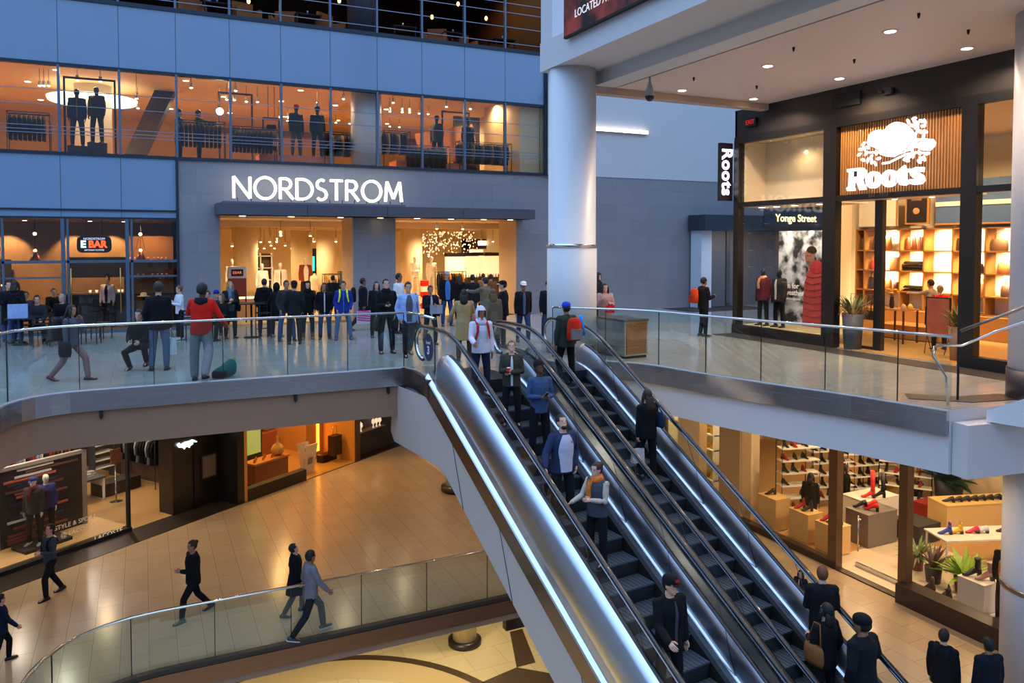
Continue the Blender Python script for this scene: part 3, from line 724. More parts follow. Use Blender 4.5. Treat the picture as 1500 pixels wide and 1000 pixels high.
ARM = {  # upper arm and forearm direction for a right arm (x outwards), finger curl
 'down': ((.14, .0, -1), (.02, .18, -1), .35),
 'out':  ((.30, -.02, -1), (.10, .22, -1), .35),
 'swf':  ((.12, .45, -1), (.0, .85, -1), .4),
 'swb':  ((.14, -.45, -1), (.05, -.10, -1), .4),
 'pocket': ((.28, -.18, -1), (-.22, .42, -1), .7),
 'phone': ((.16, .12, -1), (-.62, .95, .12), .9),
 'phoneup': ((.16, .30, -1), (-.35, .80, .75), .9),
 'face': ((.12, .55, -.9), (-.35, .05, .95), .9),
 'rail': ((.22, .40, -1), (.10, 1, -.28), .9),
 'railside': ((.50, .10, -1), (.35, .55, -.75), .9),
 'hold': ((.14, .25, -1), (-.45, 1, .25), .9),
 'cross': ((.14, .22, -1), (-1, .55, -.05), .6),
 'bag':  ((.10, .0, -1), (.02, .06, -1), 1.2),
 'reach': ((.10, 1, -.35), (-.1, 1, .05), .5),
 'lap':  ((.10, .35, -1), (-.35, 1, -.35), .6),
 'elbow': ((.35, .60, -.75), (-.9, .45, -.05), .6),
}
def nrm(v): return Vector(v).normalized()
_vox = {}
def remesh(mb, key, vox, smooth=3):
    if key in _vox: return _vox[key]
    me = mb.mesh('tmp_body'); ob = bpy.data.objects.new('tmp_body', me); COL.objects.link(ob)
    m = ob.modifiers.new('r', 'REMESH'); m.mode = 'VOXEL'; m.voxel_size = vox; m.use_smooth_shade = True
    s = ob.modifiers.new('s', 'SMOOTH'); s.iterations = smooth; s.factor = 0.5
    dg = bpy.context.evaluated_depsgraph_get(); out = bpy.data.meshes.new_from_object(ob.evaluated_get(dg))
    bpy.data.objects.remove(ob); bpy.data.meshes.remove(me); _vox[key] = out; return out
def chain(mb, pts, rads, n=10):
    prof = [(math.cos(2 * PI * k / n), math.sin(2 * PI * k / n)) for k in range(n)]
    mb.sweep(pts, prof, scales=rads, up=(0.13, 0.97, 0.21))
    for p, r in zip(pts, rads): mb.ball(p, r * 0.99, n=10, m=6)
def ringloft(mb, rings, n=16):
    # rings: (centre, X axis vec, Y axis vec, rx, ryf, ryb)
    vs = []
    for c, X, Y, rx, rf, rb in rings:
        for k in range(n):
            a = 2 * PI * k / n; s_ = math.sin(a)
            vs.append(tuple(Vector(c) + X * (rx * math.cos(a)) + Y * ((rf if s_ > 0 else rb) * s_)))
    m = len(rings); fs = [(i * n + k, i * n + (k + 1) % n, (i + 1) * n + (k + 1) % n, (i + 1) * n + k) for i in range(m - 1) for k in range(n)]
    fs += [tuple(range(n - 1, -1, -1)), tuple((m - 1) * n + k for k in range(n))]
    mb.add(vs, fs, 0, True)
def hand_geo(mb, w, d, palmn, side, curl, mi=0):
    # w wrist, d direction, palmn palm normal (towards which the fingers curl), side: +1 thumb on +S
    d = d.normalized(); S = d.cross(palmn).normalized(); Np = S.cross(d).normalized() if S.cross(d).dot(palmn) > 0 else -S.cross(d).normalized()
    S = S * side
    ringloft(mb, [(w - d * .02, S, Np, .024, .017, .017), (w + d * .02, S, Np, .030, .016, .016), (w + d * .06, S, Np, .040, .015, .015), (w + d * .095, S, Np, .041, .012, .013)], 8)
    for k, (off, ln) in enumerate(((.030, .072), (.010, .080), (-.011, .075), (-.030, .058))):
        p = w + d * (.085 - abs(off - .01) * .15) + S * off; a = curl * (.30 + .05 * k); P = [p]; dirv = d.copy(); r0 = .0092 if k < 3 else .008
        for q, sg in enumerate((.45, .32, .26)):
            an = a * (1 + .5 * q); dirv = (dirv * math.cos(an) + Np * math.sin(an)).normalized(); p = p + dirv * ln * sg; P.append(p)
        mb.sweep(P, [(math.cos(PI / 3 * j), math.sin(PI / 3 * j)) for j in range(6)], scales=[r0, r0 * .95, r0 * .88, r0 * .6], mi=mi, up=tuple(Np + S * .2))
    p = w + d * .03 + S * .028; d1 = (d * .6 + S * .75 + Np * .25 * curl).normalized(); d2 = (d * .9 + S * .25 + Np * .35 * curl).normalized()
    mb.sweep([p, p + d1 * .035, p + d1 * .035 + d2 * .030, p + d1 * .035 + d2 * .052], [(math.cos(PI / 3 * j), math.sin(PI / 3 * j)) for j in range(6)], scales=[.013, .011, .010, .006], mi=mi, up=tuple(Np))
def fk(legs, aL, aR, lean, hyaw, htilt):
    T = nrm((lean[0], lean[1], 1)); Xs = Vector((1, 0, 0)); Xs = (Xs - T * Xs.dot(T)).normalized(); Ys = T.cross(Xs)
    P = Vector((0, 0, 0)); J = {'T': T, 'X': Xs, 'Y': Ys, 'P': P}
    J['N'] = P + T * .53; LG = LEGS[legs]
    low = 0
    for s, nm in ((-1, 'L'), (1, 'R')):
        th, sh = LG[0 if s < 0 else 1]
        hip = P + Vector((s * .088, 0, -.02)); kn = hip + nrm(th) * .43; an = kn + nrm(sh) * .41
        J['hip' + nm], J['knee' + nm], J['ank' + nm] = hip, kn, an
        # heel raised when the shank leans strongly back
        lift = max(0, -nrm(sh).y - .35) * .9
        J['foot' + nm] = Vector((s * .10, 1, -lift * 1.2)).normalized(); low = min(low, an.z - .085 - lift * .10)
        arm = ARM[aL if s < 0 else aR]; shd = P + T * .475 + Xs * (s * .175)
        up = Vector((arm[0][0] * s, arm[0][1], arm[0][2])).normalized(); fo = Vector((arm[1][0] * s, arm[1][1], arm[1][2])).normalized()
        tl = Vector((lean[0], lean[1], 0)) * .4
        J['sh' + nm] = shd; J['el' + nm] = shd + up * .285; J['wr' + nm] = J['el' + nm] + fo * .25; J['fo' + nm] = fo; J['curl' + nm] = arm[2]
    up = Vector((0, 0, -low))
    for k, v in list(J.items()):
        if k in ('P', 'N') or k[:3] in ('hip', 'kne', 'ank') or k[:2] in ('sh', 'el', 'wr'):
            J[k] = v + up
    HM = Matrix.Rotation(hyaw, 3, 'Z') @ Matrix.Rotation(-htilt, 3, 'X')
    J['HM'] = HM; J['H'] = J['N'] + T * .05 + HM @ Vector((0, .015, .115))
    return J
def body_mesh(J, key, vox, f=1.0):
    k2 = ('body', key, vox)
    if k2 in _vox: return _vox[k2]
    mb = MB(); T, X, Y, P = J['T'], J['X'], J['Y'], J['P']
    tor = [(-.09, .135, .10, .10), (0, .160, .11, .12), (.12, .142, .10, .10), (.25, .148, .115, .10), (.36, .168, .125, .11), (.45, .165, .10, .10), (.505, .09, .07, .075), (.54, .058, .058, .062), (.60, .054, .056, .060)]
    ringloft(mb, [(P + T * o, X, Y, rx * (1 + .0 * f), rf, rb) for o, rx, rf, rb in tor])
    HM, H = J['HM'], J['H']; hx, hy = HM @ Vector((1, 0, 0)), HM @ Vector((0, 1, 0)); hz = HM @ Vector((0, 0, 1))
    head = [(-.118, .022, .060, .0), (-.105, .040, .078, .02), (-.075, .056, .086, .045), (-.04, .066, .084, .075), (0, .073, .088, .092), (.04, .076, .090, .098), (.08, .068, .078, .088), (.105, .048, .055, .062), (.118, .022, .025, .03)]
    ringloft(mb, [(H + hz * z, hx, hy, rx, rf, max(rb, .01)) for z, rx, rf, rb in head], 18)
    # nose, brow, lips, ears
    def pt(x, y, z): return H + hx * x + hy * y + hz * z
    mb.add([tuple(pt(*q)) for q in ((-.008, .082, .022), (.008, .082, .022), (.018, .078, -.028), (-.018, .078, -.028), (0, .112, -.022), (0, .094, .018))], [(0, 1, 5), (0, 5, 4, 3), (1, 2, 4, 5), (3, 4, 2), (0, 3, 2, 1)], 0, True)
    mb.ball(pt(0, .082, -.058), .024, .012, .009, 8, 5, M=HM); mb.ball(pt(0, .074, -.098), .022, .016, .014, 8, 5, M=HM)
    for s in (-1, 1):
        mb.ball(pt(s * .032, .078, .034), .024, .012, .008, 8, 5, M=HM); mb.ball(pt(s * .075, -.008, -.005), .009, .020, .030, 8, 5, M=HM)
    for s, nm in ((-1, 'L'), (1, 'R')):
        chain(mb, [J['hip' + nm], J['hip' + nm].lerp(J['knee' + nm], .45), J['knee' + nm], J['knee' + nm].lerp(J['ank' + nm], .3), J['ank' + nm]], [.085, .074, .052, .054, .036])
        ft = J['foot' + nm]; a = J['ank' + nm]; dn = Vector((0, 0, -1))
        chain(mb, [a, a + dn * .045 - ft * .03, a + dn * .055 + ft * .07, a + dn * .062 + ft * .15], [.035, .036, .034, .024])
        chain(mb, [J['sh' + nm] - X * s * .05, J['sh' + nm], J['sh' + nm].lerp(J['el' + nm], .5), J['el' + nm], J['el' + nm].lerp(J['wr' + nm], .35), J['wr' + nm]], [.055, .052, .044, .036, .036, .024])
    base = remesh(mb, ('b0', key, vox), vox)
    me = base.copy(); hb = MB()
    for s, nm in ((-1, 'L'), (1, 'R')):
        pn = Vector((-s * .9, .0, 0)) + Vector((0, 0, -.6)) * (1 if abs(J['fo' + nm].z) < .6 else 0)
        pn = pn - J['fo' + nm] * pn.dot(J['fo' + nm])
        hand_geo(hb, J['wr' + nm], J['fo' + nm], pn, s * (-1 if False else 1) * (1 if True else 1), J['curl' + nm])
    hm = hb.mesh('h'); bm = bmesh.new(); bm.from_mesh(me); bm.from_mesh(hm); bmesh.ops.recalc_face_normals(bm, faces=bm.faces)
    for f_ in bm.faces: f_.smooth = True
    bm.to_mesh(me); bm.free(); bpy.data.meshes.remove(hm); _vox[k2] = me; return me
def top_mesh(J, key, kind, vox, long_sleeve=True):
    k2 = ('top', key, kind, vox)
    if k2 in _vox: return _vox[k2]
    mb = MB(); T, X, Y, P = J['T'], J['X'], J['Y'], J['P']
    t = {'shirt': .012, 'hoodie': .03, 'jacket': .034, 'coat': .036, 'puffer': .055, 'vest': .034, 'tight': .008}[kind]
    hem = {'shirt': -.10, 'hoodie': -.09, 'jacket': -.12, 'coat': -.02, 'puffer': -.16, 'vest': -.10, 'tight': -.08}[kind]
    tor = [(hem, .158, .115, .120), (0, .160, .112, .120), (.12, .152, .108, .106), (.25, .156, .118, .104), (.36, .170, .126, .112), (.45, .170, .104, .104), (.50, .11, .08, .085), (.535, .068, .065, .068)]
    ringloft(mb, [(P + T * o, X, Y, rx + t, rf + t, rb + t) for o, rx, rf, rb in tor])
    if kind == 'coat':
        Z = Vector((0, 0, -1)); mid = (J['kneeL'] + J['kneeR']) / 2; span = abs(J['kneeL'].y - J['kneeR'].y) / 2
        ringloft(mb, [(P + T * .05, Vector((1, 0, 0)), Vector((0, 1, 0)), .195, .15, .155), (P.lerp(mid, .45), Vector((1, 0, 0)), Vector((0, 1, 0)), .20, .15 + span * .5, .16 + span * .5), (P.lerp(mid, .95), Vector((1, 0, 0)), Vector((0, 1, 0)), .215, .14 + span, .15 + span)])
    for s, nm in ((-1, 'L'), (1, 'R')):
        if kind == 'vest':
            chain(mb, [J['sh' + nm] - X * s * .06, J['sh' + nm]], [.07, .065]); continue
        w = J['wr' + nm] if kind != 'tight' else J['wr' + nm].lerp(J['el' + nm], .1)
        q = {'shirt': .007, 'tight': .004}.get(kind, .018 if kind != 'puffer' else .032)
        chain(mb, [J['sh' + nm] - X * s * .06, J['sh' + nm], J['sh' + nm].lerp(J['el' + nm], .5), J['el' + nm], J['el' + nm].lerp(w, .4), w], [.06 + q, .058 + q, .050 + q, .043 + q, .041 + q, .030 + q])
    if kind in ('hoodie', 'jacket', 'puffer', 'coat'):
        chain(mb, [P + T * .50 + Y * .065 + X * .05, P + T * .53 - X * -.085, P + T * .55 - Y * .075, P + T * .53 - X * .085, P + T * .50 + Y * .065 - X * .05], [.018, .024, .030 if kind != 'hoodie' else .05, .024, .018])
    # folds
    me = remesh(mb, k2, vox, 3); return me
def leg_mesh(J, key, vox, loose=.015):
    k2 = ('legs', key, vox, loose)
    if k2 in _vox: return _vox[k2]
    mb = MB(); T, X, Y, P = J['T'], J['X'], J['Y'], J['P']
    ringloft(mb, [(P + T * o, X, Y, rx + loose * .4, rf + loose * .4, rb + loose * .4) for o, rx, rf, rb in ((-.08, .150, .105, .115), (-.02, .168, .115, .130), (.06, .160, .112, .118), (.11, .150, .106, .106))])
    for s, nm in ((-1, 'L'), (1, 'R')):
        chain(mb, [J['hip' + nm], J['hip' + nm].lerp(J['knee' + nm], .4), J['knee' + nm], J['knee' + nm].lerp(J['ank' + nm], .35), J['ank' + nm].lerp(J['knee' + nm], .04)], [.092 + loose * .3, .080 + loose * .6, .058 + loose, .057 + loose * .9, .043 + loose * 1.1])
    return remesh(mb, k2, vox, 2)
def shoe_mesh(J, key, nm, boot):
    mb = MB(); ft = J['foot' + nm]; a = J['ank' + nm]; side = ft.cross(Vector((0, 0, 1))).normalized(); upv = side.cross(ft).normalized()
    c0 = a - upv * .047
    rg = [(-.085, .028, .020, .034), (-.06, .042, .05, .038), (.0, .045, .052, .038), (.06, .049, .026, .038), (.12, .050, .010, .038), (.165, .040, -.004, .038), (.195, .018, -.016, .036)]
    vs = []; n = 12
    for y, w, hi, lo in rg:
        for k in range(n):
            an = 2 * PI * k / n; s_ = math.sin(an); vs.append(tuple(c0 + ft * y + side * (w * math.cos(an)) + upv * ((hi if s_ > 0 else lo) * s_ if s_ <= 0 or hi > 0 else hi * s_)))
    mb.add(vs, [(i * n + k, i * n + (k + 1) % n, (i + 1) * n + (k + 1) % n, (i + 1) * n + k) for i in range(len(rg) - 1) for k in range(n)] + [tuple(range(n)), tuple((len(rg) - 1) * n + k for k in range(n))], 0, True)
    mb.add([tuple(c0 + ft * y + side * x + upv * z) for z in (-.040, -.026) for y, x in ((-.09, -.036), (-.09, .036), (.05, .052), (.15, .046), (.20, .012), (.20, -.012), (.15, -.046), (.05, -.052))],
           [tuple(range(8)), tuple(range(15, 7, -1))] + [(i, (i + 1) % 8, (i + 1) % 8 + 8, i + 8) for i in range(8)], 1)
    if boot:
        k_ = J['knee' + nm]; mb.sweep([a - upv * .03, a.lerp(k_, .25), a.lerp(k_, boot)], [(.062 * math.cos(PI / 5 * j), .062 * math.sin(PI / 5 * j)) for j in range(10)], up=(0, 1, .1))
    return mb
def fabric(c):
    nm = 'cloth_' + (c if isinstance(c, str) else '%d_%d_%d' % tuple(int(x * 255) for x in c)).lstrip('#')
    return mat(nm, c, 0.85, spec=0.2, noise=0.22, nscale=9, bump=0.35, bscale=14)
SKIN = {'light': '#c99a80', 'mid': '#a8755a', 'tan': '#8f5f42', 'dark': '#4a2d20', 'pale': '#d6ab94', 'plastic': '#e8dcc8', 'black': '#17171a'}
HAIR = {'black': '#0d0b0b', 'brown': '#2b1a10', 'blond': '#9a7748', 'grey': '#8d8a86', 'red': '#6b3a1c', 'dkblond': '#5c4428'}
def hair_geo(J, kind):
    mb = MB(); HM, H = J['HM'], J['H']
    def pt(x, y, z): return H + HM @ Vector((x, y, z))
    def shell(rx, ry, rz, cy, cz, keep, n=18, m=12):
        vs = []; fs = []
        for i in range(m + 1):
            th = PI * i / m
            for k in range(n):
                a = 2 * PI * k / n; vs.append((rx * math.sin(th) * math.cos(a), cy + ry * math.sin(th) * math.sin(a), cz + rz * math.cos(th)))
        for i in range(m):
            for k in range(n):
                f = (i * n + k, (i + 1) * n + k, (i + 1) * n + (k + 1) % n, i * n + (k + 1) % n)
                c = [sum(vs[j][q] for j in f) / 4 for q in range(3)]
                if keep(*c): fs.append(f)
        mb.add([tuple(pt(*v)) for v in vs], fs, 0, True)
    if kind in ('short', 'long', 'bun', 'shoulder', 'curly'):
        k_ = 1.12 if kind == 'curly' else 1.0
        shell(.085 * k_, .108 * k_, .118 * k_, -.010, .022, lambda x, y, z: not ((y > .045 and z < .075) or (y > -.01 and z < .01) or z < -.055))
        shell(.079, .098, .108, -.008, .016, lambda x, y, z: not ((y > .045 and z < .075) or (y > -.01 and z < .01) or z < -.055))
    if kind in ('long', 'shoulder'):
        ln = -.36 if kind == 'long' else -.19
        N = J['N']
        P = [pt(0, -.055, .04), pt(0, -.085, -.05), pt(0, -.10, -.14), pt(0, -.115, ln)]
        mb.sweep(P, [(.085 * math.cos(PI / 6 * j), .045 * math.sin(PI / 6 * j)) for j in range(12)], scales=[.8, 1.05, 1.15, .85], up=(0, -1, .1))
        for s in (-1, 1):
            mb.sweep([pt(s * .07, .02, .05), pt(s * .088, .02, -.03), pt(s * .095, .015, -.12), pt(s * .09, .03, ln * .85)], [(.022 * math.cos(PI / 4 * j), .034 * math.sin(PI / 4 * j)) for j in range(8)], up=(0, 1, .1), scales=[.8, 1, 1, .6])
    if kind == 'bun': mb.ball(pt(0, -.10, .075), .042)
    return mb
def person(label, x, y, z=0.0, face=180.0, h=1.75, legs='stand', aL='down', aR='down', lean=(0, 0), hyaw=0, htilt=0, top=('jacket', '#1c1c20'), inner=None,
           pants='#23262e', shoes='#15151a', skin='light', hair=('short', 'black'), hat=None, near=False, boot=0, loose=.015, scarf=None, hood=False, beard=False, apron=None, straps=None, mann=False, cat='person', group=None, sole='#22222a', width=1.0):
    """face: heading in degrees, 0 = towards +Y (north), clockwise positive"""
    key = (legs, aL, aR, lean, round(hyaw), round(htilt)); vox = .011 if near else .018
    J = fk(legs, aL, aR, lean, R(-hyaw), R(-htilt))
    root = thing('mannequin' if mann else 'person', label, 'mannequin' if mann else cat, (x, y, z), -R(face), group)
    s = h / 1.745; root.scale = (s * width, s * width, s)
    def put(name, me, m, parent=root):
        me2 = me
        o = bpy.data.objects.new(name, me2); COL.objects.link(o); o.parent = parent
        ms = m if isinstance(m, (list, tuple)) else [m]
        if len(me2.materials) == 0:
            for _ in ms: me2.materials.append(None)
        for i, mm in enumerate(ms): o.material_slots[i].link = 'OBJECT'; o.material_slots[i].material = mm
        return o
    sk = mat('skin_' + skin, SKIN[skin], 0.5 if skin != 'plastic' else .35, spec=.35)
    body = put('body', body_mesh(J, key, vox), sk)
    if top: put('top' if top[0] in ('shirt', 'tight') else top[0], top_mesh(J, key, top[0], vox), fabric(top[1]))
    if inner:   # open front: a strip of the shirt shows
        T, X, Y, P = J['T'], J['X'], J['Y'], J['P']; mb = MB()
        tt = {'shirt': .012, 'hoodie': .03, 'jacket': .034, 'coat': .036, 'puffer': .055, 'vest': .034}[top[0]] + .006
        vs = []
        for o_, rf, w in ((-.09, .112, .05), (0, .112, .055), (.12, .108, .06), (.25, .118, .07), (.36, .126, .065), (.45, .104, .05), (.52, .075, .03)):
            ww = w * (inner[1] if len(inner) > 1 else 1)
            for k in (-1, -.5, 0, .5, 1): vs.append(tuple(P + T * o_ + X * (k * ww) + Y * ((rf + tt) * math.sqrt(max(0, 1 - (k * ww / .19) ** 2)))))
        mb.add(vs, [(i * 5 + j, i * 5 + j + 1, (i + 1) * 5 + j + 1, (i + 1) * 5 + j) for i in range(6) for j in range(4)], 0, True)
        mb.build('shirt_front', fabric(inner[0]), root)
    if pants: put('trousers', leg_mesh(J, key, vox, loose), fabric(pants))
    if shoes:
        for nm in ('L', 'R'):
            shoe_mesh(J, key, nm, boot).build('boot' if boot else 'shoe', [mat('shoe_' + shoes.lstrip('#'), shoes, .5), mat('sole_' + sole.lstrip('#'), sole, .6)], root)
    HM, H = J['HM'], J['H']
    def pt(x_, y_, z_): return H + HM @ Vector((x_, y_, z_))
    if hair and not (hat and hat[0] == 'hijab'):
        hair_geo(J, hair[0]).build('hair', mat('hair_' + hair[1], HAIR[hair[1]], .55, spec=.4, bump=.6, bscale=60), root)
    if hat:
        m_ = fabric(hat[1]); mb = MB()
        if hat[0] in ('cap', 'beanie'):
            prof = [(.092, .0), (.093, .03), (.085, .062), (.06, .088), (.02, .098)] if hat[0] == 'cap' else [(.091, -.01), (.096, .02), (.095, .05), (.08, .085), (.05, .11), (.01, .118)]
            vs = []; n = 20
            for r_, zz in prof:
                for k in range(n): a = 2 * PI * k / n; vs.append(tuple(pt(r_ * .96 * math.cos(a), -.005 + r_ * 1.18 * math.sin(a), .042 + zz)))
            m__ = len(prof); mb.add(vs, [(i * n + k, i * n + (k + 1) % n, (i + 1) * n + (k + 1) % n, (i + 1) * n + k) for i in range(m__ - 1) for k in range(n)] + [tuple((m__ - 1) * n + k for k in range(n))], 0, True)
            hb = mb.build('cap' if hat[0] == 'cap' else 'beanie', m_, root)
            if hat[0] == 'cap':
                bb = MB(); vs = []
                for a in range(-70, 71, 20): vs.append(tuple(pt(.075 * math.sin(R(a)), .085 + .0 * a, .050)))
                for a in range(-70, 71, 20): vs.append(tuple(pt(.078 * math.sin(R(a)), .088 + .085 * math.cos(R(a)), .034)))
                bb.add(vs, [(i, i + 1, i + 9, i + 8) for i in range(7)], 0, True); bb.build('brim', fabric(hat[2]) if len(hat) > 2 else m_, hb)
        if hat[0] in ('hijab', 'hood'):
            big = 1.0 if hat[0] == 'hijab' else 1.12
            vs = []; fs = []; n, mm = 20, 14
            for i in range(mm + 1):
                th = PI * i / mm
                for k in range(n):
                    a = 2 * PI * k / n; vs.append((.098 * big * math.sin(th) * math.cos(a), -.012 + .122 * big * math.sin(th) * math.sin(a), .0 + .150 * big * math.cos(th)))
            for i in range(mm):
                for k in range(n):
                    f = (i * n + k, (i + 1) * n + k, (i + 1) * n + (k + 1) % n, i * n + (k + 1) % n); c = [sum(vs[j][q] for j in f) / 4 for q in range(3)]
                    if not (c[1] > .055 and -.105 < c[2] < .085): fs.append(f)
            mb.add([tuple(pt(*v)) for v in vs], fs, 0, True)
            ringloft(mb, [(pt(0, -.005, -.07), Vector((1, 0, 0)), Vector((0, 1, 0)), .085, .07, .09), (J['N'] + Vector((0, 0, .02)), Vector((1, 0, 0)), Vector((0, 1, 0)), .12, .10, .10), (J['N'] - Vector((0, 0, .06)), Vector((1, 0, 0)), Vector((0, 1, 0)), .15, .13, .12)])
            mb.build('headscarf' if hat[0] == 'hijab' else 'hood', m_, root)
    if hood and not hat:
        mb = MB(); N = J['N']; ringloft(mb, [(N - J['Y'] * .08 + Vector((0, 0, .03)), J['X'], J['Y'], .11, .06, .06), (N - J['Y'] * .10 - Vector((0, 0, .05)), J['X'], J['Y'], .12, .05, .06), (N - J['Y'] * .10 - Vector((0, 0, .12)), J['X'], J['Y'], .07, .02, .05)])
        mb.build('hood', fabric(hood if isinstance(hood, str) else top[1]), root)
    if scarf:
        mb = MB(); N = J['N']
        ringloft(mb, [(N + Vector((0, 0, .075)), J['X'], J['Y'], .082, .082, .085), (N + Vector((0, 0, .04)), J['X'], J['Y'], .105, .11, .10), (N + Vector((0, 0, -.01)), J['X'], J['Y'], .12, .13, .11), (N - Vector((0, 0, .04)), J['X'], J['Y'], .10, .12, .10)])
        mb.sweep([N + J['Y'] * .12 + J['X'] * .04, N + J['Y'] * .17 + J['X'] * .05 - J['T'] * .14, N + J['Y'] * .175 + J['X'] * .04 - J['T'] * .32], [(.045, .012), (-.045, .012), (-.045, -.012), (.045, -.012)], sm=False, up=(0, 1, .05))
        mb.build('scarf', fabric(scarf) if isinstance(scarf, str) else scarf, root)
    if beard:
        mb = MB(); mb.ball(pt(0, .058, -.088), .052, .040, .036, 12, 7, M=HM); mb.build('beard', mat('hair_black', HAIR['black'], .55), root)
    if not mann and near:
        for s_ in (-1, 1): MB().ball(pt(s_ * .030, .083, .010), .011, .006, .007, 8, 5, M=HM).build('eye', mat('eye_dark', '#1a1412', .2), root)
    elif not mann:
        mb = MB()
        for s_ in (-1, 1): mb.ball(pt(s_ * .030, .084, .012), .013, .007, .008, 6, 4, M=HM)
        mb.build('eyes', mat('eye_dark', '#1a1412', .2), root)
    if straps:
        T, X, Y, P = J['T'], J['X'], J['Y'], J['P']; tt = {'shirt': .02, 'hoodie': .045, 'jacket': .046, 'coat': .05, 'puffer': .065, 'vest': .05, 'tight': .015}[top[0]]
        for q in (-1, 1):
            pts = [P + T * .40 - Y * (.11 + tt) + X * q * .09, P + T * .50 - Y * (.07 + tt) + X * q * .10, P + T * (.525 + tt) + X * q * .105, P + T * .47 + Y * (.095 + tt) + X * q * .105, P + T * .36 + Y * (.12 + tt) + X * q * .115, P + T * .20 + Y * (.09 + tt) + X * q * .15]
            MB().sweep(pts, [(.024, .006), (-.024, .006), (-.024, -.006), (.024, -.006)], sm=False, up=(0, 0.3, 1)).build('backpack_strap', fabric(straps), root)
    M = Matrix.Translation((x, y, z)) @ Matrix.Rotation(-R(face), 4, 'Z') @ Matrix.Diagonal((s * width, s * width, s, 1))
    return {'root': root, 'J': J, 'M': M, 'face': face, 's': s,
            'hR': M @ (J['wrR'] + J['foR'] * .09), 'hL': M @ (J['wrL'] + J['foL'] * .09), 'back': M @ (J['P'] + J['T'] * .30 - J['Y'] * .17), 'chest': M @ (J['P'] + J['T'] * .3 + J['Y'] * .2)}
# -- carried things (objects of their own)
def backpack(p, label, c1, c2, w=.30, hgt=.46, dpt=.17, off=0.045):
    t_ = thing('backpack', label, 'backpack', tuple(p['back'] - Vector((0, 0, .02))), -R(p['face']))
    w /= 1; mb = MB(); o = -off - dpt / 2
    ringloft(mb, [(Vector((0, o, z_)), Vector((1, 0, 0)), Vector((0, 1, 0)), w / 2 * a, dpt / 2 * b, dpt / 2 * b) for z_, a, b in ((-hgt / 2, .8, .75), (-hgt / 2 + .03, 1, 1), (-.02, 1.02, 1.05), (hgt * .3, .95, .95), (hgt * .45, .7, .75), (hgt / 2, .35, .4))], 14)
    mb.build('main_body', fabric(c1), t_)
    MB().box(-w * .36, o - dpt * .72, -hgt * .42, w * .36, o - dpt * .3, hgt * .02).build('front_pocket', fabric(c2), t_)
    MB().tube([(-.03, o + .03, hgt * .46), (0, o + .02, hgt * .56), (.03, o + .03, hgt * .46)], .008, 6).build('grab_loop', fabric('#121214'), t_)
    return t_
def shopping_bag(label, pos, face, w, hgt, d, c, cat='bag', stripes=None, name='shopping_bag', hl=.16):
    t_ = thing(name, label, cat, tuple(pos), -R(face))
    mb = MB(); mb.add([(-w / 2, -d / 2, -hl - hgt), (w / 2, -d / 2, -hl - hgt), (w / 2, d / 2, -hl - hgt), (-w / 2, d / 2, -hl - hgt), (-w / 2, -d / 2 * .6, -hl), (w / 2, -d / 2 * .6, -hl), (w / 2, d / 2 * .6, -hl), (-w / 2, d / 2 * .6, -hl)],
           [(0, 3, 2, 1), (0, 1, 5, 4), (1, 2, 6, 5), (2, 3, 7, 6), (3, 0, 4, 7), (4, 5, 6, 7)])
    mb.build('bag_body', fabric(c), t_)
    for s in (-1, 1): MB().tube([(-w * .28, s * d * .25, -hl), (-w * .16, s * d * .1, -.03), (0, 0, .0), (w * .16, s * d * .1, -.03), (w * .28, s * d * .25, -hl)], .006, 5).build('handle', fabric('#26262a'), t_)
    if stripes:
        st = MB()
        for k in range(5): z0 = -hl - hgt * (.12 + .18 * k); st.add([(-w / 2, -d / 2 - .002, z0), (w / 2, -d / 2 - .002, z0 + .05), (w / 2, -d / 2 - .002, z0 + .085), (-w / 2, -d / 2 - .002, z0 + .035)], [(0, 1, 2, 3)])
        st2 = MB(); st2.v = [(x, -y, z) for x, y, z in st.v]; st2.f = st.f; st2.mi = st.mi; st2.sm = st.sm; st.build('stripes', fabric(stripes), t_); st2.build('stripes', fabric(stripes), t_)
    return t_
def hand_phone(label, pos, face):
    t_ = thing('mobile_phone', label, 'phone', tuple(pos), -R(face))
    MB().cbox((0, .02, .03), (.072, .010, .145), rx=-.9).build('phone_case', mat('phone_dark', '#1c1d22', .3), t_)
    MB().cbox((0, .013, .035), (.064, .004, .13), rx=-.9).build('screen', emis('phone_screen', '#9fb4d8', .35), t_)
    return t_
def shoulder_bag(p, label, c, side=1, w=.30, hgt=.22, low=.10, strap=True, fwd=0.0):
    J = p['J']; M = p['M']; sh = M @ (J['sh' + ('R' if side > 0 else 'L')] + Vector((side * -.02, 0, .07)))
    c0 = M @ (J['P'] + Vector((side * .24, fwd, -low + .08)))
    t_ = thing('shoulder_bag', label, 'bag', tuple(c0), -R(p['face']))
    mb = MB(); ringloft(mb, [(Vector((0, 0, z_)), Vector((0, 1, 0)), Vector((1, 0, 0)), w / 2 * a, .06 * b, .06 * b) for z_, a, b in ((-hgt / 2, .9, .7), (-hgt / 4, 1.05, 1.1), (hgt / 4, 1, 1), (hgt / 2, .85, .5))], 12)
    mb.build('bag_body', fabric(c), t_)
    if strap:
        v = Matrix.Rotation(R(p['face']), 3, 'Z') @ (sh - c0)
        MB().tube([(0, w * .35, hgt / 2), tuple(v + Vector((side * .02, .05, 0))), tuple(v + Vector((side * .02, -.05, 0))), (0, -w * .35, hgt / 2)], .011, 6).build('strap', fabric(c), t_)
    return t_
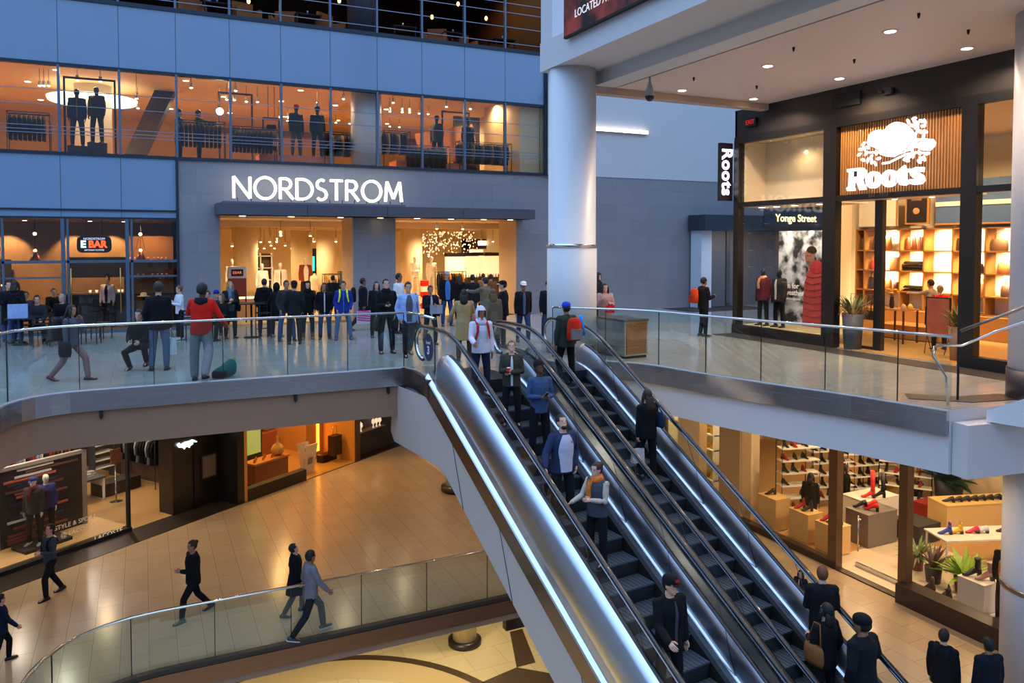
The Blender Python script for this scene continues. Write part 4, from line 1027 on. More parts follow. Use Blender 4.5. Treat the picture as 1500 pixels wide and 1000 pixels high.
# =================================================================== reusable props
def sc_lamp(label, group, name='track_lamp', col='#ffd9a0', st=14, r=.045, ln=.16):
    t_ = thing(name, label, 'lamp', (0, 0, 0), 0, group)
    MB().lathe((0, 0, 0), [(r * .8, 0), (r, -.02), (r, -ln)], 12).build('housing', white, t_)
    MB().lathe((0, 0, 0), [(r * .9, -ln - .001), (r * .95, -ln - .02), (r * .3, -ln - .035)], 12).build('bulb', emis('lamp_glow_%s' % col.lstrip('#'), col, st), t_); return t_
def disc_lamp(label, group, col='#ffdba8', st=10, r=.09, name='recessed_downlight'):
    t_ = thing(name, label, 'downlight', (0, 0, 0), 0, group)
    MB().lathe((0, 0, 0), [(r * 1.3, -.012), (r * 1.35, 0)], 16).build('trim_ring', offwhite, t_)
    MB().lathe((0, 0, 0), [(r, -.02), (r * 1.02, -.01)], 16).build('lamp', emis('disc_glow_%s' % col.lstrip('#'), col, st), t_); return t_
def scatter(proto, pts, rz=None):
    out = []
    for i, p in enumerate(pts):
        o = proto if i == 0 else copy_tree(proto)
        o.location = p
        if rz is not None: o.rotation_euler = (0, 0, rz[i] if isinstance(rz, (list, tuple)) else rz)
        out.append(o)
    return out
def hung(proto, pts, zc):
    out = scatter(proto, pts)
    for o in out:
        if zc - o.location.z > .02: MB().box(-.007, -.007, 0, .007, .007, zc - o.location.z).build('stem', blackm, o)
    return out
def garment_mesh(name, w=.42, hgt=.75, d=.10):
    mb = MB(); rings = []
    for z, a, b in ((0, .30, .5), (-.03, .75, .8), (-.10, 1.0, 1.0), (-.35, .88, 1.0), (-hgt, 1.0, 1.1)): rings.append((Vector((0, 0, z)), Vector((0, 1, 0)), Vector((1, 0, 0)), w / 2 * a, d / 2 * b, d / 2 * b))
    ringloft(mb, rings, 10)
    for s in (-1, 1): mb.sweep([(0, s * w * .42, -.06), (0, s * w * .56, -.30), (0, s * w * .50, -.58)], [(.045 * math.cos(PI / 4 * j), .035 * math.sin(PI / 4 * j)) for j in range(8)], up=(1, 0, 0.1))
    return mb
def hanging(label, group, pts, cols, rz=0.0, w=.42, hgt=.75, d=.09, cat='garment', name='hanging_garment'):
    t0 = None
    for i, p in enumerate(pts):
        t_ = thing(name, label, cat, p, rz, group)
        if t0 is None:
            me = garment_mesh('garment_body', w, hgt, d).mesh('garment_body'); hk = MB().tube([(0, 0, 0), (0, 0, .05), (.015, 0, .07)], .004, 4).mesh('hanger_hook'); t0 = 1
            me.materials.append(None); hk.materials.append(chrome)
        o = bpy.data.objects.new('garment_body', me); COL.objects.link(o); o.parent = t_
        o.material_slots[0].link = 'OBJECT'; o.material_slots[0].material = fabric(cols[i % len(cols)])
        o2 = bpy.data.objects.new('hanger_hook', hk); COL.objects.link(o2); o2.parent = t_
def rack(label, loc, rz, ln, hgt, cat='clothes rack', m=None, shelf=None):
    t_ = thing('clothes_rack', label, cat, loc, rz); m = m or blackm
    for s in (0, 1):
        for dy in (-.2, .2): MB().tube([(s * ln, dy, 0), (s * ln, dy, hgt)], .014, 6).build('upright', m, t_)
    MB().tube([(0, 0, hgt - .05), (ln, 0, hgt - .05)], .012, 6).build('rail', m, t_)
    MB().tube([(0, -.2, hgt), (0, .2, hgt), (ln, .2, hgt), (ln, -.2, hgt), (0, -.2, hgt)], .013, 6).build('top_frame', m, t_)
    if shelf:
        for z_ in shelf: MB().box(0, -.2, z_, ln, .2, z_ + .025).build('shelf', m, t_)
    return t_
def table(label, loc, rz, w, d, h, m, leg=None, cat='table', top=.04):
    t_ = thing('display_table', label, cat, loc, rz); leg = leg or m
    MB().box(-w / 2, -d / 2, h - top, w / 2, d / 2, h).build('table_top', m, t_)
    for sx_ in (-1, 1):
        for sy_ in (-1, 1): MB().box(sx_ * (w / 2 - .05) - .02, sy_ * (d / 2 - .05) - .02, 0, sx_ * (w / 2 - .05) + .02, sy_ * (d / 2 - .05) + .02, h - top).build('leg', leg, t_)
    return t_
def podium(label, loc, rz, w, d, h, m, cat='plinth', name='display_plinth'):
    t_ = thing(name, label, cat, loc, rz)
    MB().box(-w / 2, -d / 2, .04, w / 2, d / 2, h - .02).build('block', m, t_); MB().box(-w / 2 - .01, -d / 2 - .01, h - .02, w / 2 + .01, d / 2 + .01, h).build('top_panel', m, t_)
    MB().box(-w / 2 + .03, -d / 2 + .03, 0, w / 2 - .03, d / 2 - .03, .04).build('kick_base', darkgrey, t_); return t_
def bagprop(label, loc, rz, w, h, d, c, handle='arch', group=None, drop=.18):
    t_ = thing('handbag', label, 'bag', loc, rz, group)
    mb = MB(); ringloft(mb, [(Vector((0, 0, z)), Vector((1, 0, 0)), Vector((0, 1, 0)), w / 2 * a, d / 2 * b, d / 2 * b) for z, a, b in ((0, .92, .95), (h * .1, 1, 1.05), (h * .6, .97, .85), (h * .92, .88, .5), (h, .85, .3))], 12)
    mb.build('bag_body', mat('leather_' + c.lstrip('#'), c, .45, noise=.15), t_)
    for s in ((-1, 1) if handle == 'arch' else (1,)):
        MB().tube([(-w * .26, s * d * .12, h * .9), (-w * .2, s * d * .1, h + drop * .7), (0, s * d * .08, h + drop), (w * .2, s * d * .1, h + drop * .7), (w * .26, s * d * .12, h * .9)], .008, 6).build('handle', mat('leather_' + c.lstrip('#'), c, .45), t_)
    return t_
def shoeprop(label, loc, rz, c, boot=0.0, heel=.03, group=None, s=1.0):
    t_ = thing('boot' if boot else 'shoe', label, 'boot' if boot else 'shoe', loc, rz, group); t_.scale = (s, s, s)
    mb = MB(); rg = [(-.12, .028, .02, .05), (-.09, .038, .075, .04), (-.03, .038, .07, .03), (.03, .040, .045, .015), (.09, .042, .025, .012), (.13, .03, .012, .010), (.15, .010, .002, .006)]
    vs = []; n = 12; hz_ = [heel, heel, heel * .8, heel * .35, 0, 0, 0]
    for (y, w, hi, lo), hh_ in zip(rg, hz_):
        for k in range(n):
            a = 2 * PI * k / n; q = math.sin(a); vs.append((w * math.cos(a), y, hh_ + .012 + (hi + .02) * max(0, q)))
    mb.add(vs, [(i * n + k, i * n + (k + 1) % n, (i + 1) * n + (k + 1) % n, (i + 1) * n + k) for i in range(len(rg) - 1) for k in range(n)] + [tuple(range(n)), tuple((len(rg) - 1) * n + k for k in range(n))], 0, True)
    if boot: mb.sweep([(0, -.07, heel + .06), (0, -.075, heel + .16), (0, -.065, heel + boot)], [(.042 * math.cos(PI / 5 * j), .05 * math.sin(PI / 5 * j)) for j in range(10)], scales=[.95, .8, 1.05], up=(0, 1, 0))
    mb.build('upper', mat('leather_' + c.lstrip('#'), c, .4), t_)
    MB().prism([(-.12, 0), (-.07, 0), (-.065, heel + .012), (-.12, heel + .012)], 'x', -.026, .026).build('heel', black, t_)
    return t_
def leafplant(label, loc, h, r, nl, pot_c, pot_r, pot_h, leafc, kind='blade', cat='plant', soil=True, fuzz=None, w=.05, seed=1, name='potted_plant'):
    t_ = thing(name, label, cat, loc); rnd = random.Random(seed)
    MB().lathe((0, 0, 0), [(pot_r * .8, 0), (pot_r, pot_h), (pot_r * .9, pot_h), (pot_r * .88, pot_h - .04)], 24).build('pot', mat('pot_' + pot_c.lstrip('#'), pot_c, .5), t_)
    lm = mat('leaf_' + leafc.lstrip('#'), leafc, .5, noise=.35, nscale=6)
    mb = MB()
    for k in range(nl):
        a = rnd.uniform(0, 2 * PI); el = rnd.uniform(.25, 1.25) if kind != 'up' else rnd.uniform(.9, 1.35); L_ = h * rnd.uniform(.65, 1.05)
        d = Vector((math.cos(a) * math.cos(el), math.sin(a) * math.cos(el), math.sin(el))); s_ = Vector((-math.sin(a), math.cos(a), 0)); P = Vector((0, 0, pot_h - .03)) + Vector((math.cos(a), math.sin(a), 0)) * pot_r * .3 * rnd.random()
        ww = w * rnd.uniform(.7, 1.2); vs = []; m = 5
        for q in range(m + 1):
            f = q / m; p = P + d * L_ * f - Vector((0, 0, 1)) * (L_ * .35 * f * f * (1.4 - el) + 0) + Vector((math.cos(a), math.sin(a), 0)) * (r * .5 * f * f)
            wd = ww * (math.sin(PI * min(1, .12 + f * .88)) ** .7) * (1 if kind != 'round' else 1.8) + .002
            vs += [tuple(p - s_ * wd), tuple(p + Vector((0, 0, -.3 * wd))), tuple(p + s_ * wd)]
        mb.add(vs, [(3 * q + j, 3 * q + j + 1, 3 * q + j + 4, 3 * q + j + 3) for q in range(m) for j in (0, 1)], 0, True)
    mb.build('foliage', lm, t_, fix=False)
    if fuzz:
        fb = MB()
        for k in range(260):
            a = rnd.uniform(0, 2 * PI); rr = pot_r * rnd.uniform(.7, 1.35); z = pot_h + rnd.uniform(-.06, .20)
            p = Vector((rr * math.cos(a), rr * math.sin(a), z)); q_ = p + Vector((rnd.uniform(-.12, .12), rnd.uniform(-.12, .12), rnd.uniform(-.14, .10)))
            fb.tube([tuple(p), tuple((p + q_) / 2 + Vector((.02, 0, .03))), tuple(q_)], .005, 3)
        f_ = fb.build('moss_skirt', mat('dry_moss', fuzz, .8), t_); f_['kind'] = 'stuff'
    return t_
def mannequin(label, x, y, z, face, top, pants='#1b1c22', skin='plastic', hat=None, inner=None, legs='stand', aL='down', aR='down', h=1.82, shoes='#15151a', near=False, hair=None, scarf=None):
    return person(label, x, y, z, h=h, face=face, top=top, pants=pants, skin=skin, hat=hat, inner=inner, legs=legs, aL=aL, aR=aR, shoes=shoes, hair=hair, mann=True, near=near, scarf=scarf)
def box_room(name, x0, y0, z0, x1, y1, z1, walls, wall_m, ceil_m=None, floor_m=None):
    """open room shell: walls is a string of sides present (n,s,e,w)"""
    if 'n' in walls: struct('wall_%s_north' % name, MB().box(x0, y1, z0, x1, y1 + .1, z1), wall_m)
    if 'e' in walls: struct('wall_%s_east' % name, MB().box(x1, y0, z0, x1 + .1, y1, z1), wall_m)
    if 'w' in walls: struct('wall_%s_west' % name, MB().box(x0 - .1, y0, z0, x0, y1, z1), wall_m)
    if 's' in walls: struct('wall_%s_south' % name, MB().box(x0, y0 - .1, z0, x1, y0, z1), wall_m)
    if ceil_m: struct('ceiling_%s' % name, MB().box(x0, y0, z1, x1, y1, z1 + .1), ceil_m)
    if floor_m: struct('floor_%s' % name, MB().box(x0, y0, z0 - .1, x1, y1, z0 + .004), floor_m)
# =================================================================== department store, ground room behind the entrance
cream = mat('cream_wall_paint', '#e2cfa8', 0.6); tanceil = mat('tan_ceiling', '#d8bd90', 0.6); beigefl = mat('beige_polished_floor', '#c9a878', 0.25)
box_room('store', 1.15, 27.6, 0, 18.0, 45, 3.62, 'new', cream, tanceil, beigefl)
struct('wall_store_front', MB().box(1.05, YF + .8, 0, 2.27, 27.6, 3.62).box(13.05, YF + .8, 0, 18.0, 27.6, 3.62), cream)
struct('ceiling_store_bulkhead', MB().box(2.2, 30.4, 3.38, 14.4, 30.9, 3.62).box(2.2, 35.5, 3.34, 14.4, 36.0, 3.62), tanceil)
gn = 'slender cream columns inside the department store'
for i, (x, y, z) in enumerate(((3.92, 34.20, 1.50), (6.94, 38.00, 1.32), (7.75, 36.00, 1.37), (11.50, 35.00, 1.35))):
    c_ = struct('pillar_store_%d' % (i + 1), MB().lathe((x, y, 0), [(.50, 0), (.50, 3.62)], 28), cream)
lamp0 = sc_lamp('small glowing spotlight hanging from the store ceiling', 'ceiling spotlights of the department store', st=16, r=.05)
hung(lamp0, [(3.28, 33.00, 2.81), (4.52, 34.00, 2.98), (4.74, 33.00, 2.99), (5.32, 35.00, 2.99), (5.37, 37.00, 2.82), (4.76, 30.30, 3.22), (5.85, 30.20, 3.21), (6.74, 34.00, 3.00), (7.34, 38.00, 2.82), (7.81, 34.50, 3.00), (5.03, 39.00, 2.67), (5.62, 41.00, 2.67), (6.17, 38.00, 2.82), (6.64, 39.00, 2.67), (6.42, 43.00, 2.66), (8.61, 38.00, 2.60), (9.31, 41.00, 2.41), (10.69, 29.30, 3.51), (11.89, 29.50, 3.51), (13.30, 38.00, 2.81), (14.16, 38.50, 2.84), (14.50, 39.00, 2.90), (15.60, 40.00, 2.86), (16.00, 40.50, 2.84), (15.52, 36.00, 3.03), (16.39, 36.50, 3.02), (14.12, 40.00, 2.32), (14.47, 41.00, 2.20), (15.87, 42.00, 1.98), (16.72, 42.00, 2.25), (17.38, 43.00, 2.24)], 3.62)
cl0 = disc_lamp('glowing round downlight in the entrance soffit under the canopy', 'downlights under the entrance canopy', st=9, r=.10)
scatter(cl0, [(x_, YF - .35, 3.655) for x_ in (2.95, 4.5, 6.15, 7.55, 8.9, 10.2, 11.5, 12.6)])
for x_ in (4.5, 11.2): spot('canopy_spot', (x_, YF - .35, 3.6), 130, WARM, 150, .8, (x_, YF - 1.2, 0))
# display pieces
pl_ = []
def dm(lb, x, y, z, top, **k):
    person(lb, x, y, z, h=1.80, face=180, top=top, pants=k.pop('pants', '#d8cdb4'), skin='plastic', hair=None, mann=True, shoes=None, **k)
podium('low cream plinth under the pair of white mannequins right of the entrance pillar', (11.38, 33.00, 0), 0, 1.9, .9, .35, cream)
dm('white mannequin with folded arms standing left on the cream plinth', 10.99, 33.00, .35, ('tight', '#e6dcc4'), aL='cross', aR='cross')
dm('white mannequin standing right on the cream plinth', 11.77, 33.00, .35, ('tight', '#e0d4b8'))
dm('white mannequin beside the first cream column of the store', 3.10, 31.50, .35, ('tight', '#e8dcc0'), aL='pocket')
podium('small cream plinth under the mannequin by the first column', (3.10, 31.50, 0), 0, .7, .7, .35, cream)
dm('mannequin in a white blouse beside the glass shelving of the store', 4.28, 32.00, .15, ('shirt', '#e6dfd0'))
dm('mannequin in a long white coat with a black collar in the middle of the store', 5.07, 32.50, .15, ('coat', '#e4dccb'), inner=('#17171a', .3))
dm('tall mannequin in a rust brown leather jacket over a pale top', 5.99, 32.00, .35, ('jacket', '#7a3a1a'), inner=('#d9cfb8', 1.4), pants='#1a1714')
podium('round-edged dark plinth under the brown jacket mannequin', (5.99, 32.00, 0), 0, .7, .7, .35, mat('walnut', '#4a2b16', .4))
for i, (px_x, px_y, lb, c) in enumerate(((4.28, 32.00, 'low plinth under the white blouse mannequin', cream), (5.07, 32.50, 'low plinth under the white coat mannequin', cream))): podium(lb, (px_x, px_y, 0), 0, .7, .7, .15, c)
tf = thing('dress_form', 'dress form in a cream patterned top near the racks', 'dress form', (6.15, 31.00, 0))
fm = MB(); ringloft(fm, [(Vector((0, 0, z_)), Vector((1, 0, 0)), Vector((0, 1, 0)), a, b, b) for z_, a, b in ((.75, .16, .11), (.95, .15, .11), (1.15, .14, .10), (1.32, .18, .12), (1.45, .16, .09), (1.5, .05, .05), (1.56, .05, .05))], 16); fm.build('torso', fabric('#d8c9a4'), tf)
MB().lathe((0, 0, 0), [(.16, 0), (.16, .02), (.02, .04), (.02, .76)], 16).build('stand', chrome, tf)
rack('long clothes rack with tan garments inside the department store', (6.92, 33.00, 0), 0, 1.7, 1.45)
hanging('tan and cream garment on the long rack in the department store', 'garments on the long rack in the department store', [(6.92 + .12 + .145 * k, 33.00, 1.38) for k in range(11)], ['#a98850', '#c7a870', '#8f6c3a', '#d8c39a'])
rack('clothes rack with dark and bright garments beside the right store pillar', (7.25, 31.50, 0), 0, .9, 1.6)
hanging('garment on the short rack beside the right store pillar', 'garments on the short rack beside the entrance pillar', [(7.25 + .1 + .12 * k, 31.50, 1.53) for k in range(7)], ['#1f5a58', '#16161a', '#b8872a', '#d8d0c0', '#5a2a18'])
rack('dark clothes rack right of the cream plinth', (11.67, 32.00, 0), 0, 1.3, 1.5)
hanging('coat on the dark rack right of the cream plinth', 'coats on the rack right of the cream plinth', [(11.67 + .1 + .12 * k, 32.00, 1.43) for k in range(10)], ['#17120f', '#2a1c14', '#8a4a22', '#1b1512', '#b5702c'], hgt=.95)
rs_ = thing('gift_box_stack', 'stack of red and white boxes beside the cream plinth', 'boxes', (10.75, 31.00, 0))
for k in range(5): MB().box(-.15, -.12, .24 * k, .15, .12, .24 * k + .22).build('box', fabric('#b81c12' if k % 2 == 0 else '#e0d6c4'), rs_)
# cosmetics counters
for i, (x, y) in enumerate(((14.14, 36.00), (15.29, 37.00), (16.50, 38.00), (16.69, 37.00))):
    c_ = thing('cosmetics_counter', ['cosmetics counter with lit header, leftmost of four in the store', 'cosmetics counter with lit header, second from the left in the store', 'cosmetics counter with lit header, third from the left in the store', 'cosmetics counter with lit header beside the right reveal of the store'][i], 'counter', (x, y, 0))
    MB().box(-.5, -.25, 0, .5, .25, 1.0).build('cabinet', mat('counter_dark', '#2b1f16', .4), c_); MB().box(-.5, .05, 1.0, .5, .25, 2.1).build('back_panel', emis('counter_lit', '#f0d0a0', .9), c_)
    MB().box(-.52, -.0, 2.1, .52, .28, 2.28).build('header', black, c_)
    for k in range(6): MB().lathe((-.38 + .15 * k, -.05, 1.0), [(.03, 0), (.035, .12), (.012, .15), (.012, .2)], 8).build('bottle', mat('bottle_%d' % (k % 3), ('#c9772a', '#3a2414', '#d8cfc0')[k % 3], .2), c_)
dw = thing('doorway_surround', 'dark brown portal with a small lit sign deep inside the store', 'portal', (17.67, 41, 0))
MB().box(-1.1, 0, 0, -.75, .3, 3.0).build('jamb', mat('portal_brown', '#3e2010', .5), dw); MB().box(.75, 0, 0, 1.0, .3, 3.0).build('jamb', mat('portal_brown', '#3e2010', .5), dw)
MB().box(-1.1, 0, 2.45, 1.0, .3, 3.0).build('lintel', mat('portal_brown', '#3e2010', .5), dw); MB().box(-.2, -.03, 2.65, .3, .0, 2.9).build('lit_sign', emis('small_sign', '#fff0d0', 3), dw)
MB().box(-.6, .5, .9, .7, .55, 2.4).build('lit_panel', emis('portal_panel', '#ffe0b0', 1.2), dw)
tv = thing('wall_screen', 'black wall panel with a small teal screen in the store', 'screen', (7.80, 40, 0))
MB().box(-.4, 0, 1.0, .35, .1, 2.5).build('panel', black, tv); MB().box(-.25, -.02, 1.35, .15, 0, 2.1).build('display', emis('teal_screen', '#2fc4c0', 1.5), tv)
gl_s = thing('glass_shelving', 'white framed glass shelving unit with dark backs in the store', 'shelving', (5.13, 37, 0))
for k in range(3): MB().box(-.75 + .5 * k, 0, 0, -.70 + .5 * k, .3, 2.3).build('upright', white, gl_s)
for k in range(4): MB().box(-.75, 0, .5 + .55 * k, .35, .3, .54 + .55 * k).build('shelf', white, gl_s)
MB().box(-.75, .3, 0, .35, .34, 2.3).build('back_panel', mat('shelf_back', '#4a2c1a', .5), gl_s)
ch = thing('crystal_chandelier', 'wide chandelier of hanging glass drops with many tiny lights', 'chandelier', (14.80, 39, 3.5))
rn = random.Random(5)
MB().box(-1.7, -.8, -.03, 1.7, .8, .1).build('ceiling_plate', white, ch)
dm_ = MB()
for k in range(200):
    x_, y_, z_ = rn.uniform(-1.7, 1.7), rn.uniform(-.8, .8), -rn.uniform(.1, 1.3); dm_.ball((x_, y_, z_), .03, .03, .045, 5, 3)
d_ = dm_.build('glass_drops', emis('crystal_glow', '#ffdda0', 1.6), ch, fix=False); d_['kind'] = 'stuff'
for i, (x, y, pw) in enumerate(((4.5, 30, 330), (8.6, 30, 240), (11, 29.8, 300), (6, 34.5, 420), (12.4, 33.2, 420), (14, 34.5, 380), (4, 38.5, 350), (9, 40, 420), (14, 40, 420))): spot('store_spot', (x, y, 3.3), pw * 1.9, WARM2, 165, .9, (x, y, 0), r=.12)
# display case and cafe board by the left jamb
dc_ = thing('display_case', 'long glass-topped display case just inside the entrance', 'display case', (3.52, 29.5, 0))
MB().box(-.75, -.3, 0, .75, .3, .75).build('cabinet', mat('case_tan', '#c79a5a', .4), dc_); MB().box(-.75, -.3, .75, .75, .3, 1.0).build('glass_top', gl, dc_); MB().box(-.7, -.25, .76, .7, .25, .80).build('lit_tray', emis('tray_lit', '#ffe2b0', 1.6), dc_)
eb = thing('cafe_menu_board', 'free-standing cafe board with a rounded black sign by the left jamb', 'board', (2.95, 28.2, 0))
MB().box(-.30, -.04, .9, .30, .04, 1.55).build('panel', mat('board_brown', '#7a3018', .4), eb); MB().box(-.30, -.05, 1.55, .30, .05, 1.95).build('header', fabric('#c9c2b8'), eb); MB().box(-.2, -.06, 1.62, .2, -.05, 1.86).build('badge', black, eb)
text_obj('lettering', 'EBAR', .13, emis('board_txt', '#ff6a30', .9), eb, .003, M=TR(0, -.065, 1.74) @ FACE_S)
for s in (-1, 1): MB().box(s * .28 - .02, -.03, 0, s * .28 + .02, .03, .9).build('leg', blackm, eb)
# =================================================================== cafe behind the glass on the left
brown_w = mat('brown_wood_panel', '#946c40', .5, noise=.15); 
box_room('cafe', -11, 26.95, 0, 1.0, 31.8, 3.5, 'ne', brown_w, mat('cafe_ceiling', '#3c2415', .6), mat('cafe_floor', '#7c5230', .35))
struct('wall_cafe_partition', MB().box(1.0, 26.9, 0, 1.1, 45, 3.6), brown_w)
gl_cafe = glass('cafe_glass', (0.9, 0.92, 0.94), 0.7, 0.0, 0.04)
for i, (xa, xb) in enumerate([(-10.3, -8.7), (-8.7, -7.05), (-7.05, -5.43), (-5.43, -3.81), (-3.81, -2.15), (-2.15, -.42), (-.42, 1.02)]):
    w_ = struct('window_cafe_%d' % (i + 1), MB().box(xa, YF + .02, 0.1, xb, YF + .04, 3.5), gl_cafe)
    MB().box(xa - .05, YF - .09, 0, xa + .05, YF + .1, 3.5).box(xa + .1, YF - .05, 0, xa + .16, YF + .05, 3.5).build('mullion', mull_m, w_)
    MB().box(xa, YF - .05, 2.16, xb, YF + .06, 2.24).build('transom', mull_m, w_); MB().box(xa, YF - .05, 0, xb, YF + .06, .1).build('sill', mull_m, w_)
    if i != 5: MB().box(xa, YF - .04, 1.70, xb, YF + .02, 1.75).build('rail', mull_m, w_)
    else:
        for x_ in (-1.95, -.62): MB().tube([(x_, YF - .12, .6), (x_, YF - .12, 2.0)], .018, 8).build('pull_handle', mat('brass', '#b98f4e', .3, .9), w_)
es = thing('cafe_sign', 'rounded black hanging cafe sign with white and orange letters', 'sign', (-1.34, 27.25, 2.72))
def rrect(w, h, r, n=6): return [(sx_ * (w / 2 - r) + r * math.cos(R(a0 + 90 * k / n)), sy_ * (h / 2 - r) + r * math.sin(R(a0 + 90 * k / n))) for sx_, sy_, a0 in ((1, 1, 0), (-1, 1, 90), (-1, -1, 180), (1, -1, 270)) for k in range(n + 1)]
MB().prism(rrect(.95, .50, .14), 'y', -.05, .05).build('board', black, es)
text_obj('letter_e', 'E', .30, emis('sign_bluewhite', '#cfe0ff', 2.2), es, .004, M=TR(-.30, -.056, 0) @ FACE_S, offset=.012)
text_obj('lettering_bar', 'BAR', .30, emis('sign_orange', '#ff5a1e', 1.8), es, .004, M=TR(.09, -.056, 0) @ FACE_S, offset=.012, sx_=.92)
text_obj('top_line', 'NORDSTROM', .095, emis('sign_small_white', '#dfe6f2', 1.2), es, .003, M=TR(0, -.056, .175) @ FACE_S)
text_obj('bottom_line', 'ARTISAN COFFEE', .070, emis('sign_small_white', '#dfe6f2', 1.2), es, .003, M=TR(0, -.056, -.175) @ FACE_S)
for x_ in (-.22, .22): MB().box(x_ - .01, -.01, .25, x_ + .01, .01, .85).build('hanger_rod', blackm, es)
ct = thing('cafe_counter', 'long black cafe counter with a lit steel top', 'counter', (-1.1, 29.6, 0))
MB().box(-1.4, -.35, 0, 2.0, .35, 1.05).build('front_panel', mat('counter_black', '#14100d', .45), ct); MB().box(-1.45, -.4, 1.05, 2.05, .4, 1.10).build('worktop', mat('counter_top', '#6b5038', .3), ct)
g_ = 'white cups on the cafe counter'
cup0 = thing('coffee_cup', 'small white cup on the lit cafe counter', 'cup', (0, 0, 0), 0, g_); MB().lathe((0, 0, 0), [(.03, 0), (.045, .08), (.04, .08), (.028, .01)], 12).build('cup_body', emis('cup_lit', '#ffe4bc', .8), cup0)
scatter(cup0, [(-1.6 + .16 * k + .03 * (k % 3), 29.5, 1.10) for k in range(12)])
mb_ = thing('menu_screen', 'wide dark menu board above the cafe counter', 'board', (-1.3, 31.0, 1.55)); MB().box(-1.0, 0, 0, .75, .08, .72).build('board', black, mb_); MB().box(-.97, -.01, .03, .72, 0, .69).build('panel', mat('board_dark', '#1c120c', .4), mb_)
for i, (x_, y_, w_, h_, z_) in enumerate(((-5.4, 31.2, 2.6, .85, 1.35), (-8.6, 31.2, 2.2, .8, 1.4))):
    cbn = thing('wall_cabinet', ['dark wall cabinet with glowing lower edge left of the counter', 'dark wall cabinet at the far left of the cafe'][i], 'cabinet', (x_, y_, z_)); MB().box(-w_ / 2, 0, 0, w_ / 2, .4, h_).build('body', mat('cab_dark', '#1d140f', .5), cbn); MB().box(-w_ / 2, -.02, -.05, w_ / 2, .02, 0).build('light_strip', emis('strip_warm', '#ffb870', 3.5), cbn)
# tall shelving with jars at the right end of the cafe
sh = thing('cafe_shelving', 'lit wall shelving with jars and packets at the right end of the cafe', 'shelving', (.25, 28.4, 0))
for z_ in (.5, 1.05, 1.55, 2.1): MB().box(-.75, -.15, z_, .7, .25, z_ + .03).build('shelf', mat('shelf_dark', '#2c1a10', .5), sh)
MB().box(-.75, .25, 0, .7, .3, 3.0).build('back_panel', mat('shelf_amber', '#a86a30', .5), sh); MB().box(-.8, -.15, 0, -.75, .3, 2.3).build('side_panel', mat('shelf_dark', '#2c1a10', .5), sh)
jr = thing('coffee_jar', 'small jar or packet on the lit cafe shelving', 'jar', (0, 0, 0), 0, 'jars and packets on the cafe shelving'); MB().lathe((0, 0, 0), [(.04, 0), (.045, .12), (.03, .14)], 10).build('jar_body', mat('jar_red', '#b8481e', .35), jr); MB().lathe((0, 0, .14), [(.032, 0), (.03, .03)], 10).build('lid', offwhite, jr)
scatter(jr, [(-.35 + .13 * k, 28.35, 2.13) for k in range(5)] + [(.35 + .12 * k, 28.35, 2.13) for k in range(4)] + [(-.3 + .16 * k, 28.35, 1.58) for k in range(3)] + [(.3 + .14 * k, 28.35, 1.58) for k in range(4)])
hm = thing('straw_hat', 'pale brimmed hat on a stand behind the cafe window', 'hat', (.02, 27.5, 1.05)); MB().lathe((0, 0, 0), [(.19, 0), (.19, .012), (.10, .02), (.095, .10), (.06, .125), (.01, .13)], 20).build('crown', fabric('#c9ab7c'), hm); MB().lathe((0, 0, -.12), [(.12, 0), (.03, .03), (.03, .12)], 12).build('stand', blackm, hm)
# pendant bottle lamps and wall scallops
pn = thing('pendant_lamp', 'pendant lamp of wires around a copper shade in the cafe', 'lamp', (0, 0, 0), 0, 'wire pendant lamps in the cafe')
MB().lathe((0, 0, -.9), [(.05, .35), (.16, .08), (.15, 0), (.12, 0)], 14).build('shade', mat('copper_shade', '#7a3a1c', .35, .5), pn); MB().ball((0, 0, 0), .05).build('bulb', emis('pendant_hot', '#ffc890', 14), pn); MB().ball((0, 0, -.52), .045).build('lower_bulb', emis('pendant_hot', '#ffc890', 14), pn)
for k in range(4): a = PI / 2 * k; MB().tube([(0, 0, .35), (.03 * math.cos(a), .03 * math.sin(a), 0), (.13 * math.cos(a), .13 * math.sin(a), -.5)], .006, 4).build('wire', blackm, pn)
hung(pn, [(-3.0, 28.0, 3.05), (-.05, 27.8, 3.05)], 3.5)
for x_, pw in ((-9.3, 60), (-7.4, 60), (-5.6, 60), (-4.2, 70), (-2.2, 60), (-1.0, 60), (.2, 55)):
    spot('cafe_scallop', (x_, 31.0, 3.3), pw * 3.2, WARM, 80, .5, (x_, 31.9, 1.9), r=.04)
for x_, y_, pw in ((-8, 29, 90), (-4.5, 29, 110), (-1.5, 28.6, 110), (.2, 27.9, 45)): spot('cafe_spot', (x_, y_, 3.4), pw * 2.4, WARM, 160, .8, (x_, y_, 0), r=.08)
cd0 = disc_lamp('small round downlight in the dark cafe ceiling', 'downlights of the cafe ceiling', st=8, r=.06)
scatter(cd0, [(x_, 29.2, 3.5) for x_ in (-7.5, -5.5, -3.4, -1.55, -.55)])
person('barista in a white top and dark apron behind the cafe door', -1.05, 28.6, 0, h=1.66, face=200, top=('shirt', '#c9b0a8'), pants='#0d0d10', hair=('short', 'black'), inner=('#1a1014', .8))
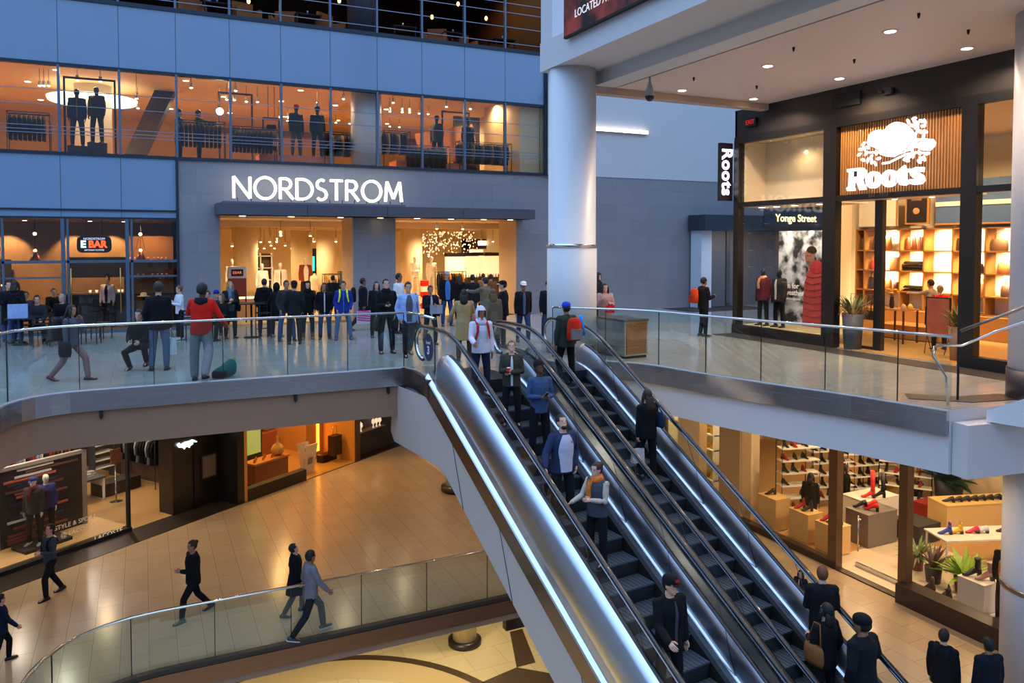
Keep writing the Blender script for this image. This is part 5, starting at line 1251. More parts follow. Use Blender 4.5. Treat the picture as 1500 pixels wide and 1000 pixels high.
# cafe tables and chairs outside
def cafe_table(lb, x, y, high=False):
    t_ = thing('cafe_table', lb, 'table', (x, y, 0)); h_ = 1.02 if high else .74
    MB().box(-.35, -.35, h_ - .03, .35, .35, h_).build('table_top', mat('table_dark', '#1d1512', .5), t_); MB().lathe((0, 0, 0), [(.22, 0), (.22, .02), (.03, .04), (.03, h_ - .03)], 14).build('pedestal', blackm, t_)
def cafe_chair():
    t_ = thing('cafe_chair', 'dark metal chair at the cafe tables', 'chair', (0, 0, 0), 0, 'dark metal chairs of the cafe terrace')
    MB().box(-.21, -.21, .44, .21, .21, .47).build('seat', blackm, t_)
    for k in range(3): MB().box(-.2, .19, .60 + .10 * k, .2, .21, .64 + .10 * k).build('back_slat', blackm, t_)
    for sx_ in (-1, 1):
        for sy_ in (-1, 1): MB().box(sx_ * .19 - .012, sy_ * .19 - .012, 0, sx_ * .19 + .012, sy_ * .19 + .012, .44 if sy_ < 0 else .88).build('leg', blackm, t_)
    return t_
cafe_table('dark cafe table with the white bag, at the left of the terrace', -3.0, 24.6); cafe_table('dark cafe table beside the grey-haired guest', -1.9, 24.2); cafe_table('dark cafe table behind the red jacket', 1.75, 23.3); cafe_table('high dark cafe table beside the blond woman', 2.85, 23.6, True)
c0 = cafe_chair(); scatter(c0, [(-3.7, 24.3, 0), (-2.5, 24.0, 0), (-1.3, 24.0, 0), (-1.1, 25.2, 0), (-2.9, 25.5, 0), (-3.9, 25.6, 0), (.75, 24.4, 0), (1.2, 23.7, 0)], [.5, 3.4, 2.9, 1.0, .1, 5.9, 1.2, .3])
hs = thing('bar_stool', 'tall black slatted stool right of the blond woman', 'stool', (3.15, 23.3, 0), .2)
MB().box(-.18, -.18, .72, .18, .18, .75).build('seat', blackm, hs)
for sx_ in (-1, 1):
    for sy_ in (-1, 1): MB().box(sx_ * .17 - .012, sy_ * .17 - .012, 0, sx_ * .17 + .012, sy_ * .17 + .012, 1.05).build('leg', blackm, hs)
for z_ in (.25, .5, .9, 1.03): MB().box(-.18, .155, z_, .18, .175, z_ + .025).build('rung', blackm, hs)
wb = shopping_bag('large pale blue shopping bag standing on the left cafe table', (-3.05, 24.45, 1.32), 0, .46, .38, .14, '#8fa6cf', hl=.2)
# =================================================================== menswear floor behind the upper window band
orange_w = mat('warm_tan_wall', '#cdb384', .6)
box_room('upper', -11, 27.0, 5.45, 14.2, 41, 8.55, 'new', orange_w, mat('upper_ceiling', '#d6bc8c', .6), mat('upper_floor', '#a8733e', .4))
u0 = disc_lamp('glowing rectangular-looking ceiling lamp of the menswear floor', 'ceiling lamps of the menswear floor', st=9, r=.10)
up_ = []
for i in range(9):
    up_ += [(-8.5 + 2.0 * i, 29.2 + (i % 2) * .8, 8.55), (-8.0 + 2.2 * i, 32.6, 8.55), (-8.4 + 2.4 * i, 36.5, 8.55)]
scatter(u0, up_)
ul = sc_lamp('small spotlight on a track of the menswear floor', 'track spotlights of the menswear floor', st=18, r=.05)
hung(ul, [(-2.98, 30.00, 8.14), (-2.86, 30.00, 8.15), (-2.72, 30.00, 8.16), (-1.79, 28.50, 8.14), (-1.14, 28.50, 8.16), (-0.09, 29.00, 7.78), (-0.06, 32.00, 7.93), (1.57, 28.20, 8.14), (2.86, 30.00, 8.15), (3.12, 30.00, 8.15), (3.54, 30.00, 8.13), (3.93, 30.00, 8.15), (2.98, 28.20, 8.16), (5.92, 29.00, 7.96), (6.70, 28.20, 8.18), (7.47, 30.00, 8.18), (5.30, 34.00, 8.15), (5.67, 34.00, 8.15), (6.48, 35.00, 8.35), (7.96, 35.00, 8.36), (8.83, 36.00, 8.51), (8.57, 28.20, 8.19), (8.98, 30.00, 8.17), (9.49, 30.00, 8.18), (9.80, 30.00, 8.19), (10.37, 30.50, 8.27), (10.94, 31.00, 8.36), (10.70, 28.20, 8.20), (11.70, 28.20, 8.19), (14.13, 28.20, 8.18), (10.47, 35.00, 8.35), (10.93, 35.00, 8.35)], 8.55)
hb_ = thing('bright_globe_lamp', 'single bright globe lamp hanging inside the menswear floor', 'lamp', (2.53, 29.00, 7.38)); MB().ball((0, 0, 0), .12, n=16, m=10).build('bulb', emis('globe_hot', '#fff0d0', 25), hb_); MB().tube([(0, 0, .1), (0, 0, .9)], .008, 5).build('cord', blackm, hb_)
for i in range(7):
    for j, y_ in enumerate((29.3, 34.0)): spot('upper_spot', (-9 + 3.7 * i, y_, 8.4), 520 if j == 0 else 760, (1.0, .75, .40), 168, .9, (-9 + 3.7 * i, y_, 5), r=.12)
spot('alcove_spot', (13.0, 28.6, 8.3), 60, WARM2, 120, .8, (13.6, 28.0, 6), r=.08)
# white columns near the glass with round light ring
for i, (x_, y_, r_) in enumerate(((7.42, 27.75, .55), (-1.55, 32.5, .62))):
    c_ = struct('pillar_upper_%d' % (i + 1), MB().lathe((x_, y_, 0), [(r_, 5.5), (r_, 8.55)], 32), mat('upper_column', '#d3ccc4', .5))
rg_ = thing('ring_light', 'large glowing ring light around the pale column of the menswear floor', 'light', (-1.55, 32.5, 7.95)); MB().lathe((0, 0, 0), [(.64, 0), (1.45, 0), (1.5, .12), (.64, .14)], 36).build('disc', emis('ring_glow', '#ffe6c0', 2.6), rg_)
struct('wall_upper_alcove', MB().box(13.3, 27.05, 5.5, 14.15, 30.5, 8.55), mat('alcove_beige', '#d8b98c', .6))
# escalator with edge lights seen through the glass
ue = thing('lit_escalator', 'dark escalator soffit dotted with bulbs rising behind the upper glass', 'escalator', (0.4, 29.5, 5.5))
MB().add([(-.9, 0, 0), (-.3, 0, 0), (.9, 3.2, 3.05), (.2, 3.2, 3.05), (-.9, 0, .3), (-.3, 0, .3), (.9, 3.2, 3.3), (.2, 3.2, 3.3)], [(0, 1, 2, 3), (4, 5, 6, 7), (0, 1, 5, 4), (1, 2, 6, 5), (2, 3, 7, 6), (3, 0, 4, 7)]).build('soffit', mat('soffit_dark', '#231b18', .4), ue)
for k in range(13): MB().ball((-.45 + .088 * k, .2 + .235 * k - .02, -.02 + .225 * k), .045).build('edge_bulb', bulb, ue)
Z4f = 5.5
def um(lb, px_, y_, top, dz=.35, **k):
    podium('dark low plinth under the ' + ' '.join(lb.split()[:9]), (px_, y_, Z4f), 0, .55, .5, dz, mat('plinth_dk', '#26201e', .5))
    return person(lb, px_, y_, Z4f + dz, h=1.82, face=k.pop('face', 0), top=top, pants=k.pop('pants', '#1b1a1c'), skin=k.pop('skin', 'black'), hair=None, mann=True, **k)
um('suited mannequin in dark blue, left of the pair in the black frame', -1.81, 28.4, ('jacket', '#222c44'), pants='#26304a', face=180, inner=('#8a6a48', .3))
um('suited mannequin in checked brown, right of the pair in the black frame', -1.26, 28.6, ('jacket', '#3a3026'), pants='#33291f', face=200, dz=.5)
um('dark mannequin wearing a red knitted cap beside the window', 5.04, 28.4, ('jacket', '#25211f'), pants='#4a4238', hat=('beanie', '#c81c14'), face=170)
um('black mannequin in a dark jacket right of the red-capped one', 5.79, 28.4, ('jacket', '#100f10'), pants='#0e0e10', face=180, hat=('beanie', '#101012'))
um('mannequin in a shiny leather jacket and dark cap near the framed rack', 10.41, 28.5, ('jacket', '#3a352e'), pants='#141214', hat=('beanie', '#14151c'), face=220)
um('black mannequin half behind a mullion near the framed rack', 11.79, 28.7, ('coat', '#131012'), hat=('beanie', '#101012'), face=180)
person('man in a dark suit with an arm out sorting clothes on the menswear floor', 1.81, 28.6, 5.5, h=1.80, face=95, legs='stand', aL='reach', aR='reach', top=('jacket', '#14161c'), pants='#14161c', hair=('short', 'black'))
person('shopper in a dark coat behind the mullion beside the lit escalator', 1.18, 28.2, 5.5, h=1.72, face=100, top=('coat', '#20222b'), pants='#1a1a20', hair=('short', 'brown'))
def frame3(lb, x0, x1, y, z1, m=blackm):
    t_ = thing('display_arch', lb, 'display arch', (x0, y, 5.5)); 
    for x_ in (0, x1 - x0): MB().box(x_ - .03, -.03, 0, x_ + .03, .03, z1 - 5.5).build('upright', m, t_)
    MB().box(-.03, -.03, z1 - 5.56, x1 - x0 + .03, .03, z1 - 5.5).build('top_bar', m, t_)
frame3('black display frame around the two suited mannequins', -2.14, -0.72, 28.2, 8.02); frame3('thin black frame behind the clothes rounders', 2.59, 3.73, 30, 8.25); frame3('thin black frame behind the leather jacket mannequin', 11.20, 12.38, 30, 8.2)
for i, (xa, xb, y_, hh) in enumerate(((-3.6, -2.5, 27.7, 1.2), (1.05, 2.55, 27.6, 1.25), (2.75, 4.2, 27.6, 1.15), (5.9, 6.95, 27.9, 1.2), (8.0, 9.0, 27.7, 1.35), (9.0, 10.6, 27.8, .9), (11.0, 13.2, 27.8, 1.15))):
    lbs = ['low rack of dark clothes at the far left of the upper window', 'dense rack of black coats beside the man in the dark suit', 'rack of dark shirts below the thin black frame', 'rack of fur-collared coats left of the white column', 'rack of checked shirts right of the white column', 'low rack of dark knitwear under the leather jacket mannequin', 'long rack of fur-trimmed dark coats at the right end of the upper window']
    t_ = rack(lbs[i], (xa, y_, 5.5), 0, xb - xa, hh + .02)
    n = max(6, int((xb - xa) / .13))
    hanging('dark garment on ' + lbs[i].replace('low ', '').replace('dense ', '').replace('long ', ''), 'garments on ' + lbs[i], [(xa + .06 + (xb - xa - .1) * k / n, y_, 5.5 + hh - .06) for k in range(n)], [['#0f0f12', '#18161a'], ['#0d0e13', '#15171f'], ['#231b18', '#15131a', '#2e2018'], ['#1a1310', '#2a1a10', '#b06a24'], ['#3a1f12', '#c98a50', '#201410'], ['#15110f', '#3a2a1e'], ['#17120f', '#8a6238', '#120f10']][i], rz=0, w=.5)
for i, (xa, y_) in enumerate(((5.0, 28.4), (9.9, 28.4))):
    podium(['long pink lit plinth under the two dark mannequins', 'long pink lit plinth under the leather jacket mannequin'][i], (xa, y_, 5.5), 0, 2.6, .9, .35, mat('coral_plinth', '#d8784e', .5))
tw_ = thing('display_tower', 'open wooden display tower hung from two rods', 'shelving', (4.26, 29, 5.5))
for x_ in (-.28, .28): MB().box(x_ - .03, -.03, .1, x_ + .03, .03, 1.75).build('upright', mat('tower_wood', '#6b4020', .5), tw_)
for z_ in (.15, .55, .95, 1.3, 1.72): MB().box(-.3, -.2, z_, .3, .2, z_ + .04).build('shelf', mat('tower_wood', '#6b4020', .5), tw_)
for x_ in (-.1, .12): MB().box(x_ - .01, -.01, 1.75, x_ + .01, .01, 2.9).build('rod', blackm, tw_)
cb0 = thing('folded_stack', 'dark folded stack on the wooden display tower', 'clothes', (0, 0, 0), 0, 'folded stacks on the wooden display tower'); MB().box(-.16, -.14, 0, .16, .14, .10).build('folded_clothes', fabric('#1a1513'), cb0); MB().box(-.15, -.13, .10, .15, .13, .17).build('folded_top', fabric('#2e2520'), cb0)
scatter(cb0, [(4.26, 29, 5.5 + z_ + .04) for z_ in (.15, .55, .95, 1.3)])
sb = thing('shelf_beam', 'long dark high shelf running across the back of the menswear floor', 'shelf', (3, 33, 7.15)); MB().box(-1.6, 0, 0, 9, .4, .12).build('shelf_board', mat('beam_dark', '#5a3318', .5), sb); MB().box(-1.6, .36, .12, 9, .4, .3).build('back_edge', mat('beam_dark', '#5a3318', .5), sb)
mural = thing('leather_mural', 'brown leaning mural panel at the right of the menswear floor', 'panel', (11.6, 30.5, 5.5)); MB().cbox((0, 0, 1.35), (2.6, .1, 1.4), ry=-.22).build('panel', mat('mural_brown', '#9a5a2a', .5, noise=.5, nscale=3), mural)
struct('wall_upper_dark', MB().box(12.1, 31.0, 5.5, 13.3, 31.1, 8.2), mat('dark_panel', '#2a1a14', .5))
# =================================================================== restaurant on the top floor
box_room('top', -11, 27.0, 10.05, 14.2, 38, 14.6, 'new', mat('top_wall', '#3a2318', .6), mat('top_ceiling', '#5a2e1c', .5), mat('top_floor', '#2a1d18', .5))
t0 = thing('pendant_light', 'tiny amber pendant light in the dark restaurant', 'lamp', (0, 0, 0), 0, 'amber pendants of the dark restaurant'); MB().ball((0, 0, 0), .06, .06, .09).build('bulb', emis('amber_hot', '#ff9a50', 14), t0); MB().tube([(0, 0, .05), (0, 0, 2.2)], .006, 4).build('cord', blackm, t0)
scatter(t0, [(10.59, 29.50, 11.79), (11.51, 29.00, 12.29), (13.17, 30.00, 12.19), (14.34, 30.00, 12.17), (15.49, 30.00, 12.15), (6.76, 29.00, 11.78), (3.54, 29.00, 11.33), (3.54, 30.00, 11.41)])
for x_, y_, pw in ((2, 30, 60), (7, 30, 70), (12, 30, 90), (-4, 30, 50)): spot('restaurant_spot', (x_, y_, 14.2), pw * 7, AMBER, 150, .8, (x_, y_, 10), r=.1)
ar = thing('armchair', 'tan leather armchair behind the restaurant glass', 'chair', (0, 0, 0), 0, 'tan armchairs of the restaurant')
MB().box(-.35, -.3, .12, .35, .35, .45).build('seat', mat('tan_leather', '#a8622c', .5), ar); MB().cbox((0, .33, .62), (.72, .12, .62), rx=.15).build('backrest', mat('tan_leather', '#a8622c', .5), ar)
for s in (-1, 1): MB().box(s * .38 - .06, -.3, .12, s * .38 + .06, .35, .62).build('armrest', mat('tan_leather', '#a8622c', .5), ar)
for s in (-1, 1):
    for q in (-1, 1): MB().box(s * .3 - .02, q * .25 - .02, 0, s * .3 + .02, q * .25 + .02, .12).build('leg', blackm, ar)
scatter(ar, [(3.3, 27.8, 10.05), (4.6, 28.2, 10.05), (6.2, 27.9, 10.05), (10.2, 28.0, 10.05), (11.5, 28.3, 10.05), (1.6, 28.1, 10.05)], [.3, -.4, .6, -.5, .2, .1])
for i, (x_, lb) in enumerate(((2.4, 'dark restaurant table between two tan armchairs, leftmost'), (5.4, 'dark restaurant table left of the pale pillar'), (8.9, 'dark restaurant table with glasses right of the pale pillar'), (10.9, 'dark restaurant table under the single white bulb'), (13.0, 'dark restaurant table at the right end of the top floor'))):
    table(lb, (x_, 28.1, 10.05), 0, .9, .8, .74, mat('table_espresso', '#1a1310', .4))
    gl0 = thing('wine_glass', 'clear glass standing on a restaurant table', 'glass', (x_, 28.0, 10.79), 0, 'glasses on the restaurant tables'); MB().lathe((0, 0, 0), [(.03, 0), (.006, .01), (.006, .07), (.035, .11), (.03, .17)], 12).build('bowl', mat('glass_grey', '#9fb0c0', .1), gl0)
struct('pillar_top', MB().lathe((7.35, 28.1, 0), [(.5, 10.05), (.5, 14.6)], 28), mat('top_pillar', '#5c6168', .5))
person('waiter with a white apron half visible on the top floor', 2.15, 28.4, 10.05, h=1.75, face=180, top=('jacket', '#15110f'), inner=('#a8b4c8', 1.5), pants='#15110f', hair=('short', 'black'))
# =================================================================== leather goods shop on the right walkway
RX = 16.45
rf = MB(); rf.box(RX, 3, 5.97, RX + .5, 18.5, 6.8); 
struct('wall_shop_fascia', rf, mat('charcoal_fascia', '#1d1a1a', .4))
struct('wall_shop_return', MB().box(RX, 18.42, 5.9, 23, 18.5, 6.8), mat('grey_return', '#66686c', .5))
fr_ = MB(); fr_.box(RX - .06, 3, 5.78, RX + .12, 18.46, 5.98); fr_.box(RX - .06, 3, 3.86, RX + .12, 18.46, 4.0)
for a, b in ((18.25, 18.46), (14.6, 15.02), (10.82, 11.18), (7.0, 7.3)): fr_.box(RX - .07, a, 0, RX + .16, b, 5.9)
fr_.box(RX - .10, 14.9, 0, RX + .14, 18.46, .27); fr_.box(RX - .10, 3, 0, RX + .14, 10.9, .27); fr_.box(RX, 18.40, 0, 20.8, 18.46, .2); fr_.box(20.7, 18.38, 0, 20.8, 18.48, 5.9); fr_.box(RX, 18.40, 3.86, 20.8, 18.46, 4.0); fr_.box(RX, 18.4, 5.7, 23, 18.46, 5.9)
struct('trim_shop_frame', fr_, mat('shop_frame_black', '#0e0e10', .35))
k_ = 1
for (a, b, z0, z1) in ((15.02, 18.25, .27, 3.86), (15.02, 18.25, 4.0, 5.78), (7.3, 10.82, .27, 3.86), (7.3, 10.82, 4.0, 5.78), (3, 7.0, .27, 3.86), (3, 7.0, 4, 5.78)):
    struct('window_shop_%d' % k_, MB().box(RX + .02, a, z0, RX + .04, b, z1), gl_shop); k_ += 1
struct('window_shop_side', MB().box(RX + .1, 18.42, .2, 20.7, 18.44, 3.86).box(RX + .1, 18.42, 4.0, 20.7, 18.44, 5.7), gl_shop)
# entrance side light and door post, set back
struct('window_shop_sidelight', MB().box(RX + .55, 13.85, .08, RX + .57, 14.6, 3.86), gl_front)
struct('trim_shop_door_post', MB().box(RX + .5, 13.62, 0, RX + .64, 13.85, 3.9).box(RX + .5, 13.85, 0, RX + .64, 14.7, .08), mat('shop_frame_black', '#0e0e10', .35))
shop_cream = mat('shop_cream', '#e6d6b8', .6)
struct('wall_shop_east', MB().box(22.2, 3, 0, 22.3, 18.4, 5.9), shop_cream); struct('wall_shop_upper_north', MB().box(20.8, 18.3, 0, 22.2, 18.42, 5.9), shop_cream)
struct('wall_shop_south', MB().box(RX, 2.9, 0, 22.3, 3.0, 6.8), shop_cream)
struct('ceiling_shop', MB().box(RX + .1, 3, 5.86, 22.3, 18.4, 5.96), shop_cream); struct('floor_shop', MB().box(RX + .1, 3, -.05, 22.3, 18.4, .012), mat('shop_wood_floor', '#b9874a', .35, noise=.12))
struct('wall_shop_panel', MB().box(17.5, 15.0, 3.95, 17.6, 18.38, 5.85).box(RX + .2, 15.0, 4.0, 17.6, 15.1, 5.85).box(RX + .2, 18.30, 4.0, 17.6, 18.38, 5.85), shop_cream)
# timber slats behind the logo
sl = thing('slatted_sign_panel', 'vertical timber slat panel behind the white beaver logo', 'panel', (RX + .05, 0, 0)); MB().box(.10, 11.18, 4.0, .14, 14.6, 5.78).build('backing', mat('slat_back', '#2a160c', .6), sl)
sm0 = MB(); 
for k in range(46): y_ = 11.2 + k * .0742; sm0.box(.02, y_, 4.0, .10, y_ + .042, 5.78)
sm0.build('slats', mat('slat_timber', '#a9763f', .5, noise=.12, nscale=4), sl)
lg = thing('beaver_logo_sign', 'glowing white beaver emblem with shop name in heavy letters', 'sign', (16.26, 0, 0)); wg = emis('logo_white_glow', '#f4f0ff', 1.15)
def plate(nm, poly, x0=-.03, x1=.05):
    mb = MB(); mb.prism(poly, 'x', x0, x1); me = mb.mesh(nm); bm = bmesh.new(); bm.from_mesh(me); bmesh.ops.triangulate(bm, faces=[f for f in bm.faces if len(f.verts) > 4], ngon_method='EAR_CLIP'); bmesh.ops.recalc_face_normals(bm, faces=bm.faces); bm.to_mesh(me); bm.free(); me.materials.append(wg)
    o = bpy.data.objects.new(nm, me); COL.objects.link(o); o.parent = lg; return o
plate('letter', [(14.121, 4.647), (13.681, 4.646), (13.576, 4.563), (13.564, 4.438), (13.69, 4.345), (13.60, 4.19), (13.575, 4.089), (13.74, 4.09), (13.81, 4.27), (13.90, 4.28), (13.93, 4.17), (13.89, 4.13), (13.90, 4.083), (14.111, 4.086), (14.134, 4.164), (14.072, 4.198), (14.058, 4.553), (14.12, 4.571)])
plate('letter', [(12.684, 4.463), (12.486, 4.599), (12.465, 4.504), (12.344, 4.505), (12.343, 4.423), (12.448, 4.42), (12.433, 4.243), (12.355, 4.248), (12.345, 4.178), (12.463, 4.115), (12.597, 4.143), (12.639, 4.222), (12.643, 4.436), (12.683, 4.427)])
plate('letter', [(12.312, 4.479), (12.184, 4.526), (11.992, 4.509), (12.002, 4.395), (12.105, 4.415), (12.131, 4.44), (12.169, 4.42), (12.001, 4.314), (11.968, 4.197), (12.047, 4.122), (12.201, 4.116), (12.318, 4.141), (12.334, 4.259), (12.256, 4.253), (12.203, 4.202), (12.139, 4.209), (12.309, 4.338), (12.332, 4.41)])
for cy in (13.345, 12.893):
    mb = MB(); n = 24; A = [(-.03, cy + .212 * math.cos(2 * PI * k / n), 4.315 + .21 * math.sin(2 * PI * k / n)) for k in range(n)]; B = [(-.03, cy + .062 * math.cos(2 * PI * k / n), 4.33 + .115 * math.sin(2 * PI * k / n)) for k in range(n)]
    mb.add(A + B + [(x_ + .08, y_, z_) for x_, y_, z_ in A + B], [(k, (k + 1) % n, n + (k + 1) % n, n + k) for k in range(n)] + [(k + 2 * n, (k + 1) % n + 2 * n, (k + 1) % n, k) for k in range(n)] + [(n + k, n + (k + 1) % n, 3 * n + (k + 1) % n, 3 * n + k) for k in range(n)]); mb.build('letter', wg, lg)
plate('beaver_body', [(13.531, 5.251), (13.476, 5.416), (13.4, 5.48), (13.29, 5.515), (13.16, 5.515), (13.035, 5.494), (12.95, 5.57), (12.871, 5.615), (12.78, 5.64), (12.681, 5.636), (12.6, 5.615), (12.52, 5.578), (12.43, 5.51), (12.359, 5.428), (12.225, 5.271), (12.219, 5.213), (12.325, 5.063), (12.519, 4.897), (12.692, 4.868), (12.8, 4.819), (12.966, 4.848), (13.136, 4.913), (13.194, 5.017), (13.252, 5.072), (13.426, 5.14), (13.515, 5.2)], -.04, .05)
plate('beaver_tail', [(12.20, 5.185), (11.968, 5.163), (11.793, 5.126), (11.73, 5.039), (11.753, 4.952), (11.862, 4.873), (12.013, 4.889), (12.142, 4.961), (12.271, 4.975), (12.453, 4.913), (12.474, 4.925), (12.30, 5.055)])
for br in ([(13.103, 4.692), (12.908, 4.698), (12.69, 4.772), (12.478, 4.845), (12.191, 4.862), (11.861, 4.804)], [(12.22, 5.259), (12.152, 5.435), (12.284, 5.615)], [(13.137, 4.962), (13.365, 4.986), (13.57, 5.008), (13.692, 5.22)]): MB().tube([(0, a, b) for a, b in br], .028, 6, up=(1, 0, 0)).build('branch', wg, lg)
rl = random.Random(3)
for (a, b) in [(13.648, 5.227), (13.735, 5.1), (13.771, 4.979), (13.655, 4.83), (13.528, 5.127), (13.522, 4.805), (13.404, 4.769), (13.302, 4.711), (13.569, 4.983), (13.421, 4.882), (13.279, 4.977), (13.205, 4.823), (12.415, 5.61), (12.259, 5.658), (12.308, 5.502), (12.204, 5.465), (12.078, 5.574), (11.989, 5.55), (12.025, 5.452), (12.099, 5.336), (11.972, 5.319), (12.008, 5.221), (12.18, 5.543), (12.422, 4.699), (12.476, 4.751), (12.267, 4.8), (12.114, 4.854), (11.911, 4.81), (12.06, 4.71), (11.984, 4.703), (12.109, 4.646), (12.296, 4.92), (12.371, 4.776)]:
    an = rl.uniform(0, PI); MB().ball((0, a, b), .02, .042, .078, 8, 6, M=Matrix.Rotation(an, 3, 'X')).build('leaf', wg, lg)
MB().box(-.034, 13.80, 4.43, -.028, 13.90, 4.57).build('letter_counter', mat('slat_back', '#2a160c', .6), lg)
for ln_ in ([(12.215, 5.215), (12.34, 5.04), (12.52, 4.89)], [(13.19, 5.02), (13.3, 5.09), (13.45, 5.15)], [(12.13, 5.08), (12.06, 5.12)], [(13.845, 4.30), (13.80, 4.10)], [(13.575, 4.44), (13.56, 4.2)], [(13.12, 4.42), (13.12, 4.2)], [(12.67, 4.40), (12.67, 4.18)], [(12.345, 4.5), (12.335, 4.15)]): MB().tube([(-.047, a, b) for a, b in ln_], .010, 4, up=(1, 0, 0)).build('outline', mat('logo_line', '#3b4a55', .5), lg)
fe = MB(); fe.tube([(-.045, 13.02, 4.95), (-.045, 12.97, 5.01), (-.045, 12.91, 4.95)], .009, 4, up=(1, 0, 0)); fe.build('face_line', mat('logo_line', '#3b4a55', .5), lg)
text_obj('small_line', 'EST . 1973', .13, mat('dim_letters', '#4a3f3a', .5), lg, .004, M=TR(.0, 13.2, 3.94) @ FACE_W)
# projecting blade sign
bs_ = thing('blade_sign', 'tall black projecting sign with the shop name running downward', 'sign', (16.0, 18.62, 4.94))
MB().box(-.06, -.06, -.88, .42, .06, .88).build('box', mat('sign_case', '#15121a', .4), bs_)
text_obj('lettering', 'Roots', .56, emis('blade_letters', '#ece8ff', 1.8), bs_, .01, M=TR(.18, -.07, 0) @ FACE_S @ Matrix.Rotation(-PI / 2, 4, 'Z'), offset=.014, sx_=1.0, space=1.08)
# interior shelving wall
su = thing('bag_shelving', 'tall lit shelving wall of cubes holding leather bags', 'shelving', (21.5, 0, 0)); oak = mat('oak_shelf', '#b07a3c', .5); litb = mat('shelf_back_cream', '#efe2c8', .6)
MB().box(.45, 12.2, 0, .5, 19.0 - .7, 3.3).build('back_panel', litb, su)
for y_ in (18.28, 17.95, 16.63, 15.81, 14.88, 13.9, 12.9, 12.2): MB().box(0, y_ - .025, 0, .45, y_ + .025, 3.22).build('divider', oak, su)
for z_ in (.70, 1.24, 1.88, 2.52, 3.2): MB().box(-.0, 12.2, z_ - .02, .45, 18.28, z_ + .02).build('shelf', oak, su)
MB().box(-.15, 12.2, 0, .0, 18.28, .68).build('base_cabinet', mat('oak_base', '#b5803f', .5), su)
for i, (y_, z_, w_, h_, c_, hd) in enumerate(((18.1, 2.54, .22, .34, '#5a4632', 'arch'), (17.6, 2.54, .28, .34, '#4a3626', 'arch'), (17.2, 2.54, .26, .38, '#8a5a2c', 'arch'), (16.9, 1.90, .36, .36, '#b07a40', 'one'), (17.7, 1.90, .22, .26, '#c23a1c', 'one'), (17.25, 1.26, .40, .30, '#a06a34', 'arch'), (16.85, 1.26, .18, .24, '#6b3418', 'one'), (17.7, 1.26, .30, .34, '#2a2420', 'one'), (14.6, 2.54, .50, .32, '#3a2a1e', 'arch'), (13.6, 2.54, .40, .30, '#6b4a30', 'one'), (14.2, 1.90, .28, .24, '#2e2622', 'one'), (13.4, 1.90, .42, .26, '#9a6230', 'arch'), (14.4, 1.26, .24, .34, '#a87440', 'arch'), (14.1, 1.26, .30, .30, '#b3803e', 'one'), (13.3, 1.26, .40, .28, '#4a3222', 'arch'), (12.6, 2.54, .44, .34, '#5c3a22', 'one'), (12.6, 1.90, .40, .28, '#6e5236', 'one'))):
    nm_ = {0: 'top', 1: 'middle', 2: 'lower'}[0 if z_ > 2.5 else 1 if z_ > 1.8 else 2]
    w_, h_ = w_ * 1.25, h_ * 1.15
    bagprop('%s %s bag on the %s row, %s from the left post' % (['upright', 'rounded', 'soft', 'wide'][i % 4], {'#5a4632': 'olive', '#4a3626': 'dark brown', '#8a5a2c': 'tan', '#b07a40': 'golden tan', '#c23a1c': 'orange red', '#a06a34': 'caramel', '#6b3418': 'small chestnut', '#2a2420': 'black', '#3a2a1e': 'espresso', '#6b4a30': 'mid brown', '#2e2622': 'charcoal', '#9a6230': 'amber brown', '#a87440': 'light tan', '#b3803e': 'honey', '#4a3222': 'coffee', '#5c3a22': 'russet', '#6e5236': 'khaki brown'}[c_], nm_, ['first', 'second', 'third', 'fourth', 'fifth', 'sixth', 'seventh', 'eighth'][int((18.4 - y_) / .8)]), (21.66, y_, z_), PI / 2, w_, h_, .16, c_, hd)
fo = thing('folded_leather', 'dark folded leather piece stacked in the middle shelf column', 'clothes', (0, 0, 0), 0, 'folded leather pieces of the middle column'); MB().box(-.16, -.32, 0, .16, .32, .05).build('folded_piece', fabric('#1d1512'), fo); MB().box(-.14, -.30, .05, .14, .30, .08).build('folded_top', fabric('#33241a'), fo)
scatter(fo, [(21.7, 16.2, z_) for z_ in (1.26, 1.36, 1.90, 2.0, 2.12)])
for i, (y_, c_) in enumerate(((16.45, '#6b3a1e'), (16.25, '#5a2e18'), (16.05, '#7a4526'), (15.95, '#4c2a18'))): bagprop('tall brown satchel in the middle column, %s of four side by side' % ['leftmost', 'second', 'third', 'rightmost'][i], (21.66, y_, 2.54), 0, .12, .42, .18, c_, 'one', drop=.06)
ld = disc_lamp('bright lamp inside a cube of the bag shelving', 'lamps inside the bag shelving', col='#ffe8c4', st=12, r=.07, name='shelf_lamp')
scatter(ld, [(21.7, y_, z_) for z_ in (1.86, 2.5, 3.18) for y_ in (17.6, 17.0, 14.4, 13.4, 12.6)])
for z_ in (1.8, 2.44, 3.1):
    for y_ in (17.3, 16.2, 15.35, 14.4, 13.4): spot('cube_spot', (21.5, y_, z_), 110, WARM2, 150, .8, (21.9, y_, z_ - .6), r=.05)
wp = thing('white_wall_panel', 'plain cream panel above the shelving', 'panel', (21.4, 0, 3.3)); MB().box(0, 16.7, 0, .1, 18.1, 1.1).build('panel', shop_cream, wp); MB().box(-.02, 16.66, 0, .0, 16.7, 1.1).build('edge', oak, wp)
ps = thing('framed_sign', 'black framed sign with small emblem above the shelving', 'sign', (21.35, 0, 3.34)); MB().box(0, 15.55, 0, .06, 16.35, 1.15).build('frame', oak, ps); MB().box(-.02, 15.62, .06, .0, 16.28, 1.09).build('board', mat('sign_brown_black', '#1a0f0a', .5), ps)
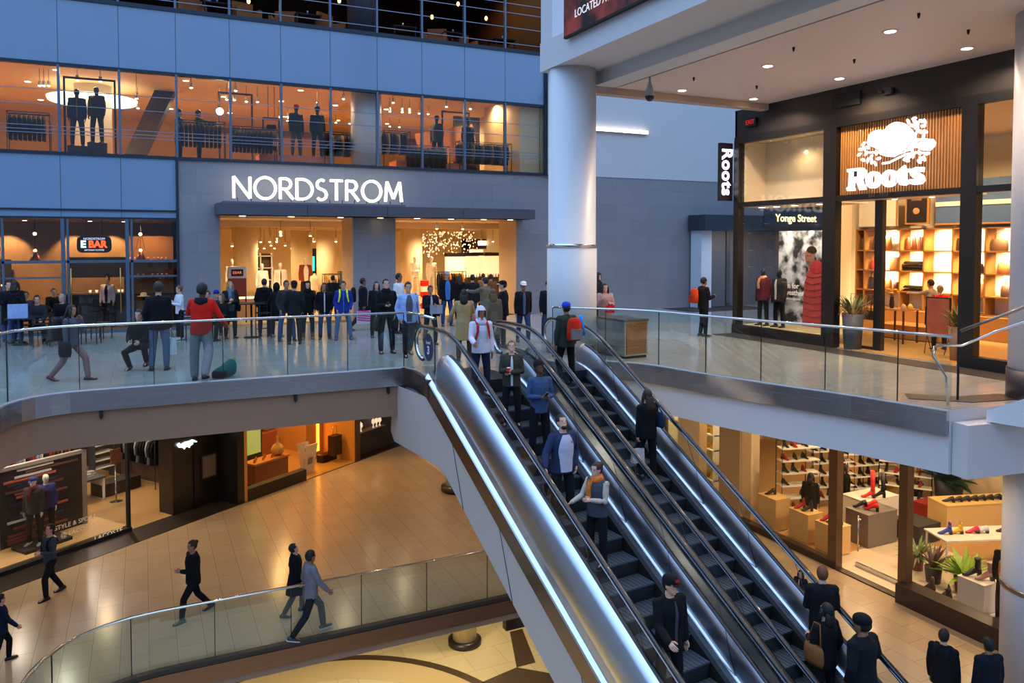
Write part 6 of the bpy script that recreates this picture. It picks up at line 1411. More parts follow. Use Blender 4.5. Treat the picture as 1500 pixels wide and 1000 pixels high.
MB().ball((-.03, 15.95, .40), .01, .12, .10, 12, 8).build('emblem', mat('emblem_tan', '#c98a50', .5), ps); MB().box(-.03, 15.78, .72, -.02, 16.12, .95).build('lettering_block', mat('emblem_tan2', '#8a5a34', .5), ps)
lw = thing('transom_window', 'strip window with painted blue-grey reflection above the right shelving', 'window', (21.45, 0, 3.3)); MB().box(0, 12.2, 0, .05, 15.4, 1.3).build('pane', mat('pane_blue_reflection', '#4f6688', .15), lw); MB().box(-.03, 12.2, .55, .0, 15.4, .68).build('bar', offwhite, lw); MB().box(-.03, 12.2, .0, .0, 15.4, .05).build('sill', oak, lw)  # opaque pane: the bluish reflection of the window is put into its colour
# shop furniture
tb1 = table('tall wooden merchandise table with boxes in the leather shop entrance', (18.9, 14.6, 0), .1, .75, .75, .95, oak, mat('iron_brown', '#4a2a18', .5))
lb_ = podium('long low wooden bench box behind the tall merchandise table', (20.0, 14.9, 0), .1, 1.0, 1.9, .42, mat('bench_wood', '#c08a44', .5), cat='bench', name='display_bench')
vs_ = thing('sunflower_vase', 'vase of yellow sunflowers on the tall merchandise table', 'vase', (18.85, 14.8, .95)); MB().lathe((0, 0, 0), [(.05, 0), (.07, .1), (.05, .28), (.06, .32)], 14).build('vase', mat('brown_glass', '#3a2412', .2), vs_)
for k in range(7):
    a = 2 * PI * k / 7; r_ = .12 if k else 0; c_ = Vector((r_ * math.cos(a), r_ * math.sin(a), .48 + .05 * math.sin(3 * a)))
    fl_ = MB(); fl_.ball(tuple(c_), .075, .075, .03, 12, 5); f_ = fl_.build('flower_head', mat('sunflower_yellow', '#e8a414', .6), vs_); MB().ball((c_.x - .02, c_.y, c_.z + .02), .032, .032, .02, 8, 5).build('flower_centre', mat('flower_brown', '#3a1c08', .7), f_); MB().tube([(0, 0, .3), tuple(c_)], .006, 4).build('stem', mat('stem_green', '#3f5a24', .6), vs_)
for i, (x_, y_, z_, c_, lb) in enumerate(((18.75, 14.35, .95, '#c9a070', 'open cardboard gift box on the merchandise table'), (18.95, 14.3, .95, '#d8b23a', 'yellow leather pouch on the merchandise table'))): bagprop(lb, (x_, y_, z_), .6, .26, .14, .16, c_, 'one', drop=.02)
for i, (y_, c_) in enumerate(((15.55, '#8a4a22'), (15.3, '#3a2a20'), (15.08, '#17120f'), (14.95, '#2a1c14'))): bagprop('shoulder bag hanging from the iron stand, %s of four' % ['leftmost', 'second', 'third', 'rightmost'][i], (18.3, y_, .62), PI / 2, .30, .26, .10, c_, 'one', drop=.42)
st_ = thing('bag_stand', 'thin iron stand carrying four hanging shoulder bags', 'stand', (18.3, 15.2, 0))
MB().tube([(0, .5, 0), (0, .5, 1.32), (0, -.4, 1.32), (0, -.4, 0)], .012, 6).build('frame', mat('iron_brown', '#4a2a18', .5), st_); MB().tube([(-.15, .5, .02), (.15, .5, .02)], .012, 6).build('foot', blackm, st_); MB().tube([(-.15, -.4, .02), (.15, -.4, .02)], .012, 6).build('foot', blackm, st_)
ad = thing('floor_poster_stand', 'brown poster in a black metal floor stand at the shop entrance', 'sign stand', (17.8, 12.65, 0), .15)
MB().box(-.02, -.30, .45, .02, .30, 1.42).build('frame', black, ad); MB().box(-.03, -.27, .48, -.02, .27, 1.39).build('poster', mat('poster_brown', '#9a4e2c', .5, noise=.5, nscale=4), ad)
for s in (-1, 1): MB().tube([(-.18, s * .24, 0), (0, s * .27, .45), (.18, s * .24, 0)], .010, 6).build('leg', blackm, ad)
leafplant('tall spiky plant with mossy skirt in a slate planter at the shop door', (16.72, 14.28, 0), .62, .30, 46, '#3f4750', .27, .92, '#4f5c2a', 'up', fuzz='#8a6a3a', w=.03, seed=4)
leafplant('spiky plant right of the brown floor poster', (17.3, 11.75, 0), .60, .3, 40, '#8a6a4c', .24, .80, '#4c5a2a', 'up', fuzz='#8a6a3a', w=.03, seed=9)
person('shop assistant in a taupe top reaching towards the shelves', 20.4, 14.75, 0, h=1.70, face=355, aL='reach', aR='swb', top=('shirt', '#8f8271'), pants='#17151a', hair=('short', 'black'), skin='mid')
P_r = person('blond shopper in a bright red coat and black trousers in the shop entrance', 18.55, 13.15, 0, h=1.66, face=30, top=('jacket', '#c8140c'), pants='#0f0d10', hair=('bun', 'blond'))
shoulder_bag(P_r, 'black shoulder bag on the shopper in the bright red coat', '#15100f', -1, .30, .26, -.02)
rack('clothes rack at the right of the leather shop', (20.8, 11.9, 0), -PI / 2, 1.5, 1.45)
hanging('brown garment on the rack at the right of the leather shop', 'garments on the rack at the right of the leather shop', [(20.8, 11.8 - .13 * k, 1.38) for k in range(10)], ['#3a2214', '#5a3820', '#20160f', '#7a5230'], rz=PI / 2)
for k, (y_, c_) in enumerate(((9.6, 'slim timber post nearest the dark post'), (9.2, 'slim timber post, second inside the right shop window'), (8.8, 'slim timber post, third inside the right shop window'), (8.4, 'slim timber post, fourth inside the right shop window'))):
    t_ = thing('timber_post', c_, 'post', (17.2, y_ + .45, 0)); MB().box(-.04, -.07, .27, .04, .07, 5.8).build('post', mat('post_timber', '#a5703c', .5, noise=.2), t_); MB().ball((-.12, .18, 4.25), .05, .05, .22).build('glow_tube', emis('tube_hot', '#ffe0a8', 8), t_)
# display window of the corner
pst = thing('window_poster', 'tall photo poster of a man in a red quilted jacket in the corner window', 'poster', (17.3, 0, 0))
pgm = mottle('poster_grey', '#16181a', '#d0d0cd', 2.6)
MB().box(0, 15.25, .36, .03, 17.5, 3.12).build('backing', pgm, pst)
def blob(nm, y, z, ry, rz_, c, x=-.01, rot=0): return MB().ball((x, y, z), .006, ry, rz_, 20, 12, M=Matrix.Rotation(rot, 3, 'X')).build(nm, fabric(c) if not c.startswith('!') else mat('poster_skin', c[1:], .6), pst)
pj = [(16.55, .36), (16.52, 1.0), (16.48, 1.6), (16.35, 1.95), (16.1, 2.1), (15.85, 2.02), (15.72, 1.7), (15.70, .36)]
def pplate(nm, poly, m, x0, x1):
    mb = MB(); mb.prism(poly, 'x', x0, x1); o = mb.build(nm, m, pst); return o
pplate('printed_jacket', pj, mat('poster_red', '#a83430', .6, noise=.25, nscale=5), -.008, 0)
for k in range(8):
    z_ = .5 + .19 * k; MB().tube([(-.012, 16.52 - .01 * k, z_), (-.012, 16.2, z_ - .06), (-.012, 15.74, z_ + .02)], .008, 4, up=(1, 0, 0)).build('quilt_line', mat('poster_red_dark', '#6b1c1c', .6), pst)
blob('printed_hood', 16.05, 2.08, .26, .20, '#a02c2c', -.012); blob('printed_head', 16.28, 2.38, .19, .27, '!#7a5038', -.014); blob('printed_hair', 16.22, 2.56, .18, .12, '#15100e', -.016); blob('printed_ear', 16.12, 2.36, .03, .06, '!#7a5038', -.018)
for a_, b_ in ((16.36, 2.40), (16.26, 2.40)): blob('printed_eye', a_, b_, .025, .012, '#120c0a', -.022)
blob('printed_mouth', 16.33, 2.22, .05, .015, '#5a2c24', -.022)
text_obj('slogan', 'down for', .22, emis('poster_text', '#cfc4b4', .5), pst, .003, M=TR(-.03, 17.08, 1.50) @ FACE_W, offset=.004); text_obj('slogan', 'any weather', .22, emis('poster_text', '#cfc4b4', .5), pst, .003, M=TR(-.03, 17.02, 1.30) @ FACE_W, offset=.004); text_obj('small_line', 'The RootsPuffer Jackets', .09, emis('poster_text', '#cfc4b4', .5), pst, .003, M=TR(-.03, 17.05, 1.12) @ FACE_W)
person('headless-looking mannequin in a burgundy and black coat, left in the corner window', 16.95, 17.75, .27, h=1.70, face=265, top=('puffer', '#5a1c20'), pants='#0d0d10', skin='black', hair=None, mann=True, scarf='#c98a60')
person('mannequin in a dark quilted coat over a light shirt, right in the corner window', 17.0, 17.15, .27, h=1.70, face=265, top=('puffer', '#2a2826'), inner=('#c9bfae', .6), pants='#0d0d10', skin='black', hair=None, mann=True)
struct('floor_display_window', MB().box(RX + .05, 15.1, .2, 18.2, 18.35, .27), mat('display_cream', '#d8b884', .5))
wl = disc_lamp('round lamp over the corner display window', 'lamps over the corner display window', st=10, r=.09)
scatter(wl, [(16.8, y_, 3.84) for y_ in (17.7, 17.1, 16.4, 15.5)])
struct('ceiling_display', MB().box(RX + .1, 15.0, 3.85, 18.1, 18.35, 3.92), shop_cream)
spot('display_spot', (16.75, 17.3, 3.7), 130, NEUT, 120, .7, (17.2, 17.3, 1), r=.06); spot('display_spot', (16.75, 16.1, 3.7), 150, NEUT, 120, .7, (17.2, 16.1, 1), r=.06)
for x_, y_, z_, pw in ((19.5, 13.8, 5.6, 420), (19.5, 10.5, 5.6, 320), (19.5, 16.8, 5.6, 200), (18, 7, 5.6, 220), (17.0, 16.6, 5.6, 25)): spot('shop_spot', (x_, y_, z_), pw * 1.9, WARM2, 165, .8, (x_, y_, 0), r=.1)
spot('slat_wash', (15.9, 13.8, 6.5), 90, WARM, 110, .9, (16.5, 13.6, 4.8), r=.1)
sd = disc_lamp('small round lamp in the shop door soffit', 'lamps of the shop door soffit', st=10, r=.06)
struct('ceiling_door_soffit', MB().box(RX + .1, 11.18, 3.86, 17.3, 14.6, 3.95), offwhite)
scatter(sd, [(16.85, 13.2, 3.86), (16.85, 12.2, 3.86)])
ex = thing('exit_sign', 'small red glowing exit sign on the charcoal fascia corner', 'sign', (16.40, 17.75, 6.35)); MB().box(-.05, -.22, -.12, .04, .22, .12).build('case', black, ex); text_obj('lettering', 'EXIT', .18, emis('exit_red', '#c81c10', .7), ex, .003, M=TR(-.055, 0, 0) @ FACE_W)
vg = thing('air_grille', 'dark rectangular air grille in the charcoal fascia', 'grille', (16.42, 0, 0)); MB().box(-.02, 13.9, 6.28, .03, 14.75, 6.62).build('frame', blackm, vg)
for k in range(6): MB().box(-.03, 13.93, 6.32 + .048 * k, -.02, 14.72, 6.34 + .048 * k).build('slat', mat('grille_grey', '#2a2a2c', .4), vg)
el_ = thing('emergency_light', 'dim twin emergency light on the charcoal fascia', 'light', (16.42, 13.1, 6.45)); MB().box(-.05, -.12, -.08, .03, .12, .08).build('case', mat('emerg_grey', '#3a3836', .5), el_)
for s in (-1, 1): MB().lathe((-.09, s * .14, .0), [(.05, -.03), (.06, .03)], 12).build('lamp_head', mat('emerg_grey', '#3a3836', .5), el_)
# corridor beyond the corner with its dark canopy
cn2 = thing('corridor_canopy', 'dark canopy with lit street name over the corridor beyond the corner shop', 'canopy', (21.2, 25.6, 3.3)); MB().box(0, 0, 0, 7, 1.1, .66).build('box', mat('canopy_slate', '#2a3440', .5), cn2); MB().box(3.2, -.05, .18, 7, 0, .92).build('sign_band', mat('canopy_slate', '#2a3440', .5), cn2)
text_obj('lettering', 'Yonge Street', .46, emis('street_yellow', '#ffe9a0', 2.4), cn2, .006, M=TR(5.05, -.07, .56) @ FACE_S, offset=.006)
struct('wall_corridor_jamb', MB().box(21.35, 26.0, 0, 21.9, 26.7, 3.3), mat('jamb_pale', '#c4cedc', .5)); struct('door_corridor', MB().box(21.9, 26.5, 0, 28, 26.6, 3.3), mat('corridor_grey', '#5c6066', .5))
MB().box(23.1, 26.44, 0, 23.3, 26.5, 3.3).build('trim_corridor_post', steel_dark)['kind'] = 'structure'
spot('corridor_spot', (23.5, 24.5, 3.0), 80, NEUT, 150, .8, (23.5, 26.4, 1), r=.1)
struct('trim_dark_mat', MB().box(19.8, 24.6, .001, 24, 26.6, .01), mat('entrance_mat', '#1c1c20', .7))
# steel clad bin box at the head of the stairs, and the stair rails
kb = thing('steel_box', 'waist-high steel clad box behind the glass railing beside the escalators', 'cabinet', (10.62, 15.9, 0), .08)
MB().box(-.35, -.55, .06, .35, .55, .88).build('body', steel, kb); MB().box(-.37, -.57, .88, .37, .57, .93).build('top_panel', steel_dark, kb); MB().box(-.33, -.53, 0, .33, .53, .06).build('plinth', black, kb); MB().box(-.3, -.565, .10, .3, -.55, .85).build('front_door', brushed('bronze_panel', '#a98a66', .3), kb)
sr = thing('stair_handrail', 'steel stair handrail rising to the right from the walkway', 'handrail', (12.0, 8.4, 0))
MB().tube([(.25, .1, .02), (.22, .12, .5), (.02, .22, .85), (.08, .25, 1.0), (.25, .24, 1.02), (.72, .20, .99), (1.0, -.2, 1.26), (1.3, -.9, 1.62), (1.6, -1.5, 1.95)], .024, 8).build('lower_rail', chrome, sr)
MB().tube([(.9, .35, 1.22), (1.3, -.2, 1.55), (1.7, -1.0, 2.02)], .028, 8).build('upper_rail', steel_dark, sr); MB().box(.86, .34, 0, .885, .37, 1.22).build('post', mat('post_slate', '#2c3036', .4, .5), sr)
struct('stairs_right', MB().prism([(8.0, 0), (4.5, 1.8), (4.5, 1.5), (7.4, -.15), (8.0, -.18)], 'x', 12.5, 13.7), white)
# =================================================================== lower level, clothes shop on the diagonal front
DA = math.atan2(.572, .82)
def DS(s, n, z=0.0): return (-3.2 + s * math.cos(DA) - n * math.sin(DA), 21.68 + s * math.sin(DA) + n * math.cos(DA), z)
def dth(name, lb, cat, s, n, z=-5.6, rz=0.0, group=None): return thing(name, lb, cat, DS(s, n, z), DA + rz, group)
def dstruct(name, mb, m):
    o = struct(name, mb, m); o.location = DS(0, 0, 0); o.rotation_euler = (0, 0, DA); return o
dk = mat('dark_brown_portal', '#1d1512', .3)
dstruct('trim_dark_threshold', MB().box(-6, -.02, -5.6, 16.2, 1.0, -5.588).box(3.9, 1.0, -5.6, 7.4, 2.0, -5.588), mat('dark_threshold', '#2e2620', .35))
dstruct('wall_lower_shop_portal', MB().box(5.45, .95, -5.6, 7.3, 1.6, -1.1).box(7.1, .0, -5.6, 7.38, 1.6, -1.1).box(6.2, .9, -5.6, 6.25, .96, -1.1), dk)
dstruct('floor_lower_shop', MB().box(-6, 1.0, -5.6, 7.3, 9, -5.58), mat('shop_tan_floor', '#a88458', .3))
dstruct('wall_lower_shop_back', MB().box(-6, 8.5, -5.6, 16.5, 8.6, -1.1).box(7.3, 1.6, -5.6, 7.4, 8.5, -1.1), mat('lower_shop_wall', '#4a3a2e', .6))
dstruct('window_lower_shop', MB().box(-3, 1.0, -5.5, 4.0, 1.02, -1.1), gl_shop); dstruct('trim_lower_shop_post', MB().box(3.97, .95, -5.6, 4.05, 1.06, -1.1).box(-3, .9, -5.6, 4.05, 1.06, -5.48), blackm)
dstruct('floor_lower_display', MB().box(-3, 1.1, -5.6, 4.0, 2.6, -5.45), mat('display_tan', '#c9a06a', .4))
lb2 = dth('striped_display_board', 'large framed board of coloured horizontal strips in the lower shop window', 'display', 1.2, 2.3, -5.45)
MB().box(-.1, 0, 0, 2.3, .06, 2.15).build('backing', mat('board_dk', '#17141a', .5), lb2)
rs2 = random.Random(8)
MB().box(-.16, -.05, 2.1, 2.36, .08, 2.2).build('frame_top', mat('frame_pewter', '#8a8078', .4), lb2); MB().box(-.16, -.05, 0, -.04, .08, 2.2).build('frame_side', mat('frame_pewter', '#8a8078', .4), lb2); MB().box(2.24, -.05, 0, 2.36, .08, 2.2).build('frame_side', mat('frame_pewter', '#8a8078', .4), lb2)
for k in range(22):
    z_ = .08 + .092 * k; a = rs2.uniform(0, .7); b = a + rs2.uniform(.7, 1.6); c_ = rs2.choice(['#a85438', '#7a3a2c', '#c8c4c0', '#23243c', '#5a3a30', '#8a4a38', '#b9776a'])
    MB().box(a, -.03, z_, min(b, 2.2), 0, z_ + .06).build('strip', mat('strip_' + c_.lstrip('#'), c_, .5), lb2)
person('mannequin with white head in a grey blazer and navy cap in the lower window', *DS(1.75, 1.7, -5.36)[:2], -5.36, h=1.82, face=200, top=('jacket', '#3a3634'), pants='#14141a', skin='plastic', hair=None, mann=True, hat=('cap', '#26346a'), scarf='#5a1c24', shoes='#d8d0c0')
person('mannequin with white head in a blue and burgundy sweater in the lower window', *DS(2.15, 1.85, -5.36)[:2], -5.36, h=1.78, face=160, top=('hoodie', '#2a2f6a'), pants='#14141c', skin='plastic', hair=None, mann=True, shoes='#d8d0c0', inner=('#5a1c2c', .4))
pdm = dth('display_plinth', 'flat dark plinth under the two lower window mannequins', 'plinth', 1.9, 1.75, -5.45); MB().box(-.55, -.35, 0, .7, .35, .07).build('block', mat('plinth_dk', '#26201e', .5), pdm); MB().box(-.55, -.35, .07, .7, .35, .09).build('top_panel', mat('plinth_dk2', '#332c28', .5), pdm)
wt = dth('window_lettering', 'pale lettering applied low on the lower shop window glass', 'lettering', 2.45, .985, -4.85)
text_obj('lettering', 'STYLE & SPORT', .17, emis('win_text', '#b9a890', .45), wt, .001, M=TR(0, 0, 0) @ FACE_S); text_obj('lettering', '@ LACOSTE', .17, emis('win_text', '#b9a890', .45), wt, .001, M=TR(.05, 0, -.24) @ FACE_S); text_obj('lettering_sill', 'LACOSTE', .20, emis('win_text2', '#e0cfa8', .6), wt, .001, M=TR(.9, -.06, -.62) @ FACE_S)
ss = dth('price_stand', 'round-footed steel stand holding a small picture card', 'sign stand', 5.4, 3.7); MB().lathe((0, 0, 0), [(.20, 0), (.20, .02), (.02, .04), (.02, 1.25)], 16).build('stand', chrome, ss); MB().box(-.17, -.02, 1.25, .17, .02, 1.72).build('card', mat('card_red', '#7a4038', .5, noise=.8, nscale=6), ss)
tbl = dth('display_table', 'white-edged display table with folded shirts in the lower shop', 'table', 4.6, 4.6); MB().box(-.8, -.4, .72, .8, .4, .78).build('table_top', darkgrey, tbl)
for sx_ in (-.75, -.1, .75): MB().box(sx_ - .03, -.35, 0, sx_ + .03, .35, .72).build('leg', offwhite, tbl)
fs0 = thing('folded_shirts', 'pile of pale folded shirts on the lower shop table', 'clothes', (0, 0, 0), 0, 'folded shirts on the lower shop table'); MB().box(-.15, -.12, 0, .15, .12, .07).build('folded_pile', fabric('#c9c2b8'), fs0); MB().box(-.14, -.11, .07, .14, .11, .10).build('top_shirt', fabric('#8d8a92'), fs0)
scatter(fs0, [DS(4.6 + a, 4.6 + b, -4.82) for a, b in ((-.5, 0), (-.1, .1), (.35, -.05), (.6, .2))], DA)
for i, (s0, n0, ln, cols, lb) in enumerate(((6.95, 3.6, 1.9, ['#14161c', '#1d2430', '#8a8a90', '#0f1014'], 'dark jackets rail at the back of the lower shop'), (3.2, 6.6, 1.8, ['#8d99b8', '#c8c4c0', '#1c2038', '#a83430'], 'pale shirts rail behind the striped board'), (4.9, 6.9, .9, ['#8a5a2a', '#6b3a1c', '#c28a3a', '#3a2418'], 'brown coats rail beside the card stand'), (-.9, 3.6, 1.6, ['#161a2a', '#202032', '#5a1c1c'], 'navy garments rail at the left end of the lower window'))):
    ro_ = PI / 2 if i == 0 else 0
    r_ = rack(lb + ', with thin black frame', DS(s0, n0, -5.6), DA + ro_, ln, 1.75)
    hanging('garment on the ' + lb, lb, [DS(s0 + (0 if i == 0 else .08 + (ln - .12) * k / 12), n0 + (.08 + (ln - .12) * k / 12 if i == 0 else 0), -3.92) for k in range(12)], cols, rz=DA + ro_, w=.5, hgt=.85)
sv = dth('shirt_shelving', 'column of white shelves stacked with folded shirts in the lower shop', 'shelving', 6.9, 6.3)
for k in range(8): MB().box(-.55, 0, .4 + .27 * k, .15, .35, .43 + .27 * k).build('shelf', white, sv)
MB().box(-.58, 0, 0, -.55, .35, 2.5).build('side_panel', darkgrey, sv); MB().box(.15, 0, 0, .18, .35, 2.5).build('side_panel', darkgrey, sv)
bn2 = dth('dark_bench', 'low dark upholstered bench in front of the shirt shelving', 'bench', 6.0, 4.6); MB().box(-.7, -.3, .05, .7, .3, .45).build('cushion', mat('bench_dark', '#1d1613', .6), bn2); MB().box(-.66, -.26, 0, .66, .26, .05).build('base', blackm, bn2)
cr_ = dth('crocodile_emblem', 'small glowing white and green crocodile emblem on the dark portal', 'sign', 5.95, .915, -3.5)
cw = emis('croc_white', '#eafff4', 2.6); cmb = MB()
cmb.prism([(-.30, -.02), (-.22, .06), (-.05, .10), (.10, .09), (.18, .12), (.28, .08), (.30, .05), (.16, .04), (.22, -.02), (.10, -.06), (.08, -.12), (.02, -.06), (-.08, -.07), (-.10, -.12), (-.16, -.05)], 'y', -.03, .01); cmb.build('crocodile', cw, cr_)
MB().prism([(.18, .03), (.34, .0), (.36, .03), (.24, .06)], 'y', -.032, .01).build('jaw', emis('croc_green', '#8affc0', 2.0), cr_); MB().prism([(-.30, -.02), (-.36, .08), (-.28, .12), (-.24, .04)], 'y', -.032, .01).build('tail', cw, cr_)
pf = dth('portal_panel', 'small beige framed notice on the dark portal between both shops', 'notice', 6.75, .92, -4.75); MB().box(-.28, -.03, 0, .28, .02, .75).build('frame', mat('notice_frame', '#3a2c22', .5), pf); MB().box(-.24, -.035, .04, .24, -.03, .71).build('panel', mat('notice_beige', '#7a6650', .5), pf)
# perfume shop glowing orange
am = mat('amber_wall', '#c88838', .5)
dstruct('floor_perfume', MB().box(7.4, .0, -5.6, 12.7, 5, -5.58), mat('amber_floor', '#b8853f', .3)); dstruct('wall_perfume_back', MB().box(7.4, 4.5, -5.6, 12.8, 4.6, -1.1).box(12.66, .0, -5.6, 12.9, 4.5, -1.1).box(7.38, .0, -5.6, 7.5, .1, -1.1), am)
dstruct('window_perfume', MB().box(7.5, .02, -5.2, 10.1, .04, -1.1), gl_shop); dstruct('trim_perfume_sill', MB().box(7.5, -.03, -5.6, 10.1, .25, -5.2).box(11.9, .9, -5.6, 12.7, 1.2, -5.3), mat('espresso_sill', '#1e120b', .4))
tvp = dth('lit_poster', 'pale green lit perfume poster on a dark panel', 'poster', 9.4, 2.0, -4.9); MB().box(-.55, 0, -.7, .55, .05, 2.2).build('frame', mat('poster_dk', '#2a1a10', .5), tvp); MB().box(-.48, -.01, .1, .48, 0, 2.1).build('print', emis('poster_green', '#a8b860', .55), tvp)
ptb = dth('perfume_counter', 'brown counter with a copper top crowded with small bottles', 'counter', 9.25, 1.0); MB().box(-.75, -.25, .12, .75, .25, .80).build('cabinet', mat('counter_leather', '#8a4a1e', .5), ptb); MB().box(-.8, -.3, .80, .8, .3, .86).build('top', mat('copper_top', '#d88a3a', .3, .4), ptb)
for sx_ in (-.7, .7): MB().box(sx_ - .03, -.22, 0, sx_ + .03, .22, .12).build('leg', blackm, ptb)
MB().box(-.75, -.27, .10, .75, -.25, .13).build('light_strip', emis('amber_strip', '#ffb040', 6), ptb)
pb0 = thing('perfume_bottle', 'small amber perfume bottle on the copper counter', 'bottle', (0, 0, 0), 0, 'perfume bottles on the copper counter'); MB().box(-.03, -.02, 0, .03, .02, .10).build('bottle_body', mat('amber_glass', '#c8701c', .15), pb0); MB().lathe((0, 0, .10), [(.012, 0), (.012, .03)], 8).build('cap', mat('gold', '#d8a84a', .3, .8), pb0)
scatter(pb0, [DS(8.6 + .13 * k, .9 + .1 * (k % 3), -4.74) for k in range(11)], DA)
fk_ = dth('glass_flask', 'large round glass flask with gold liquid on the copper counter', 'flask', 9.75, 1.0, -4.74); MB().lathe((0, 0, 0), [(.06, 0), (.20, .08), (.24, .2), (.18, .34), (.05, .44), (.045, .58), (.055, .60)], 20).build('flask_glass', mat('flask_gold', '#d8a040', .1, spec=.8), fk_); MB().lathe((0, 0, .6), [(.05, 0), (.05, .06)], 12).build('stopper', mat('gold', '#d8a84a', .3, .8), fk_)
sb2 = dth('sandwich_board', 'white sandwich board with round emblem at the perfume shop door', 'sign', 10.75, .55); MB().cbox((0, -.12, .55), (.55, .03, 1.1), rx=.2).build('front_panel', mat('board_orange_white', '#d8c0a0', .5), sb2); MB().cbox((0, .12, .55), (.55, .03, 1.1), rx=-.2).build('back_panel', mat('board_orange_white', '#d8c0a0', .5), sb2); MB().cbox((0, -.145, .48), (.22, .01, .26), rx=.2).build('emblem', mat('emblem_grey', '#77716a', .5), sb2); MB().cbox((0, -.13, .92), (.5, .01, .12), rx=.2).build('heading', mat('heading_brown', '#8a4a1e', .5), sb2)
shp = dth('perfume_shelving', 'amber shelving crowded with bottles behind the sandwich board', 'shelving', 11.0, 3.6); MB().box(-1.0, 0, 0, 1.2, .4, .9).build('base_cabinet', mat('walnut_lit', '#8a4a1c', .5), shp)
for k in range(3): MB().box(-1.0, .1, 1.15 + .35 * k, 1.2, .4, 1.18 + .35 * k).build('shelf', mat('walnut_lit', '#8a4a1c', .5), shp)
scatter(copy_tree(pb0), [DS(10.2 + .15 * k, 3.75, -4.42 + .35 * j + .01) for k in range(9) for j in range(2)], DA)
oc = dth('glowing_column', 'bright orange glowing panel column beside the perfume door', 'column', 12.3, 1.6); MB().box(-.55, 0, 0, .35, .3, 4.4).build('panel', am, oc); MB().box(.0, -.02, .3, .14, 0, 4.4).build('light_slot', emis('orange_slot', '#ff9a20', 5), oc)
sk2 = dth('dark_case', 'dark travel case standing in the perfume window by the pillar', 'case', 12.3, .65, -5.3); MB().box(-.22, -.15, 0, .22, .15, .75).build('case_body', mat('case_dark', '#2a1c14', .4), sk2); MB().tube([(-.1, 0, .75), (-.1, 0, 1.1), (.1, 0, 1.1), (.1, 0, .75)], .012, 6).build('handle', chrome, sk2)
dstruct('wall_lower_display_east', MB().box(12.9, .5, -5.6, 16.4, .6, -1.1), mat('dark_display_wall', '#2e1f17', .4)); dstruct('trim_display_post', MB().box(12.7, -.05, -5.6, 12.95, .1, -1.1), mat('bronze_post', '#5a4030', .35, .5))
dstruct('window_display_east', MB().box(12.95, .0, -5.4, 16.3, .02, -1.1), gl_shop)
sh2 = dth('glass_shelf', 'lit shelf with clear glassware in the dark display by the corner', 'shelf', 13.9, .35, -4.65); MB().box(-.9, -.15, 0, .9, .15, .03).build('shelf_board', mat('shelf_tan', '#8a6a48', .4), sh2); MB().box(-.9, .12, .03, .9, .14, .06).build('back_lip', mat('shelf_tan', '#8a6a48', .4), sh2)
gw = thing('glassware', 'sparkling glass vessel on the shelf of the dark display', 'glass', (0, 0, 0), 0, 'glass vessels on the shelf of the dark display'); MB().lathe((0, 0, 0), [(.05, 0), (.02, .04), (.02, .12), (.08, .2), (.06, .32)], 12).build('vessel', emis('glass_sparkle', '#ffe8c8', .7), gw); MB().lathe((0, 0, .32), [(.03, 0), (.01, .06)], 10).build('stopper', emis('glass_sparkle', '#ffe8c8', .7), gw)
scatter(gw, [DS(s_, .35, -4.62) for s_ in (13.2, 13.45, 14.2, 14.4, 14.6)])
for s_, n_, pw, c_ in ((.5, 3.0, 230, NEUT), (2.4, 1.6, 170, NEUT), (3.0, 5.0, 140, NEUT), (5.5, 4.5, 170, WARM2), (6.5, 7, 90, NEUT), (8.6, 1.6, 130, AMBER), (10.5, 1.8, 170, AMBER), (11.8, 2.8, 150, AMBER), (14, .3, 20, WARM2)): spot('lower_shop_spot', DS(s_, n_, -1.4), pw * 2.0, c_, 160, .8, DS(s_, n_ + .1, -5.6), r=.08)
# =================================================================== lower level, shoe shop on the right
SX = 16.0
shoe_fl = mat('shoe_shop_floor', '#d3bfa4', .3); shoe_w = mat('shoe_shop_wall', '#dcc6a0', .6)
struct('floor_shoe_shop', MB().box(SX, 3, -5.6, 23.9, 24.9, -5.58), shoe_fl); struct('floor_shoe_wood', MB().box(SX + .1, 14.6, -5.6, 23.8, 24.8, -5.575).box(19.6, 5, -5.6, 23.8, 14.6, -5.575), mat('shoe_wood', '#b58a58', .35, noise=.1))
struct('wall_shoe_shop_east', MB().box(23.8, 3, -5.6, 23.9, 25, -1.1), shoe_w); struct('wall_shoe_shop_north', MB().box(SX + .3, 18.3, -5.6, 17.4, 18.5, -1.1).box(SX, 19.5, -5.6, SX + .3, 20.6, -1.1).box(17.4, 24.8, -5.6, 23.9, 24.9, -1.1), shoe_w)
struct('wall_shoe_shop_pier', MB().box(SX - .05, 17.6, -5.6, SX + .4, 18.5, -1.1), mat('pier_beige', '#a58a68', .5))
kk = 1
for a, b in ((14.25, 17.6), (8.0, 12.0), (3.0, 8.0)):
    struct('window_shoe_%d' % kk, MB().box(SX + .02, a, -5.3, SX + .04, b, -1.1), gl_shop); kk += 1
struct('trim_shoe_mullion', MB().box(SX - .1, 13.98, -5.6, SX + .12, 14.25, -1.1).box(SX - .1, 11.98, -5.6, SX + .12, 12.2, -1.1).box(SX - .05, 9.3, -5.2, SX + .05, 9.36, -1.1), mat('bronze_mullion', '#6b5440', .35, .6))
struct('trim_shoe_base', MB().box(SX - .12, 14.0, -5.6, SX + .1, 18.4, -5.42).box(SX - .3, 3, -5.6, SX + .15, 12.1, -5.15).box(SX - .12, 12.1, -5.6, SX + .1, 14.1, -5.57), mat('dark_base', '#2e211b', .35))
struct('trim_shoe_track', MB().box(SX + .5, 12.6, -5.58, SX + .58, 13.9, -5.48), steel)
